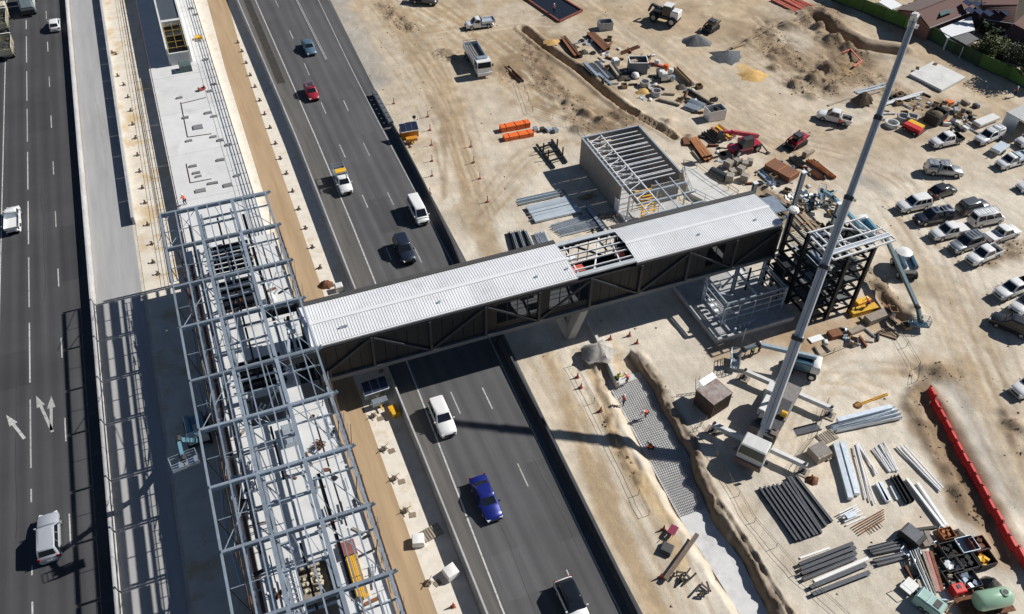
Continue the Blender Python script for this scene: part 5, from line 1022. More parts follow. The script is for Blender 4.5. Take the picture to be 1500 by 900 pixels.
part(T, 'boom', MB().bar((-.4,0,2.0),(-2.6,0,2.4),.4,.4).bar((-2.6,0,2.4),(-3.2,.3,1.0),.3,.3), DG); part(T, 'tank', MB().lathe([(.6,-.7),(.65,-.5),(.65,.5),(.6,.7)], c=(-1.3,0,1.7), n=12, axis='X'), PGRY); put_wheels(T, 1.7, -1.6, 1.05, .75, .55); T.scale = (1.12,1.15,1.15)
# solar powered sign trailers
def solar_trailer(label, loc, rz, cm, lit=True):
    T = thing('sign_trailer', label, 'trailer', loc, rz, 'solar sign trailers'); part(T, 'cabinet', MB().box((0,.6,1.0),(2.9,.9,1.5),ch=.06), cm); sp = part(T, 'solar_panel', MB().box((0,.35,2.15),(2.9,1.7,.08),rx=.45), mat('panel_frame',(.55,.57,.6),.4))
    for k in range(3): part(sp, 'solar_cell', MB().box((-.95+.95*k,.32,2.215),(.88,1.5,.012),rx=.45), SOLAR)
    part(T, 'drawbar', MB().bar((0,0,.5),(0,-2.0,.45),.12,.12).bar((-.7,.3,.5),(0,-1.4,.5),.1,.1).bar((.7,.3,.5),(0,-1.4,.5),.1,.1), YELL); part(T, 'tool_box', MB().box((0,-.9,.75),(1.8,.8,.5),ch=.05), cm)
    put_wheels(T, 0, .01, 1.2, .3, .2, z=.3); part(T, 'mast', MB().tube((1.1,1.1,.4),(1.1,1.1,3.3),.05,6), GALV); part(T, 'beacon', MB().box((1.1,1.1,3.3),(.5,.1,.5)), DG); return T
ORC = mat('orange_cabinet',(.62,.27,.03),.5,var=.15)
solar_trailer('orange solar powered sign trailer beside the crash cushion', G(601,205), -.05, ORC)
solar_trailer('solar sign trailer with dark panels in the bridge shadow beside the median', G(553,586), .05, GALV)
# ---------------------------------------------------------------- stacked steel and loose material
def lie(name, a, b, w_, h_, m, label, cat, group=None, shape='box', z=0.0, n=6):
    p, q = G(*a, z), G(*b, z); c = (p+q)/2; L = (q-p).length; mb = MB()
    e0, e1 = (-L/2,0,h_/2), (L/2,0,h_/2)
    if shape == 'box': mb.box((0,0,h_/2),(L,w_,h_))
    elif shape == 'i': mb.ibar(e0, e1, w_, h_, .03)
    elif shape == 'h': mb.box((0,-w_/2+.02,h_/2),(L,.04,h_)).box((0,w_/2-.02,h_/2),(L,.04,h_)).box((0,0,h_/2),(L,w_-.08,.04))
    elif shape == 'tube': mb.tube(e0, e1, h_/2, n)
    elif shape == 'u': mb.box((0,0,.02),(L,w_,.04)).box((0,-w_/2+.02,h_/2),(L,.04,h_)).box((0,w_/2-.02,h_/2),(L,.04,h_))
    return solo(name, mb, m, label, cat, group, loc=(c.x,c.y,z+hz(c.x,c.y)), rz=math.atan2(q.y-p.y,q.x-p.x), smooth=40 if shape == 'tube' else 0)
def stack(name, a1, b1, a2, b2, n, w_, h_, m, label, cat, group, shape='box', jit=2.0, z=.1):
    for k in range(n):
        t = k/max(1, n-1); f = lambda u, v: (u[0]*(1-t)+v[0]*t+random.uniform(-jit,jit)*.6, u[1]*(1-t)+v[1]*t+random.uniform(-jit,jit)*.4)
        lie(name, f(a1,a2), f(b1,b2), w_, h_, m[k % len(m)] if isinstance(m, list) else m, label, cat, group, shape, z)
BSTL = mat('blue_black_steel', (.075,.082,.095), .5, .2, var=.2, scale=3, rnd=.15); BPUR = mat('pale_blue_galvanised', (.50,.57,.62), .45, .3, var=.1, scale=2, rnd=.12)
SB = 'steel beam'
stack('steel_beam',(1112,716),(1166,794),(1151,708),(1204,782),7,.25,.3,BSTL,'dark steel beam in the big flat bundle beside the crane',SB,'dark beams in the big bundle','i')
stack('steel_beam',(1152,700),(1203,778),(1164,698),(1217,766),3,.3,.3,BSTL,'dark steel beam in the narrow bundle right of the big one',SB,'dark beams in the narrow bundle','i')
stack('steel_beam',(1170,828),(1250,797),(1172,842),(1254,811),3,.36,.34,BSTL,'dark steel beam in the upper bundle on timber bearers near the bottom',SB,'dark beams in the upper southern bundle','i')
stack('steel_beam',(1174,850),(1252,818),(1176,856),(1254,824),1,.36,.34,BSTL,'single dark steel beam lying between the two southern bundles',SB,None,'h')
stack('steel_beam',(1186,862),(1268,829),(1190,872),(1273,840),2,.42,.36,BSTL,'dark steel beam in the lowest bundle near the bottom',SB,'dark beams in the lowest bundle','i')
lie('white_strip',(1192,852),(1272,818),.3,.12,WHITE,'white steel strip lying between the dark beam bundles',SB); lie('white_strip',(1172,818),(1215,803),.2,.12,WHITE,'short white steel strip above the upper southern bundle',SB)
stack('steel_channel',(1272,806),(1322,792),(1276,812),(1318,803),3,.4,.35,BSTL,'dark steel channel in the short bundle left of the skips',SB,'dark channels, upper short bundle','h'); stack('steel_channel',(1280,822),(1325,812),(1284,828),(1328,817),2,.35,.3,BSTL,'dark steel channel in the lower short bundle left of the skips',SB,'dark channels, lower short bundle','h')
stack('box_beam',(1222,652),(1244,732),(1232,650),(1254,727),2,.6,.5,GALVL,'long pale box beam lying beside the pallets',SB,'pale box beams beside the pallets')
stack('box_beam',(1216,628),(1312,600),(1222,632),(1320,612),3,.55,.55,GALVL,'long pale steel box beam beside the dirt bank',SB,'pale box beams beside the dirt bank','u')
lie('box_beam',(1226,618),(1304,598),.55,.5,GALVL,'pale steel box beam lying on top of the group beside the dirt bank',SB,None,'box',.55)
lie('steel_grating',(1165,634),(1200,625),1.0,.3,BSTL,'short dark steel frame on the sand right of the crane','frame','','u')
stack('white_pipe',(1250,655),(1268,730),(1256,650),(1282,738),3,.2,.18,WHITE,'long white tube in the loose pile of white tubes',SB,'long white tubes',shape='tube')
stack('white_pipe',(1256,650),(1284,694),(1262,652),(1282,696),3,.18,.18,WHITE,'short white tube crossing the long white tubes',SB,'short white tubes',shape='tube')
stack('white_pipe',(1278,658),(1302,692),(1294,648),(1316,690),6,.18,.18,WHITE,'white tube in the bundle of short white tubes',SB,'bundle of short white tubes',shape='tube')
stack('white_pipe',(1314,655),(1376,720),(1324,653),(1380,716),3,.22,.22,WHITE,'long white tube lying along the dirt bank',SB,'white tubes along the dirt bank',shape='tube')
stack('white_pipe',(1328,702),(1384,776),(1344,708),(1386,772),2,.3,.26,WHITE,'long white tube pointing at the skips',SB,'white tubes pointing at the skips')
stack('galvanised_plate',(1284,710),(1298,736),(1290,708),(1302,735),3,.4,.35,GALVL,'pale galvanised section in the short pile beside the black one','steel section','short pale sections'); stack('galvanised_post',(1304,712),(1314,732),(1308,712),(1318,730),2,.15,.15,GALVL,'thin pale post beside the short galvanised pile','post','thin pale posts')
stack('black_section',(1306,700),(1330,738),(1312,698),(1336,736),2,.45,.45,DSTEEL,'black steel section lying right of the short galvanised pile',SB,'black sections','u')
T = thing('window_frame_stack', 'small stack of white door frames lying on the sand', 'frames', G(1248,758))
for k in range(3): part(T, 'frame', MB().bar((-1.2,-.6+.35*k,.1+.12*k),(1.2,-.5+.35*k,.1+.12*k),.12,.1).bar((-1.2,.3+.2*k,.1+.12*k),(1.2,.5+.2*k,.1+.12*k),.12,.1), WHITE)
part(T, 'panel', MB().box((-.2,.1,.45),(1.2,.6,.08)), GALVL)
T = thing('ladder_pile', 'pile of brown scaffold ladder pieces on the sand', 'scaffold', G(1272,768), yaw_px((1255,778),(1292,757)))
for k in range(5): part(T, 'tube', MB().tube((-1.8,-.5+.25*k,.12),(1.8+.2*k,-.4+.22*k,.15),.06,6), RUST)
for k in range(5): part(T, 'rung', MB().bar((-.6+.4*k,-1.0,.08),(-.6+.4*k,-.3,.08),.05,.05), RUST)
def pallet(label, loc, rz, n=1, load=None):
    T = thing('pallet', label, 'pallet', loc, rz, 'timber pallets')
    for k in range(7): part(T, 'board', MB().box((-.9+.3*k,0,.16),(.2,1.4,.05)), TIMB)
    for s in (-.6,0,.6): part(T, 'bearer', MB().box((0,s,.07),(2.0,.12,.12)), TIMB)
    return T
pallet('weathered timber pallet left of the long pale box beam', G(1216,664), .15); pallet('small timber pallet above the grey covered crate', G(1212,641), .1)
T = thing('crate', 'weathered grey crate beside the timber pallet', 'crate', G(1198,668), .12)
for k in range(6): part(T, 'slat', MB().box((-.8+.32*k,0,.55),(.28,1.8,1.0)), TIMB)
part(T, 'lid', MB().box((0,.1,1.1),(1.9,1.5,.08)), mat('grey_cover',(.26,.24,.22),.8,var=.2))
def heap(name, label, loc, r, h, m, cat, n=18, seed=1, ey=.8):
    rg = []; random.seed(seed); ph = [random.uniform(.75,1.2) for _ in range(n)]
    mb = MB()
    for j, (f, z) in enumerate(((1.15,-.15),(1.0,.06),(.78,.34),(.52,.66),(.25,.9),(.05,1.0))):
        rg.append([(r*f*ph[k]*(1+random.uniform(-.06,.06))*math.cos(2*PI*k/n), r*ey*f*ph[k]*math.sin(2*PI*k/n), h*z*(1 if j < 2 else random.uniform(.88,1.1))) for k in range(n)])
    return solo(name, mb.loft(rg), m, label, cat, loc=(loc.x,loc.y,hz(loc.x,loc.y)), smooth=60)
GRAV = mat('grey_gravel', (.17,.175,.18), .95, var=.35, scale=4, bump=.9, bscale=14); GRAVD = mat('dark_gravel', (.10,.11,.12), .95, var=.35, scale=4, bump=.9, bscale=14); SANDH = mat('yellow_sand_heap', (.55,.35,.13), .95, var=.2, scale=2, bump=.6, bscale=8)
heap('gravel_heap','pointed grey gravel heap beside the dusty skid loader',G(1020,62),2.6,1.5,GRAV,'gravel heap',seed=4); heap('gravel_heap','broad dark gravel heap below the skid loader',G(1064,84),3.2,1.1,GRAVD,'gravel heap',seed=8)
heap('sand_heap','yellow sand heap right of the dark gravel',G(1102,110),2.6,.7,SANDH,'sand heap',seed=3); heap('sand_heap','small yellow sand heap beside the concrete rings',G(942,135),1.3,.5,SANDH,'sand heap',seed=5); heap('sand_heap','small yellow sand heap near the rusty beams',G(808,64),1.4,.3,SANDH,'sand heap',seed=6)
heap('wire_heap','tangled heap of rusty tie wire on the sand near the crane',G(1190,704),.8,.6,RUST,'wire',seed=9); heap('soil_heap','dark soil heap beside the open white utility',G(1262,152),1.6,1.5,EARTHD,'soil heap',seed=12)
heap('stone_heap','pale heap of grey stone sand at the trench head',G(876,523),2.0,1.2,mat('pale_stone_sand',(.44,.41,.37),.95,var=.25,scale=2,bump=.6,bscale=8),'stone heap',seed=14); random.seed(21)
for k, (p, lab) in enumerate((((912,116),'small dark tangle of rebar near the blue skip'),((855,77),'dark heap of scrap between the rusty beams'),((840,70),'dark round scrap heap left of the rusty beams'),((998,128),'grey tangled heap at the end of the timber wall'))):
    heap('scrap_heap', lab, G(*p), 1.1, .6, mat('dark_scrap',(.09,.075,.06),.9,var=.4,scale=6,bump=1,bscale=10), 'scrap', seed=30+k)
# red water filled barriers along the bank
RB0, RB1 = G(1360,572), G(1520,868); nseg = 17; d = (RB1-RB0)/nseg; ang = math.atan2(d.y,d.x)
rbm = MB().extr([(-.28,0),(-.28,.25),(-.16,.45),(-.13,.95),(.13,.95),(.16,.45),(.28,.25),(.28,0)], [(-d.length/2+.02,0),(d.length/2-.02,0)]).mesh('red_barrier', REDP)
lugm = MB().box((0,0,1.0),(.22,.22,.14)).mesh('filler_cap', mat('dark_red_cap',(.30,.015,.02),.5))
for k in range(nseg):
    c = RB0+d*(k+.5); o = bpy.data.objects.new('red_barrier', rbm); col.objects.link(o); o.location = (c.x,c.y,hz(c.x,c.y)); o.rotation_euler = (0,0,ang)
    tag(o, 'red water filled barrier section in the long row beside the dirt bank', 'barrier', 'red water filled barriers')
    for x in (-.7,.7): part(o, 'filler_cap', lugm, None).location = (x,0,0)
# skips, bins and tank at the bottom right
def bin_(label, px, sz, m, rz=0.0, fill=None, name='steel_bin', cat='bin', z=0.0, group=None):
    p = G(*px); T = thing(name, label, cat, (p.x,p.y,hz(p.x,p.y)+z), rz, group); a, b, h = sz; t = .06
    part(T, 'floor', MB().box((0,0,.08),(a,b,.08)), m)
    for s in (-1,1): part(T, 'side_wall', MB().box((0,s*(b/2),h/2),(a,t,h)), m); part(T, 'end_wall', MB().box((s*(a/2),0,h/2),(t,b-t,h)), m)
    if fill:
        mb = MB()
        for k in range(9): mb.box((random.uniform(-.35,.35)*a,random.uniform(-.35,.35)*b,h*random.uniform(.3,.7)),(a*.3,b*.25,h*.3),rz=random.random()*3,rx=random.uniform(-.5,.5))
        o = part(T, 'contents', mb, fill); o['kind'] = 'stuff'
    return T
BRZ = yaw_px((1375,812),(1400,806)); DKS = mat('dark_bin_steel',(.05,.048,.045),.7,.1,var=.3,scale=4)
bin_('open dark steel bin, top left of the bin group',(1388,812),(1.8,1.6,1.0),DKS,BRZ,BLACK); bin_('open bin with white rim and wire cross, top of the bin group',(1412,804),(1.9,1.6,1.0),GALV,BRZ); bin_('dark bin with red inside, right end of the bin group',(1430,803),(1.6,1.5,.9),mat('dark_red_bin',(.12,.03,.03),.7),BRZ,RUST)
bin_('dark bin holding a white sheet, left middle of the bin group',(1390,832),(1.7,1.5,.9),DKS,BRZ,WHITE); bin_('nearly empty dark bin in the middle of the bin group',(1412,828),(1.8,1.6,.9),DKS,BRZ,BLACK); bin_('dark bin with a yellow bag, right middle of the bin group',(1438,823),(1.8,1.6,.9),DKS,BRZ,YELL)
bin_('dark crate of flat plates, lower left of the bin group',(1392,852),(1.5,1.6,.8),DKS,BRZ,TIMB); bin_('slatted dark crate in the lower row of the bin group',(1414,855),(2.0,1.7,.9),DKS,BRZ,GALV)
bin_('orange brown bin at the top of the yard corner',(1383,788),(1.4,1.2,1.0),RUSTL,BRZ,RUSTL); heap('pipe_tangle','tangle of fittings beside the orange brown bin',G(1400,785),1.0,.8,mat('dark_scrap',(.09,.075,.06),.9),'scrap',seed=44)
heap('tarp_bundle','glossy dark wrapped bundle right of the bins',G(1446,858),1.4,1.3,mat('dark_tarp',(.09,.085,.08),.3,var=.3,bump=.6),'bundle',seed=45); random.seed(33)
T = thing('red_generator', 'small red generator below the bins', 'generator', G(1400,868), BRZ); part(T, 'case', MB().box((0,0,.5),(1.3,1.0,.9),ch=.08), REDP); part(T, 'vent', MB().box((0,.1,.97),(.4,.4,.05)), DG)
T = thing('water_tank', 'round pale green water tank on a trailer at the bottom edge', 'tank', G(1445,888), BRZ-.05)
part(T, 'tank', MB().lathe([(.2,-1.75),(.8,-1.65),(.95,-1.35),(.95,1.35),(.8,1.65),(.2,1.75)], c=(0,0,1.45), n=18, axis='X'), PGRN, smooth=50); hm = part(T, 'manhole', MB().lathe([(.3,2.3),(.42,2.36),(.42,2.46),(.3,2.5)], c=(.9,0,0), n=14), PGRN); part(hm, 'manhole_lid', MB().lathe([(.05,2.42),(.26,2.42),(.26,2.52),(.05,2.52)], c=(.9,0,0), n=12), DG)
part(T, 'trailer_frame', MB().box((-.4,0,.45),(5.2,2.2,.12)).bar((-3.0,.9,.45),(-4.6,0,.45),.12,.12).bar((-3.0,-.9,.45),(-4.6,0,.45),.12,.12), RUST); put_wheels(T, .3, -.5, 1.0, .36, .22)
T = thing('compressor', 'pale green compressor at the bottom edge left of the tank', 'compressor', G(1357,890), -1.2)
part(T, 'case', MB().box((0,0,.85),(2.6,1.5,1.3),ch=.15), mat('compressor_green',(.30,.47,.42),.45,var=.15)); part(T, 'grille', MB().box((.6,0,1.52),(.6,.9,.04)), DG); part(T, 'frame', MB().bar((-1.1,-.7,1.5),(-1.1,.7,1.5),.06,.06).bar((-.2,-.7,1.55),(-.2,.7,1.55),.06,.06), GALV); put_wheels(T, .3, -.3, .7, .3, .18)
T = thing('small_trailer', 'small white trailer with frame near the compressor', 'trailer', G(1330,862), .3); part(T, 'bed', MB().box((0,0,.45),(1.6,1.2,.1)), CW); part(T, 'frame', MB().bar((-.8,-.6,.5),(-.8,-.6,1.1),.06,.06).bar((-.8,.6,.5),(-.8,.6,1.1),.06,.06).bar((-.8,-.6,1.1),(-.8,.6,1.1),.06,.06).bar((.8,0,.45),(1.9,0,.4),.08,.08), GALV); put_wheels(T, 0, .01, .65, .26, .15, z=.26)
stack('long_tube',(1332,808),(1362,875),(1342,805),(1368,870),4,.16,.16,[GALV,TIMB],'long grey tube standing in the rack left of the bins','tube','tubes in the rack',shape='tube',z=.7); stack('long_board',(1352,808),(1372,868),(1362,808),(1380,866),3,.3,.14,[TIMB,mat('pink_strip',(.5,.2,.2),.7),RUST],'long board in the rack beside the bins','board','boards in the rack',z=.6)
T = thing('storage_rack', 'low steel rack under the long tubes and boards', 'rack', G(1356,845))
for a, b in (((1335,815),(1372,812)),((1345,835),(1378,832)),((1358,858),(1386,856))): part(T, 'rack_bar', MB().bar(G(*a,.5),G(*b,.5),.14,.14), DKS, world=True)
for p in ((1335,815),(1372,812),(1358,858),(1386,856)): part(T, 'rack_leg', MB().bar(G(*p,0),G(*p,.5)*1.0,.12,.12), DKS, world=True)
T = thing('dark_box', 'dark steel box at the top of the tube rack', 'box', G(1333,790), .3); part(T, 'case', MB().box((0,0,.55),(1.6,2.2,1.0),ch=.05), DKS); part(T, 'lid', MB().box((0,.1,1.08),(1.5,1.6,.06)), BSTL)
stack('step_plate',(1346,780),(1358,802),(1356,779),(1366,800),2,.6,.3,mat('tread_plate',(.26,.22,.19),.7),'brown tread plate leaning beside the dark box','plate','tread plates',jit=.5); lie('dark_pole',(1325,779),(1371,773),.3,.25,DKS,'dark pole lying above the tread plates','pole')
# red brown container beside the trench
cpx = [G(*p, 2.5) for p in ((1017,570),(1050,549),(1071,575),(1048,600))]
cc = sum(cpx, Vector())/4; crz = math.atan2((cpx[1]-cpx[0]).y,(cpx[1]-cpx[0]).x)
T = thing('site_container', 'weathered brown steel container with folded awning beside the trench', 'container', (cc.x,cc.y,0), crz)
CONT = mat('brown_container', (.09,.06,.05), .7, .1, var=.3, scale=2); part(T, 'body', MB().box((0,0,1.25),(3.0,2.7,2.4)), CONT)
for k in range(10): part(T, 'rib', MB().box((-1.4+.31*k,-1.38,1.25),(.12,.06,2.2)), CONT); part(T, 'rib', MB().box((1.53,-1.2+.27*k,1.25),(.06,.12,2.2)), CONT)
part(T, 'roof', MB().box((0,0,2.5),(3.1,2.8,.1)), mat('container_roof',(.24,.17,.15),.7,var=.25,c2=(.32,.29,.27),c2t=.5)); part(T, 'awning', MB().box((.6,1.6,2.62),(2.2,.8,.06),rx=.3), GALV)
T2 = thing('step_ladder', 'thin platform ladder standing at the corner of the brown container', 'ladder', G(1018,572), crz)
for s in (-.35,.35): part(T2, 'stile', MB().bar((s,-.5,0),(s,.1,2.2),.06,.06), GALV)
for k in range(5): part(T2, 'rung', MB().bar((-.35,-.42+.1*k,.4*k+.3),(.35,-.42+.1*k,.4*k+.3),.05,.05), GALV)
# steel laid out west of the precast building
stack('galvanised_beam',(758,296),(824,281),(760,300),(825,286),2,.55,.35,BPUR,'broad pale galvanised beam at the top of the laid out steel',SB,'top pair of pale beams','u'); stack('galvanised_beam',(772,306),(832,291),(783,325),(850,310),6,.62,.3,BPUR,'broad pale blue galvanised beam in the middle of the laid out steel',SB,'broad pale beams in the middle','box')
stack('galvanised_purlin',(806,332),(860,316),(822,346),(885,330),8,.2,.22,GALVL,'thin pale purlin in the lower rows of the laid out steel',SB,'thin purlins in the lower rows','u'); lie('timber_bearer',(824,278),(870,338),.15,.12,TIMB,'long timber bearer under the laid out steel','timber'); lie('long_dark_beam',(858,303),(884,338),.5,.5,GALV,'long blue grey beam lying in the building shadow',SB,None,'i')
stack('bundled_channel',(744,340),(752,366),(770,338),(780,362),6,.3,.35,[DSTEEL,GALVL],'channel in the bundle half hidden behind the footbridge roof',SB,'channels behind the bridge roof','u'); stack('bundled_channel',(782,342),(792,360),(796,340),(804,358),4,.25,.3,GALVL,'pale channel in the second bundle behind the footbridge roof',SB,'pale channels behind the bridge roof','u')
T = thing('timber_scrap', 'sunlit heap of timber offcuts in the shadow of the precast building', 'timber', G(862,289))
for k in range(14): part(T, 'offcut', MB().box((random.uniform(-1,1),random.uniform(-.5,.5),.1+.02*k),(1.5,.12,.05),rz=random.uniform(-.6,.6)), PLYB)
stack('timber_stack',(872,320),(880,313),(898,318),(904,311),6,.3,.25,TIMB,'short timber block in a row beside the laid out steel','timber','timber blocks in a row')
T = thing('steel_trestle', 'dark welded steel trestle frame standing left of the precast building', 'trestle', G(812,226))
for a, b in (((786,212),(812,246)),((808,205),(830,238))): part(T, 'base_beam', MB().bar(G(*a,.25),G(*b,.25),.3,.3), DSTEEL, world=True)
for a, b in (((790,217),(811,210)),((796,226),(820,220)),((806,236),(826,230))): part(T, 'cross_beam', MB().bar(G(*a,.5),G(*b,.5),.2,.25), DSTEEL, world=True)
for p in ((796,222),(803,232),(816,216),(824,228)): q = G(*p,.3); part(T, 'upright', MB().bar(q,q+Vector((0,0,1.5)),.18,.18), DSTEEL, world=True)
for k, (a, b, lab) in enumerate((((733,192),(775,184),'orange wrapped bundle of pipes, upper one'),((738,205),(780,197),'orange wrapped bundle of pipes, lower one'))):
    o = lie('pipe_bundle', a, b, 1.2, .7 if k else .9, ORANGE, lab, 'pipe bundle', 'orange wrapped bundles'); L_ = (G(*a)-G(*b)).length
    for x in (-.33,0,.33): part(o, 'strap', MB().box((x*L_,0,.46 if k == 0 else .36),(.08,1.24,.93 if k == 0 else .73)), DSTEEL)
stack('wire_coil',(782,188),(786,192),(812,190),(816,194),4,.7,.5,[GALV,DKS,GALVL],'grey fitting in the row right of the orange bundles','fitting','fittings beside the orange bundles')
# rusty sections and scrap in the middle yard
lie('rusty_beam',(742,98),(765,121),.7,.5,RUST,'single rusty channel beam right of the white truck',SB,None,'u'); stack('rusty_beam',(823,58),(842,86),(827,56),(848,84),2,.5,.5,RUST,'dark rusty beam in the left pair on the far yard',SB,'left pair of rusty beams','i'); stack('rusty_beam',(860,52),(885,76),(867,50),(893,73),3,.6,.5,RUST,'dark rusty beam in the bundle in front of the pale skip',SB,'rusty beams before the pale skip','i')
stack('steel_sheet',(848,96),(866,112),(875,92),(898,118),7,.6,.3,[BSTL,DKS,GALV],'dark steel panel in the jumbled pile beside the long trench','panel','jumbled dark panels',jit=4); stack('shutter_board',(892,98),(905,115),(896,97),(909,113),2,.4,.7,[TIMB,DKS],'tall formwork panel standing right of the dark panels','panel','formwork panels'); lie('shutter_board',(876,110),(895,126),.5,.4,GALV,'grey formwork panel at the lower end of the jumbled pile','panel')
T = bin_('blue grey open skip with white rim in the middle yard',(933,104),(3.2,2.4,2.2),mat('skip_blue_grey',(.13,.15,.17),.6,var=.15),yaw_px((918,108),(945,108)),TIMB,'skip_bin','skip'); part(T, 'rim', MB().box((0,-1.22,2.22),(3.3,.14,.1)).box((0,1.22,2.22),(3.3,.14,.1)).box((-1.6,0,2.22),(.14,2.3,.1)).box((1.6,0,2.22),(.14,2.3,.1)), WHITE)
T = bin_('white open skip at the lower end of the middle yard',(1046,172),(3.0,2.0,1.9),PW,yaw_px((1035,175),(1056,171)),BLACK,'skip_bin','skip'); T = bin_('pale skip with a dark inside at the far end of the yard',(886,42),(2.6,1.8,1.5),mat('pale_skip',(.45,.46,.46),.6),yaw_px((875,42),(897,40)),BLACK,'skip_bin','skip')
solo('water_cube', MB().box((0,0,.6),(1.2,1.2,1.2),ch=.1), BAGW, 'white water cube beside the blue grey skip', 'water cube', loc=G(901,95)); o = solo('white_bag', MB().lathe([(.6,0),(.8,.35),(.6,.8),(.2,1.0)], n=9), BAGW, 'white sack in front of the blue grey skip', 'bag', loc=G(930,114), smooth=50)
stack('metal_tray',(915,108),(922,118),(926,105),(932,116),3,.8,.2,DKS,'dark tray leaning on the blue grey skip','tray','dark trays')
def ringpipe(label, px, r, h, m=CONCB):
    p = G(*px); solo('concrete_ring', MB().lathe([(r,0),(r,h),(r*.8,h),(r*.8,.1),(.02,.1)], n=18), m, label, 'concrete ring', 'concrete rings', loc=(p.x,p.y,hz(p.x,p.y)), smooth=40)
ringpipe('concrete ring, upper left of the three in the middle yard',(944,126),.85,.9); ringpipe('flat concrete ring in the middle of the three',(957,131),.95,.4); ringpipe('concrete ring with dark inside, lowest of the three',(961,140),.85,1.0); ringpipe('white concrete ring beside the crane boom',(1306,184),1.1,.7,CONC); ringpipe('grey concrete ring behind the red trailer',(1322,176),1.0,.9)
p = G(1325,182); T = thing('square_pit', 'grey square concrete pit beside the round ring', 'concrete pit', (p.x+1.6,p.y+.3,0), .7)
for s in (-1,1): part(T, 'wall', MB().box((s*.75,0,.55),(.16,1.66,1.0)), CONCB); part(T, 'wall', MB().box((0,s*.75,.55),(1.34,.16,1.0)), CONCB)
T = thing('small_machine', 'dusty white compactor machine in the middle yard', 'machine', G(970,116), yaw_px((975,125),(962,102))); part(T, 'body', MB().box((0,0,.8),(2.4,1.2,.9),ch=.15), CW); part(T, 'hood', MB().box((-.7,0,1.4),(.9,1.1,.5),ch=.1), CW); part(T, 'tank', MB().lathe([(.5,-.5),(.55,0),(.5,.5)], c=(1.4,.2,.8), n=10, axis='Y'), PGRY); put_wheels(T, .8, -.8, .6, .4, .3)
for k, (p, c) in enumerate((((962,95),CW),((975,102),ORANGE),((982,108),CW),((984,118),GALV))): q = G(*p); solo('drum', MB().lathe([(.45,0),(.48,.05),(.48,.85),(.4,.95),(.05,.95)], n=12), c, ['white drum behind the compactor machine','orange topped drum beside the compactor machine','white drum right of the orange topped drum','grey drum at the end of the drum row'][k], 'drum', 'drums beside the compactor', loc=(q.x,q.y,0), smooth=40)
stack('timber_wall',(986,104),(1010,126),(990,102),(1012,124),2,.12,.8,PLYB,'tall timber hoarding board behind the drums','board','timber hoarding boards'); lie('timber_wall',(1008,134),(1042,156),.3,.6,DKS,'dark hoarding board behind the galvanised stack','board'); stack('galvanised_stack',(1002,156),(1022,164),(1012,148),(1032,157),4,.35,.5,GALVL,'pale galvanised channel in the stack left of the white skip',SB,'galvanised stack left of the white skip','u')
stack('timber_log',(965,145),(995,155),(968,143),(996,153),1,.5,.35,TIMB,'long weathered timber in front of the concrete rings','timber',None); lie('timber_log',(972,138),(988,139),.5,.4,TIMB,'short thick timber beside the lowest concrete ring','timber')
lie('steel_trestle_small',(910,80),(936,70),.5,.5,RUST,'rusty trestle lying above the blue grey skip','trestle',None,'u'); lie('red_hose',(938,90),(976,100),.5,.3,mat('dull_red_hose',(.35,.08,.06),.7,var=.3),'strip of red netting behind the drums','netting'); lie('steel_trestle_small',(1040,150),(1050,147),.5,.7,DKS,'small dark trestle behind the white skip','trestle',None,'u')
stack('rusty_girder',(1010,206),(1034,238),(1018,203),(1042,234),3,.5,.5,RUSTL,'orange rusted girder left of the telehandler',SB,'orange rusted girders','i'); stack('rusty_girder',(1042,188),(1064,206),(1052,184),(1074,202),3,.45,.4,[RUSTL,YELL,RUSTL],'orange girder under the telehandler boom',SB,'girders under the telehandler boom','i'); stack('dark_girder',(1030,196),(1048,210),(1036,193),(1054,206),2,.5,.5,DKS,'dark girder between the two rusted groups',SB,'dark girders','u'); lie('rusty_girder',(1003,204),(1006,214),1.0,.4,RUST,'short rusty girder at the left end of the rusted steel',SB); lie('pale_girder',(1014,222),(1028,238),.3,.3,TIMB,'pale timber length left of the rusted girders','timber')
solo('black_pipe', MB().loft([[(x,.95*math.cos(PI*k/8),.95*math.sin(PI*k/8)*1.0) for k in range(9)] for x in (-1.4,-.9,0,.9,1.4)], cap=False), mat('dark_corrugated',(.045,.055,.06),.45,.2,var=.2), 'dark half round corrugated cover near the access ramp', 'cover', loc=G(1052,258), rz=yaw_px((1040,252),(1064,264)))
for k, (p, s) in enumerate((((1066,244),1.3),((1078,240),1.1),((1090,244),1.1),((1072,256),1.1),((1084,252),1.2),((1068,264),1.3),((1090,264),1.3),((1098,240),1.0))):
    q = G(*p); solo('stone_block', MB().box((0,0,s*.4),(s,s*.9,s*.8),ch=.08), mat('stone_block_grey',(.30,.27,.23),.9,var=.25), ['largest','second','third','fourth','fifth','lowest left','lowest right','far right'][k]+' grey block in the cluster of blocks near the ramp', 'block', 'grey blocks near the ramp', loc=(q.x,q.y,0), rz=random.uniform(0,1))
q = G(1144,254); T = thing('steel_form_box', 'large rusty brown steel form lying on the sand', 'steel form', (q.x,q.y,0), yaw_px((1125,240),(1165,262))); part(T, 'plate', MB().box((0,0,.5),(4.6,2.6,.9)), mat('rust_brown_plate',(.19,.085,.045),.8,var=.2)); 
for x in (-2.25,.1,2.25): part(T, 'rib', MB().box((x,0,1.02),(.14,2.6,.14)), RUSTL)
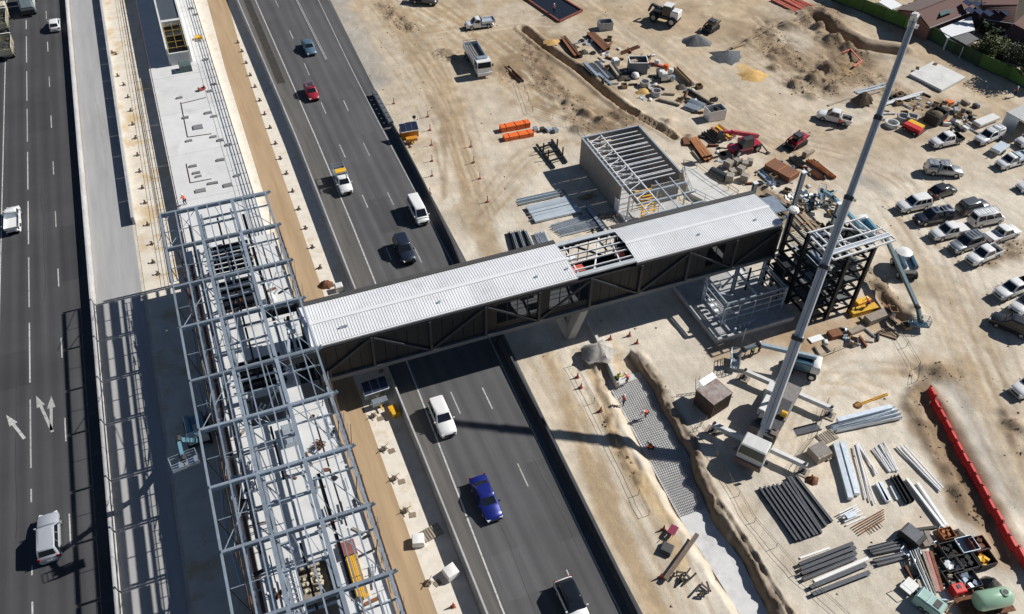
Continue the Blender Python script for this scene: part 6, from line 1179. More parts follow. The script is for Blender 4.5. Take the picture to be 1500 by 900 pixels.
lie('lattice_rack',(1110,250),(1132,270),.9,.25,GALV,'flat grey lattice rack left of the rusty form','rack',None,'u'); stack('brown_pipe',(1182,236),(1212,258),(1192,236),(1222,262),4,.4,.4,RUSTL,'long rust brown pile section right of the rusty form',SB,'rust brown pile sections','u'); stack('brown_pipe',(1186,252),(1200,262),(1190,250),(1206,262),3,.3,.3,RUST,'short rust brown section below the long pile sections',SB,'short rust brown sections','u'); stack('black_bundle',(1155,232),(1172,246),(1162,230),(1178,242),4,.3,.35,DKS,'black steel offcut behind the rusty form',SB,'black offcuts behind the rusty form','u')
solo('attachment', MB().box((-.6,0,.5),(1.0,.8,.9),ch=.1).box((.7,0,.4),(1.4,.5,.5),ch=.1), mat('tan_attachment',(.33,.27,.2),.7), 'tan and black machine attachment below the red loader', 'attachment', loc=G(1183,228), rz=.3)
random.seed(5)
T = thing('rubble_pile', 'pile of white sacks and blue grey scrap behind the tower', 'rubble', G(1180,290))
for k in range(16):
    q = G(random.uniform(1150,1185), random.uniform(280,312), .1); part(T, 'sheet_scrap', MB().box(q,(random.uniform(.5,1.5),random.uniform(.4,.9),.15),rz=random.random()*3,rx=random.uniform(-.6,.6),ry=random.uniform(-.5,.5)), BAGW, world=True)
for k in range(34):
    q = G(random.uniform(1175,1222), random.uniform(278,305), .3); part(T, 'scrap_piece', MB().box(q,(random.uniform(.6,1.8),.25,.2),rz=random.random()*3,rx=random.uniform(-.5,.5),ry=random.uniform(-.4,.4)), random.choice([DKS,GALV,mat('blue_grey_scrap',(.13,.18,.19),.6,var=.3)]), world=True)
stack('timber_length',(1158,318),(1188,352),(1176,312),(1210,345),6,.4,.3,[TIMB,PLYB],'long timber length lying behind the tower','timber','timbers behind the tower',jit=3); stack('yellow_timber',(1112,296),(1132,318),(1118,292),(1138,312),4,.3,.25,mat('yellow_timber',(.45,.27,.09),.8,var=.25),'yellow formwork timber beside the bridge end','timber','yellow timbers beside the bridge end')
# far right yard
q = [G(*p,.5) for p in ((1332,108),(1367,90),(1415,113),(1380,132))]
T = thing('concrete_slab', 'big white concrete slab lying near the green fence', 'slab', q[0]*0); part(T, 'slab', MB().prism([p[:2] for p in q], .05, .5), CONC); part(T, 'hatch', MB().box(G(1344,100,.53),(1.1,.6,.06),rz=.8), BLACK); part(T, 'hatch', MB().box(G(1370,94,.53),(1.0,.7,.06),rz=.5), RUST)
stack('pvc_pipe',(1290,156),(1345,140),(1308,148),(1352,136),9,.3,.3,[WHITE,BAGW,GALVL],'white wrapped pipe in the pile beside the crane boom','pipe','white wrapped pipes',shape='tube',jit=3); stack('aluminium_plank',(1252,134),(1298,122),(1256,137),(1300,126),2,.4,.15,GALVL,'pale plank lying left of the crane boom','plank','pale planks'); lie('timber_plank',(1213,155),(1242,144),.4,.2,TIMB,'timber plank above the white utility','plank'); lie('timber_plank',(1262,142),(1288,134),.6,.3,TIMB,'thick timber left of the crane boom','timber'); lie('timber_plank',(1244,132),(1274,116),.15,.1,PLYB,'thin pale batten left of the crane boom','timber')
q = G(1337,192); T = thing('tool_trailer', 'red and yellow tool trailer with dark wheels', 'trailer', (q.x,q.y,0), yaw_px((1350,202),(1325,190))); part(T, 'red_box', MB().box((0,.5,.8),(3.0,1.1,.7),ch=.05), REDP); part(T, 'yellow_box', MB().box((.2,-.8,.8),(2.6,1.1,.5),ch=.05), YELL); part(T, 'deck', MB().box((0,0,.4),(3.2,2.4,.1)), DG); put_wheels(T, .9, -.9, 1.15, .34, .2); part(T, 'drawbar', MB().bar((1.6,0,.4),(3.2,0,.4),.12,.12), DG)
q = G(1368,178); T = thing('dark_pit_box', 'dark open box of spoil behind the red trailer', 'bin', (q.x,q.y,0), .3)
for s in (-1,1): part(T, 'wall', MB().box((s*1.5,0,.9),(.1,2.4,1.8)), DKS); part(T, 'wall', MB().box((0,s*1.2,.9),(2.9,.1,1.8)), DKS)
part(T, 'spoil', MB().lathe([(1.3,1.0),(1.0,1.5),(.3,1.8),(.02,1.85)], n=12), EARTHD, smooth=50)
for k in range(22):
    p = (random.uniform(1380,1432), random.uniform(148,192)); q = G(*p); c = random.choice([DKS,GALV,CW,TIMB,ORANGE,PGRY])
    solo('loose_item', MB().box((0,0,.3),(random.uniform(.6,1.6),random.uniform(.4,1.0),.55),ch=.06), c, {DKS:'dark',GALV:'grey',CW:'white',TIMB:'timber',ORANGE:'orange',PGRY:'charcoal'}[c]+' box in the jumble of tools behind the parked utes', 'box', 'jumble of tools behind the utes', loc=(q.x,q.y,hz(q.x,q.y)), rz=random.random()*3)
q = G(1492,198); T = thing('site_shed', 'grey open fronted site shed at the right edge', 'shed', (q.x+1.5,q.y+1,0), yaw_px((1470,190),(1500,178)))
part(T, 'roof', MB().box((0,0,3.0),(5.4,4.4,.16)), mat('shed_roof',(.45,.46,.45),.6)); part(T, 'back_wall', MB().box((0,2.1,1.5),(5.2,.1,2.9)), GALV); part(T, 'side_wall', MB().box((2.6,0,1.5),(.1,4.1,2.9)), GALV); part(T, 'side_wall', MB().box((-2.6,.9,1.5),(.1,2.3,2.9)), GALV)
q = G(1443,180); solo('white_bench', MB().box((0,0,.5),(5.0,1.6,.5),ch=.1), CW, 'long white covered bench left of the site shed', 'bench', loc=(q.x,q.y,0), rz=yaw_px((1430,186),(1465,172)))
T = thing('box_trailer', 'small pale box trailer left of the tray ute', 'trailer', G(1462,222), .3); part(T, 'box', MB().box((0,0,.75),(3.2,1.6,.5),ch=.08), GALVL); part(T, 'drawbar', MB().bar((-1.6,0,.45),(-2.9,0,.4),.1,.1), DG); put_wheels(T, .2, -.2, .85, .3, .18)
# netting, pipes and lined pond at the top
PINK = mat('salmon_pipe', (.62,.20,.14), .6, var=.2); stack('conduit_pipe',(1128,0),(1168,20),(1160,-6),(1192,10),12,.35,.3,PINK,'salmon pink conduit pipe in the flat pile at the top edge','pipe','salmon conduit pipes',shape='tube',jit=2)
lie('pink_rail',(1238,65),(1262,92),.2,.2,PINK,'pink rail at the rim of the excavation, long one','rail',None,'box',.3); lie('pink_rail',(1234,78),(1244,74),.2,.2,PINK,'pink rail at the rim of the excavation, short one','rail',None,'box',.3); lie('pink_rail',(1262,92),(1250,100),.3,.3,PINK,'pink rail end at the corner of the excavation','rail',None,'box',.2)
lie('rope_line',(1072,70),(1190,22),.12,.08,PLYB,'long pale timber string line across the far sand','timber'); lie('rope_line',(1072,72),(1110,58),.5,.2,PLYB,'timber plank at the start of the string line','plank')
q = [G(*p) for p in ((768,-2),(819,33),(853,17),(805,-12))]
T = thing('lined_pond', 'black lined wash pond with red edging at the top edge', 'pond', (0,0,0)); part(T, 'liner', MB().prism([p[:2] for p in q], -.05, .12), mat('wet_black_liner',(.015,.018,.025),.15,0,var=.3,spec=.6))
for k in range(4): part(T, 'edging', MB().bar(q[k]+Vector((0,0,.2)),q[(k+1)%4]+Vector((0,0,.2)),.35,.35), mat('red_brown_edging',(.22,.07,.05),.8,var=.3))
# trench floor: blinding concrete, rebar mat, retaining plates
def tpt(y, f, z=-1.5):
    xl, xr = lerp(y,*TRL)+1.3, lerp(y,*TRR)-.25; return (xl+(xr-xl)*f, y, z)
mb = MB(); yy = list(np.arange(12,58.1,1.0)); n = len(yy); mb.add([tpt(y,0,-.88) for y in yy]+[tpt(y,1,-.88) for y in yy], [(k,n+k,n+k+1,k+1) for k in range(n-1)]); solo('blinding_slab', mb, mat('blinding_concrete',(.60,.60,.59),.85,var=.14,scale=.8,c2=(.44,.43,.41),c2t=.6), 'pale blinding concrete on the trench floor', 'slab')
T = thing('rebar_mat', 'grey steel reinforcement mat on the trench floor', 'rebar mat', (38,46,-1.5)); REB = mat('rebar', (.20,.19,.19), .6, .4, var=.3)
mb = MB()
for k in range(62): y = 38.6+k*.3; mb.tube(tpt(y,.05,-.74),tpt(y,.95,-.74),.022,4)
part(T, 'cross_bars', mb, REB, world=True)['kind'] = 'stuff'; mb = MB()
for k in range(16):
    f = .06+.88*k/15
    for j in range(9): mb.tube(tpt(38.6+j*2.05,f,-.68),tpt(38.6+(j+1)*2.05,f,-.68),.022,4)
part(T, 'long_bars', mb, REB, world=True)['kind'] = 'stuff'
for a, b, lab, h in (((862,470),(905,562),'long thin concrete retaining wall running down to the trench head',1.7),):
    p, q = G(*a,.4), G(*b,.0); T = thing('trench_wall', lab, 'wall', p); part(T, 'panel', MB().bar(p+Vector((0,0,-.6)),q+Vector((0,0,-.6)),.35,h), CONC, world=True)
lie('steel_post',(974,850),(1021,784),.42,.3,mat('brown_pile',(.16,.12,.09),.8,var=.25),'long brown steel pile lying across the sand beside the trench',SB,None,'box',.25); lie('steel_post',(1022,806),(1080,885),.4,.3,mat('brown_pile',(.16,.12,.09),.8),'long brown steel pile lying along the trench edge',SB,None,'box',-.3)
T = thing('scrap_pile', 'tangle of dark bent steel beside the lying pile', 'scrap', G(1003,844))
for k in range(9): part(T, 'bent_bar', MB().bar((random.uniform(-1,1),random.uniform(-.8,.8),.1),(random.uniform(-1,1),random.uniform(-.8,.8),.6),.14,.14), mat('dark_scrap',(.09,.075,.06),.9))
T = thing('scrap_pile', 'crossed dark steel pieces near the bottom edge beside the trench', 'scrap', G(1030,866))
for k in range(6): part(T, 'bent_bar', MB().bar((random.uniform(-1,1),random.uniform(-.9,.9),.1),(random.uniform(-1,1),random.uniform(-.9,.9),.5),.14,.14), mat('dark_scrap',(.09,.075,.06),.9))
T = thing('wheelbarrow', 'dark red wheelbarrow on the sand beside the trench', 'wheelbarrow', G(984,782), .6); part(T, 'tray', MB().loft([[(-.3,-.25,.3),(.35,-.25,.3),(.35,.25,.3),(-.3,.25,.3)],[(-.5,-.4,.7),(.6,-.4,.7),(.6,.4,.7),(-.5,.4,.7)]]), mat('dark_red_tray',(.25,.03,.07),.5)); part(T, 'wheel', MB().lathe([(.05,-.05),(.2,-.05),(.2,.05),(.05,.05)], c=(.75,0,.2), n=10, axis='Y'), BLACK)
for s in (-1,1): part(T, 'handle', MB().bar((.7,s*.1,.25),(-1.2,s*.35,.6),.05,.05), TIMB)
solo('plastic_trough', MB().box((0,0,.3),(1.2,1.2,.5),ch=.12), mat('dark_grey_plastic',(.07,.07,.07),.6), 'dark open trough near the wheelbarrow', 'trough', loc=G(976,806), rz=.7)
# timbers and sheets at the tower foot
lie('yellow_box',(1245,462),(1282,452),1.0,.7,YELL,'yellow steel box at the foot of the tower','box'); lie('orange_box',(1254,447),(1272,440),.8,.5,YELL,'yellow sand stained box behind the yellow steel box','box'); lie('formwork_crate',(1268,474),(1297,463),1.2,.9,TIMB,'grey timber crate right of the yellow steel box','crate'); lie('formwork_crate',(1243,490),(1262,482),.8,.5,TIMB,'small timber bundle below the timber crate','timber'); lie('brown_box',(1214,494),(1230,490),1.2,.6,RUST,'dark brown box on the orange sand','box'); lie('white_sheet',(1186,500),(1204,494),.9,.15,WHITE,'white sheet offcuts at the foot of the crane boom','sheet')
stack('batten',(1286,488),(1312,497),(1296,478),(1316,492),9,.14,.1,[PLYB,TIMB],'loose batten in the scatter below the boom lift basket','batten','scattered battens',jit=6); stack('batten',(1192,508),(1200,520),(1206,504),(1216,516),2,.2,.12,DKS,'dark batten lying on the orange sand','batten','dark battens',jit=1)
lie('yellow_spreader',(1252,596),(1300,578),.22,.25,YELL,'yellow lifting spreader bar lying behind the pale box beams','lifting bar',None,'u'); q = G(1257,594); solo('lifting_ring', MB().lathe([(.38,.05),(.45,.05),(.45,.14),(.38,.14)], n=14), RUST, 'rusty lifting ring at the end of the yellow spreader', 'ring', loc=(q.x,q.y,0))
# white bulk bags and frames beside the median
def bag(label, px, s): q = G(*px); solo('bulk_bag', MB().loft([[(-s*.9,-s*.9,0),(s*.9,-s*.9,0),(s*.9,s*.9,0),(-s*.9,s*.9,0)],[(-s,-s,s*.6),(s,-s,s*.55),(s,s,s*.6),(-s,s,s*.6)],[(-s*.9,-s*.85,s*1.3),(s*.85,-s*.9,s*1.25),(s*.9,s*.9,s*1.35),(-s*.85,s*.9,s*1.3)],[(-s*.3,-s*.3,s*1.5),(s*.3,-s*.3,s*1.45),(s*.3,s*.3,s*1.5),(-s*.3,s*.3,s*1.45)]]), BAGW, label, 'bulk bag', 'white bulk bags', loc=q, smooth=60, rz=random.uniform(-.3,.3))
bag('white bulk bag on the pale sand strip beside the brown pallet',(613,795),.62); bag('white bulk bag half in the median barrier shadow',(661,842),.68)
pallet('brown pallet in the median barrier shadow beside the white bag', G(633,781), .2); lie('yellow_case',(574,600),(582,612),.9,.8,YELL,'yellow case standing beside the median barrier south of the bridge','case')
q = G(497,425); solo('white_drum', MB().box((0,0,.5),(1.0,1.0,.9),ch=.1), CW, 'white cube tank beside the bridge roof on the sand strip', 'water cube', loc=q); heap('cable_heap','brown tangled heap beside the footbridge on the sand strip',G(478,418),1.0,.8,RUST,'heap',seed=51)
# anchor stubs in the sand strips: short pipe with base plate
random.seed(11)
sp = MB().box((0,0,.05),(.5,.5,.08)).tube((0,0,.05),(0,0,.5),.12,8).box((.1,.1,.45),(.3,.1,.1)).mesh('anchor_stub', mat('stub_brown',(.14,.10,.075),.8,var=.3))
def stubs(lst, label, grp, m=sp):
    for p in lst: o = solo('anchor_stub', m, None, label, 'anchor stub', grp, loc=G(*p), rz=random.uniform(0,3))
stubs([(349,63),(355,76),(361,93),(367,111),(374,128),(381,148),(388,168),(396,188),(404,211),(411,233),(420,255),(429,281),(438,307),(448,335),(458,363),(469,393)], 'small brown anchor stub in the sand strip beside the median, north of the bridge', 'anchor stubs north of the bridge')
stubs([(165,78),(170,80),(173,112),(182,125),(188,143),(192,163),(195,183),(199,203),(202,228),(205,252),(209,276),(213,298),(217,330),(223,358),(225,385),(232,402)], 'small brown anchor stub in the western sand strip', 'anchor stubs in the western sand strip')
big = MB().box((.35,-.3,.03),(.7,.6,.04)).lathe([(.25,.05),(.32,.12),(.32,.25),(.22,.3)], c=(-.3,.3,0), n=10).bar((-.8,.1,.4),(.3,.5,.5),.06,.06).bar((-.5,.7,.3),(.1,-.3,.5),.06,.06).mesh('anchor_cage', mat('cage_brown',(.22,.17,.12),.8,var=.35))
for p, l in (((552,612),'first'),((568,660),'second'),((583,704),'third'),((599,752),'fourth'),((634,855),'fifth')): solo('anchor_cage', big, None, l+' tangled anchor cage south of the bridge in the sand strip', 'anchor cage', 'anchor cages south of the bridge', loc=G(*p), rz=random.uniform(-.4,.4))
# traffic cones and bollards
cm_ = MB().box((0,0,.03),(.42,.42,.05)).lathe([(.16,.05),(.05,.75),(.02,.8)], n=8).mesh('traffic_cone', mat('cone_orange',(.36,.09,.05),.6)); bol = MB().box((0,0,.04),(.4,.4,.08)).lathe([(.07,.08),(.055,1.05),(.07,1.1)], n=8).mesh('bollard', mat('bollard_brown_red',(.30,.09,.06),.6))
for p in ((577,152),(627,171),(630,191),(632,213),(633,236),(633,258),(630,284),(690,215),(694,238),(703,262),(714,296),(601,216),(735,385)): solo('bollard', bol, None, 'slim temporary bollard in the rows along the sandy haul road', 'bollard', 'bollards along the haul road', loc=G(*p))
for p, l in (((894,497),'traffic cone at the head of the retaining wall'),((922,492),'traffic cone on the shadow edge of the footbridge'),((933,503),'traffic cone beside the cracked trench edge'),((846,553),'traffic cone left of the trench near the pile of stone'),((851,568),'second traffic cone left of the trench'),((880,602),'third traffic cone left of the trench'),((664,889),'red traffic cone at the median near the bottom edge'),((972,776),'traffic cone above the wheelbarrow'),((968,846),'white and red cone at the end of the brown pile')): solo('traffic_cone', cm_, None, l, 'traffic cone', 'traffic cones', loc=G(*p))
# rope and mesh fences on droppers
def line_fence(label, pts, h=1.0, m=FENM, step=3.0, z=None):
    ps = [G(*p) for p in pts]; T = thing('rope_fence', label, 'fence', ps[0])
    for a, b in zip(ps[:-1], ps[1:]):
        n = max(1, int((b-a).length/step))
        for k in range(n+1): q = a.lerp(b, k/n); part(T, 'dropper', MB().tube(q, q+Vector((0,0,h)), .03, 5), m, world=True)
        for z_ in (h*.95, h*.55): part(T, 'rope', MB().tube(a+Vector((0,0,z_)), b+Vector((0,0,z_)), .022, 4), m, world=True)
line_fence('thin rope fence along the left side of the trench', [(840,535),(870,590),(900,650),(935,725),(950,755)], 1.0, FENM, 6.0); line_fence('thin rope fence right of the trench crossing to the stacks', [(1010,595),(1060,690),(1105,765),(1170,840),(1240,905)], .9, PLYB); line_fence('thin rope fence from the crane to the dark beams', [(1020,632),(1050,600)], .9); line_fence('thin rope fence between crane and pallets', [(1155,690),(1195,640),(1212,590)], .9); line_fence('thin wire fence below the boom lift basket', [(1310,480),(1345,538),(1342,560)], 1.0); line_fence('wire fence in front of the tower foot', [(1190,530),(1250,505),(1320,480)], .9)
line_fence('mesh fence crossing the far sand between the yards', [(763,120),(780,165),(840,185),(905,222)], 1.2)

# clods and stones thrown over the rough ground
def clods():
    rr = np.random.RandomState(4); ii = np.argwhere((rough > .35) & (inside > 0)); jj = np.argwhere((inside > 0) & (GX < 100)); mb_v = []; mb_f = []; 
    sel = [ii[k] for k in rr.randint(0, len(ii), 3200)] + [jj[k] for k in rr.randint(0, len(jj), 900)]
    for j, i in sel:
        x, y = GX[j,i]+rr.uniform(-.2,.2), GY[j,i]+rr.uniform(-.2,.2); s = .05+.22*rr.rand()**3; b = len(mb_v); z = GZ[j,i]
        if x < 29 or (34 < x < 42 and y < 60): continue
        pts = [(1,0,0),(-.5,.87,0),(-.5,-.87,0),(.2,.1,.8)]; r = rr.rand()*6
        mb_v += [(x+s*(p[0]*math.cos(r)-p[1]*math.sin(r))*rr.uniform(.7,1.3), y+s*(p[0]*math.sin(r)+p[1]*math.cos(r)), z-.03+s*p[2]) for p in pts]; mb_f += [(b,b+1,b+3),(b+1,b+2,b+3),(b+2,b,b+3)]
    m = MB(); m.v = mb_v; m.f = mb_f; m.m = [0]*len(mb_f); o = struct('earth_clods', m, mat('clod_earth',(.26,.19,.125),.95,var=.4,scale=.7), kind='stuff'); o['label'] = 'scattered earth clods and stones on the rough ground'
clods()
# ---------------------------------------------------------------- beyond the site: green fence, houses, trees
FB = [G(*p) for p in ((1205,-8),(1220,2),(1262,18),(1292,30),(1322,42),(1359,58),(1395,78),(1432,99),(1475,117),(1515,138))]
T = thing('green_fence', 'tall green shade cloth hoarding between the site and the houses', 'fence', FB[0]); GRN = mat('green_shade_cloth', (.10,.20,.04), .8, var=.18, scale=.8, rnd=.3)
GRD = mat('dark_green_shade_cloth', (.035,.075,.03), .8, var=.18, scale=.8, rnd=.2)
for k, (a, b) in enumerate(zip(FB[:-1], FB[1:])):
    d = (b-a).normalized(); part(T, 'panel', MB().bar(a+d*.05+Vector((0,0,1.45)), b-d*.05+Vector((0,0,1.45)), .06, 2.3), GRD if k in (5,6) else GRN, world=True)
    part(T, 'post', MB().tube(a, a+Vector((0,0,2.65)), .06, 6), DSTEEL, world=True); r_ = Vector((-d.y,d.x,0)); 
    part(T, 'base_block', MB().bar(a+d*.03-r_*-.3+Vector((0,0,.3)), b-d*.03-r_*-.3+Vector((0,0,.3)), .5, .6), DARKB, world=True)
TILE = mat('brown_roof_tiles', (.125,.062,.052), .8, var=.2, scale=5, c2=(.085,.048,.042), c2t=.6, rnd=.1); TILEG = mat('grey_brown_tiles', (.16,.12,.11), .8, var=.2, scale=5)
BRICK = mat('house_wall', (.22,.12,.09), .85, var=.2, scale=3)
def slope(T, e0, e1, r0, r1, n, m, name='roof_slope'):
    """tile courses as stepped strips from eave (e0,e1) to ridge (r0,r1)"""
    mb = MB(); nrm = (e1-e0).cross(r0-e0).normalized(); nrm = nrm if nrm.z > 0 else -nrm
    for k in range(n):
        t0, t1 = k/n, (k+1)/n; a, b, c, d = e0.lerp(r0,t0), e1.lerp(r1,t0), e1.lerp(r1,t1), e0.lerp(r0,t1); u = nrm*.06
        mb.add([a, b, b+u, a+u, c+nrm*.012, d+nrm*.012], [(0,1,2,3),(3,2,4,5)])
    return part(T, name, mb, m, world=True)
def gable(label, e0, e1, f0, f1, r0, r1, n=11, m=TILE, m2=TILE):
    T = thing('house', label, 'house', (e0+e1+f0+f1)/4*1.0); T.location.z = 0
    slope(T, e0, e1, r0, r1, n, m); slope(T, f1, f0, r1, r0, n, m2); part(T, 'ridge_cap', MB().tube(r0+Vector((0,0,.05)), r1+Vector((0,0,.05)), .13, 6), TILE, world=True)
    ins = lambda p, q: p.lerp((e0+e1+f0+f1)/4, .06)
    w4 = [ins(p,0) for p in (e0,e1,f1,f0)]; part(T, 'wall', MB().prism([p[:2] for p in w4], 0, min(e0.z,f0.z)-.1), BRICK, world=True)
    for a, b, r in ((e0,f0,r0),(e1,f1,r1)): part(T, 'gable_end', MB().add([a.lerp(b,.04)-Vector((0,0,.1)), a.lerp(b,.96)-Vector((0,0,.1)), r-Vector((0,0,.15))], [(0,1,2)]), BRICK, world=True)
    part(T, 'gutter', MB().bar(e0-Vector((0,0,.02)), e1-Vector((0,0,.02)), .14, .12), WHITE, world=True)
    return T
A = gable('brown tiled gable house behind the green fence beside the crane tip', G(1362,41,2.8), G(1432,14,2.8), G(1312,14,2.8), G(1380,-14,2.8), G(1343,17,5.0), G(1411,-10,5.0), m2=TILEG)
part(A, 'skylight', MB().sheet([G(*p,4.0)[:2] for p in ((1374,12),(1378,24),(1399,16))], 4.05), mat('skylight_green',(.12,.17,.16),.2), world=True)
B = gable('brown tiled house with solar panels at the top edge', G(1440,28,2.8), G(1485,35,2.8), G(1440,-8,2.8), G(1495,-12,2.8), G(1438,8,5.0), G(1490,8,5.0), m=TILE)
for k in range(3):
    for j in range(2): p = G(1418+13*k+4*j, 4+11*j+2*k, 4.6); part(B, 'solar_panel', MB().box(p,(1.7,1.5,.08),rz=.35,rx=.25), SOLAR, world=True)
for k in range(2): p = G(1463+10*k, 16+2*k, 4.2); part(B, 'solar_panel', MB().box(p,(1.6,1.4,.08),rz=.35,rx=.3), SOLAR, world=True)
C = gable('brown tiled house cut by the right edge above the dark tree', G(1468,52,2.8), G(1512,78,2.8), G(1500,22,2.8), G(1545,45,2.8), G(1484,36,4.6), G(1530,60,4.6), 9)
def sheet_roof(label, pts, z, m, name='carport'):
    ps = [G(*p, z) for p in pts]; T = thing(name, label, 'carport', ps[0]*1.0); T.location.z = 0; part(T, 'roof', MB().prism([p[:2] for p in ps], z-.08, z), m, world=True)
    for p in ps: part(T, 'post', MB().tube((p.x,p.y,0),(p.x,p.y,z-.1),.06,6), WHITE, world=True)
sheet_roof('white sheet carport roof between the brown houses', ((1377,42),(1423,24),(1428,44),(1388,56)), 2.5, WHITE); sheet_roof('grey flat carport roof behind the green fence', ((1389,57),(1415,45),(1434,57),(1412,68)), 2.3, mat('grey_carport',(.13,.13,.13),.7)); sheet_roof('white patio roof behind the fence at the top edge', ((1287,3),(1300,-6),(1322,8),(1306,14)), 2.6, WHITE)
struct('garden_ground', MB().sheet([G(*p)[:2] for p in ((1225,0),(1322,40),(1359,56),(1432,97),(1475,115),(1600,180),(1700,60),(1400,-80))], .03), mat('garden_soil',(.06,.055,.04),.95,var=.3,scale=1))
LEAF = [mat('leaf_dark', (.018,.036,.012), .7, var=.3, scale=2, rnd=.2), mat('leaf_mid', (.04,.065,.018), .7, var=.3, scale=2), mat('leaf_olive', (.075,.085,.022), .7, var=.25, scale=2)]
BARK = mat('bark', (.09,.065,.045), .9, var=.3, scale=5)
def tree(label, base, h, r, seed, mix, n=1500):
    rr = random.Random(seed); T = thing('tree', label, 'tree', base); mb = MB(); mb.tube((0,0,0),(.1,.1,h*.5),.22,8,.13)
    tips = []
    for k in range(7):
        a = k*2.4+rr.random(); p = Vector((math.cos(a)*r*.6,math.sin(a)*r*.6,h*(.55+.35*rr.random()))); mb.tube((.1,.1,h*rr.uniform(.3,.5)), p, .09, 5, .03); tips.append(p)
    tips += [Vector((rr.uniform(-.3,.3)*r,rr.uniform(-.3,.3)*r,h*.85)) for _ in range(4)]
    part(T, 'trunk', mb, BARK, smooth=50); cr = MB()
    for k in range(n):
        c = rr.choice(tips); v = Vector((rr.gauss(0,1),rr.gauss(0,1),rr.gauss(0,.8))).normalized()*(r*.5*rr.random()**.4); p = c+v; s = rr.uniform(.12,.3)
        u = Vector((rr.gauss(0,1),rr.gauss(0,1),rr.gauss(0,.5))).normalized()*s; w_ = u.cross(Vector((rr.gauss(0,1),rr.gauss(0,1),1))).normalized()*s*.6; cr.mi = rr.choice(mix); cr.add([p-u, p+w_, p+u, p-w_], [(0,1,2,3)])
    part(T, 'crown', cr, LEAF); return T
tree('olive green bushy tree behind the green fence', G(1440,90), 4.0, 2.8, 1, (1,2,2)); tree('large dark tree at the right edge behind the fence', G(1492,118), 6.0, 3.8, 2, (0,0,1), 2600); tree('olive shrub between the carport and the dark tree', G(1462,84), 3.0, 2.2, 3, (1,2)); tree('dark tree in the gardens left of the far right house', G(1452,70), 3.2, 2.0, 4, (0,1)); tree('dark shrub in the garden beside the house with solar panels', G(1440,52), 2.6, 1.8, 5, (0,0,1), 900)
# ---------------------------------------------------------------- people
def skin_obj(T, name, joints, edges, m, sub=1):
    me = bpy.data.meshes.new(name); me.from_pydata([j[:3] for j in joints], edges, []); me.materials.append(m)
    o = bpy.data.objects.new(name, me); col.objects.link(o); o.parent = T; o.modifiers.new('skin', 'SKIN'); sk = me.skin_vertices[0].data
    for k, j in enumerate(joints): sk[k].radius = (j[3], j[4] if len(j) > 4 else j[3]); sk[k].use_root = k == 0
    s = o.modifiers.new('sub', 'SUBSURF'); s.levels = sub; s.render_levels = sub
    return o
def person(label, loc, rz, bend=0.0, crouch=0.0, vest=HIVIS, hat=HATW, arm=.5):
    T = thing('person', label, 'person', loc, rz, 'workers on site'); T.scale = (1.1,1.1,1.1); hz_ = .95-crouch*.5; P = Vector((-crouch*.15,0,hz_))
    R = Matrix.Rotation(bend,3,'Y'); t = lambda v: P + R @ Vector(v)
    ch, sh, nk, hd, tp = t((0,0,.38)), t((0,0,.48)), t((.01,0,.56)), t((.03,0,.68)), t((.03,0,.82))
    J = [(*P,.13,.16),(*ch,.12,.17),(*nk,.055),(*hd,.10),(*tp,.075)]; E_ = [(0,1),(1,2),(2,3),(3,4)]
    LEG = []; ARM = []
    for s in (-1,1):
        kn = Vector((.06+crouch*.38+.05*s,s*.11,.50-crouch*.1)); an = Vector((-.02+.08*s,s*.12,.09)); to = an+Vector((.16,0,-.04)); b = len(J)
        J += [(P.x,s*.10,P.z-.06,.09),(*kn,.06),(*an,.045),(*to,.035)]; E_ += [(0,b),(b,b+1),(b+1,b+2),(b+2,b+3)]; LEG.append(((P.x,s*.10,P.z-.06),kn,an))
        so_ = t((0,s*.19,.46)); el = so_+Vector((.10+arm*.2,s*.06,-.26)); wr = el+Vector((.12+arm*.12,-s*.03,-.20)); b = len(J)
        J += [(*so_,.055),(*el,.042),(*wr,.032)]; E_ += [(1,b),(b,b+1),(b+1,b+2)]; ARM.append((so_,el,wr))
    skin_obj(T, 'body', J, E_, SKIN)
    S = [(*t((0,0,-.02)),.15,.19),(*t((0,0,.22)),.14,.19),(*ch,.13,.20),(*t((0,0,.5)),.09,.11)]; SE = [(0,1),(1,2),(2,3)]
    for so_, el, wr in ARM: b = len(S); S += [(*so_,.07),(*el,.055)]; SE += [(2,b),(b,b+1)]
    skin_obj(T, 'shirt', S, SE, vest); Q = [(*P,.15,.18)]; QE = []
    for hp, kn, an in LEG: b = len(Q); Q += [(*hp,.105),(*kn,.08),(*an,.065)]; QE += [(0,b),(b,b+1),(b+1,b+2)]
    skin_obj(T, 'trousers', Q, QE, NAVYC); hb = MB()
    for so_, el, wr in ARM:
        d = (wr-el).normalized(); hb.bar(wr, wr+d*.09, .075, .03)
        for k in range(4): f = wr+d*.09+Vector((0,(k-1.5)*.02,0)); hb.tube(f, f+d*(.065+.012*(1 if k in (1,2) else 0))+Vector((0,0,-.02)), .009, 5)
        hb.tube(wr+d*.03+Vector((.035,0,0)), wr+d*.08+Vector((.065,0,-.01)), .010, 5)
    part(T, 'hands', hb, SKIN); h = part(T, 'hard_hat', MB().lathe([(.155,0),(.15,.02),(.125,.03),(.12,.09),(.08,.14),(.02,.155)], n=12), hat, smooth=50); h.location = hd+R@Vector((0,0,.03)); h.rotation_euler = (0,bend,0)
    return T
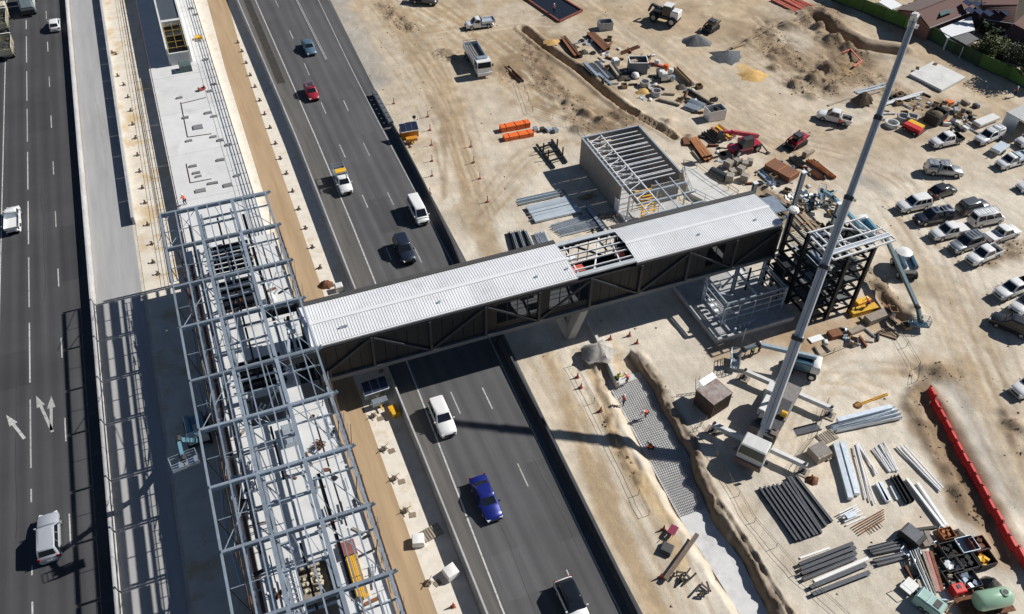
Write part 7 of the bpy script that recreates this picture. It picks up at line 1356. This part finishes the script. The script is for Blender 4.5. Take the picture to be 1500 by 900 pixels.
for k, (px, z, rz, bend, cr_, v, lab) in enumerate(((( 272,300),1.4,2.0,.5,.3,HIVIS,'worker in orange bending on the platform slab just north of the frame'),((903,562),-.66,.4,.7,.2,YVEST,'worker in yellow vest bending at the trench head'),((918,562),-.66,2.6,.4,.1,HIVIS,'worker in orange at the trench head beside the yellow vest'),((913,594),-.66,3.0,.05,0,HIVIS,'worker in orange standing on the reinforcement mat'),((946,611),-.66,3.4,.8,.3,HIVIS,'worker in orange bending over the mat in the middle of the trench'),((953,660),-.66,2.2,.9,.9,HIVIS,'worker in dark red crouching at the crane shadow in the trench'),((1227,188),.03,.5,.1,0,HIVIS,'worker in orange standing beside the white dual cab ute'),((1100,522),.03,.8,.3,.1,YVEST,'worker in yellow vest at the left side of the flat boom lift'),((1111,517),.03,2.4,.2,0,mat('white_shirt',(.6,.58,.5),.8),'worker in pale shirt beside the flat boom lift'),((1270,450),.7,2.4,.6,.4,HIVIS,'worker in orange kneeling on the yellow box at the tower foot'),((811,20),.15,1.0,.2,0,mat('pink_shirt',(.55,.16,.2),.8),'person in pink shirt standing in the lined pond'),((1486,142),.03,2.0,.1,0,mat('maroon_shirt',(.25,.06,.06),.8),'person in maroon shirt walking beside the green fence'))):
    person(lab, G(*px, z), rz, bend, cr_, v)

# ---------------------------------------------------------------- small loose goods that fill the storage yards
random.seed(17)
YARDS = [('middle storage yard', [(835,62),(875,50),(900,62),(955,80),(1000,105),(1055,150),(1060,170),(1010,165),(940,145),(870,118)], 70), ('steel yard beside the telehandler', [(1005,200),(1060,182),(1100,240),(1200,240),(1215,265),(1160,280),(1090,275),(1050,240)], 34), ('tool jumble behind the parked utes', [(1275,150),(1330,135),(1400,150),(1440,165),(1430,195),(1380,185),(1310,175)], 40), ('corner yard around the steel bins', [(1318,785),(1385,775),(1430,800),(1455,880),(1400,890),(1340,880)], 26), ('foot of the black lift tower', [(1190,500),(1240,480),(1310,440),(1330,480),(1260,515)], 22), ('scrap heap behind the bridge end', [(1110,285),(1150,280),(1230,300),(1220,330),(1180,350),(1130,310)], 34)]
def inside_poly(x, y, P):
    c = False; n = len(P)
    for i in range(n):
        (x0, y0), (x1, y1) = P[i], P[(i+1) % n]
        if (y0 > y) != (y1 > y) and x < (x1-x0)*(y-y0)/(y1-y0)+x0: c = not c
    return c
KINDS = [('timber_offcut','weathered timber offcut',TIMB,lambda: MB().box((0,0,.1),(random.uniform(.8,2.2),.2,.18))), ('steel_offcut','dark steel offcut',DKS,lambda: MB().ibar((-.8,0,.18),(.8,0,.18),.22,.3,.04)), ('rusty_offcut','rusty steel offcut',RUST,lambda: MB().ibar((-.9,0,.2),(.9,0,.2),.25,.34,.04)), ('pale_bracket','pale galvanised bracket',GALVL,lambda: MB().box((0,0,.06),(1.0,.5,.1)).box((.4,0,.3),(.1,.5,.4))), ('grey_bucket','grey bucket',GALV,lambda: MB().lathe([(.22,0),(.3,.5),(.27,.5),(.2,.06)], n=10)), ('white_sack','slumped white sack',BAGW,lambda: MB().box((0,0,.14),(.8,.5,.26),ch=.1,rx=.15)), ('timber_crate','small open timber crate',PLYB,lambda: MB().box((0,-.45,.3),(1.1,.06,.6)).box((0,.45,.3),(1.1,.06,.6)).box((-.52,0,.3),(.06,.84,.6)).box((.52,0,.3),(.06,.84,.6)).box((0,0,.05),(1.0,.84,.08))), ('pipe_length','short grey pipe length',GALV,lambda: MB().tube((-1.1,0,.14),(1.1,0,.14),.13,8)), ('dark_coil','dark coil of hose',BLACK,lambda: MB().lathe([(.3,.02),(.5,.02),(.55,.12),(.5,.24),(.3,.24),(.26,.12)], n=14))]
for yname, P, n in YARDS:
    x0, x1 = min(p[0] for p in P), max(p[0] for p in P); y0, y1 = min(p[1] for p in P), max(p[1] for p in P); k = 0
    while k < n:
        x, y = random.uniform(x0,x1), random.uniform(y0,y1)
        if not inside_poly(x, y, P): continue
        nm, lb, m, f = random.choice(KINDS); q = G(x, y); k += 1
        solo(nm, f(), m, lb+' lying loose in the '+yname, lb.split()[-1], lb+'s in the '+yname, loc=(q.x,q.y,hz(q.x,q.y)), rz=random.random()*3, smooth=45)
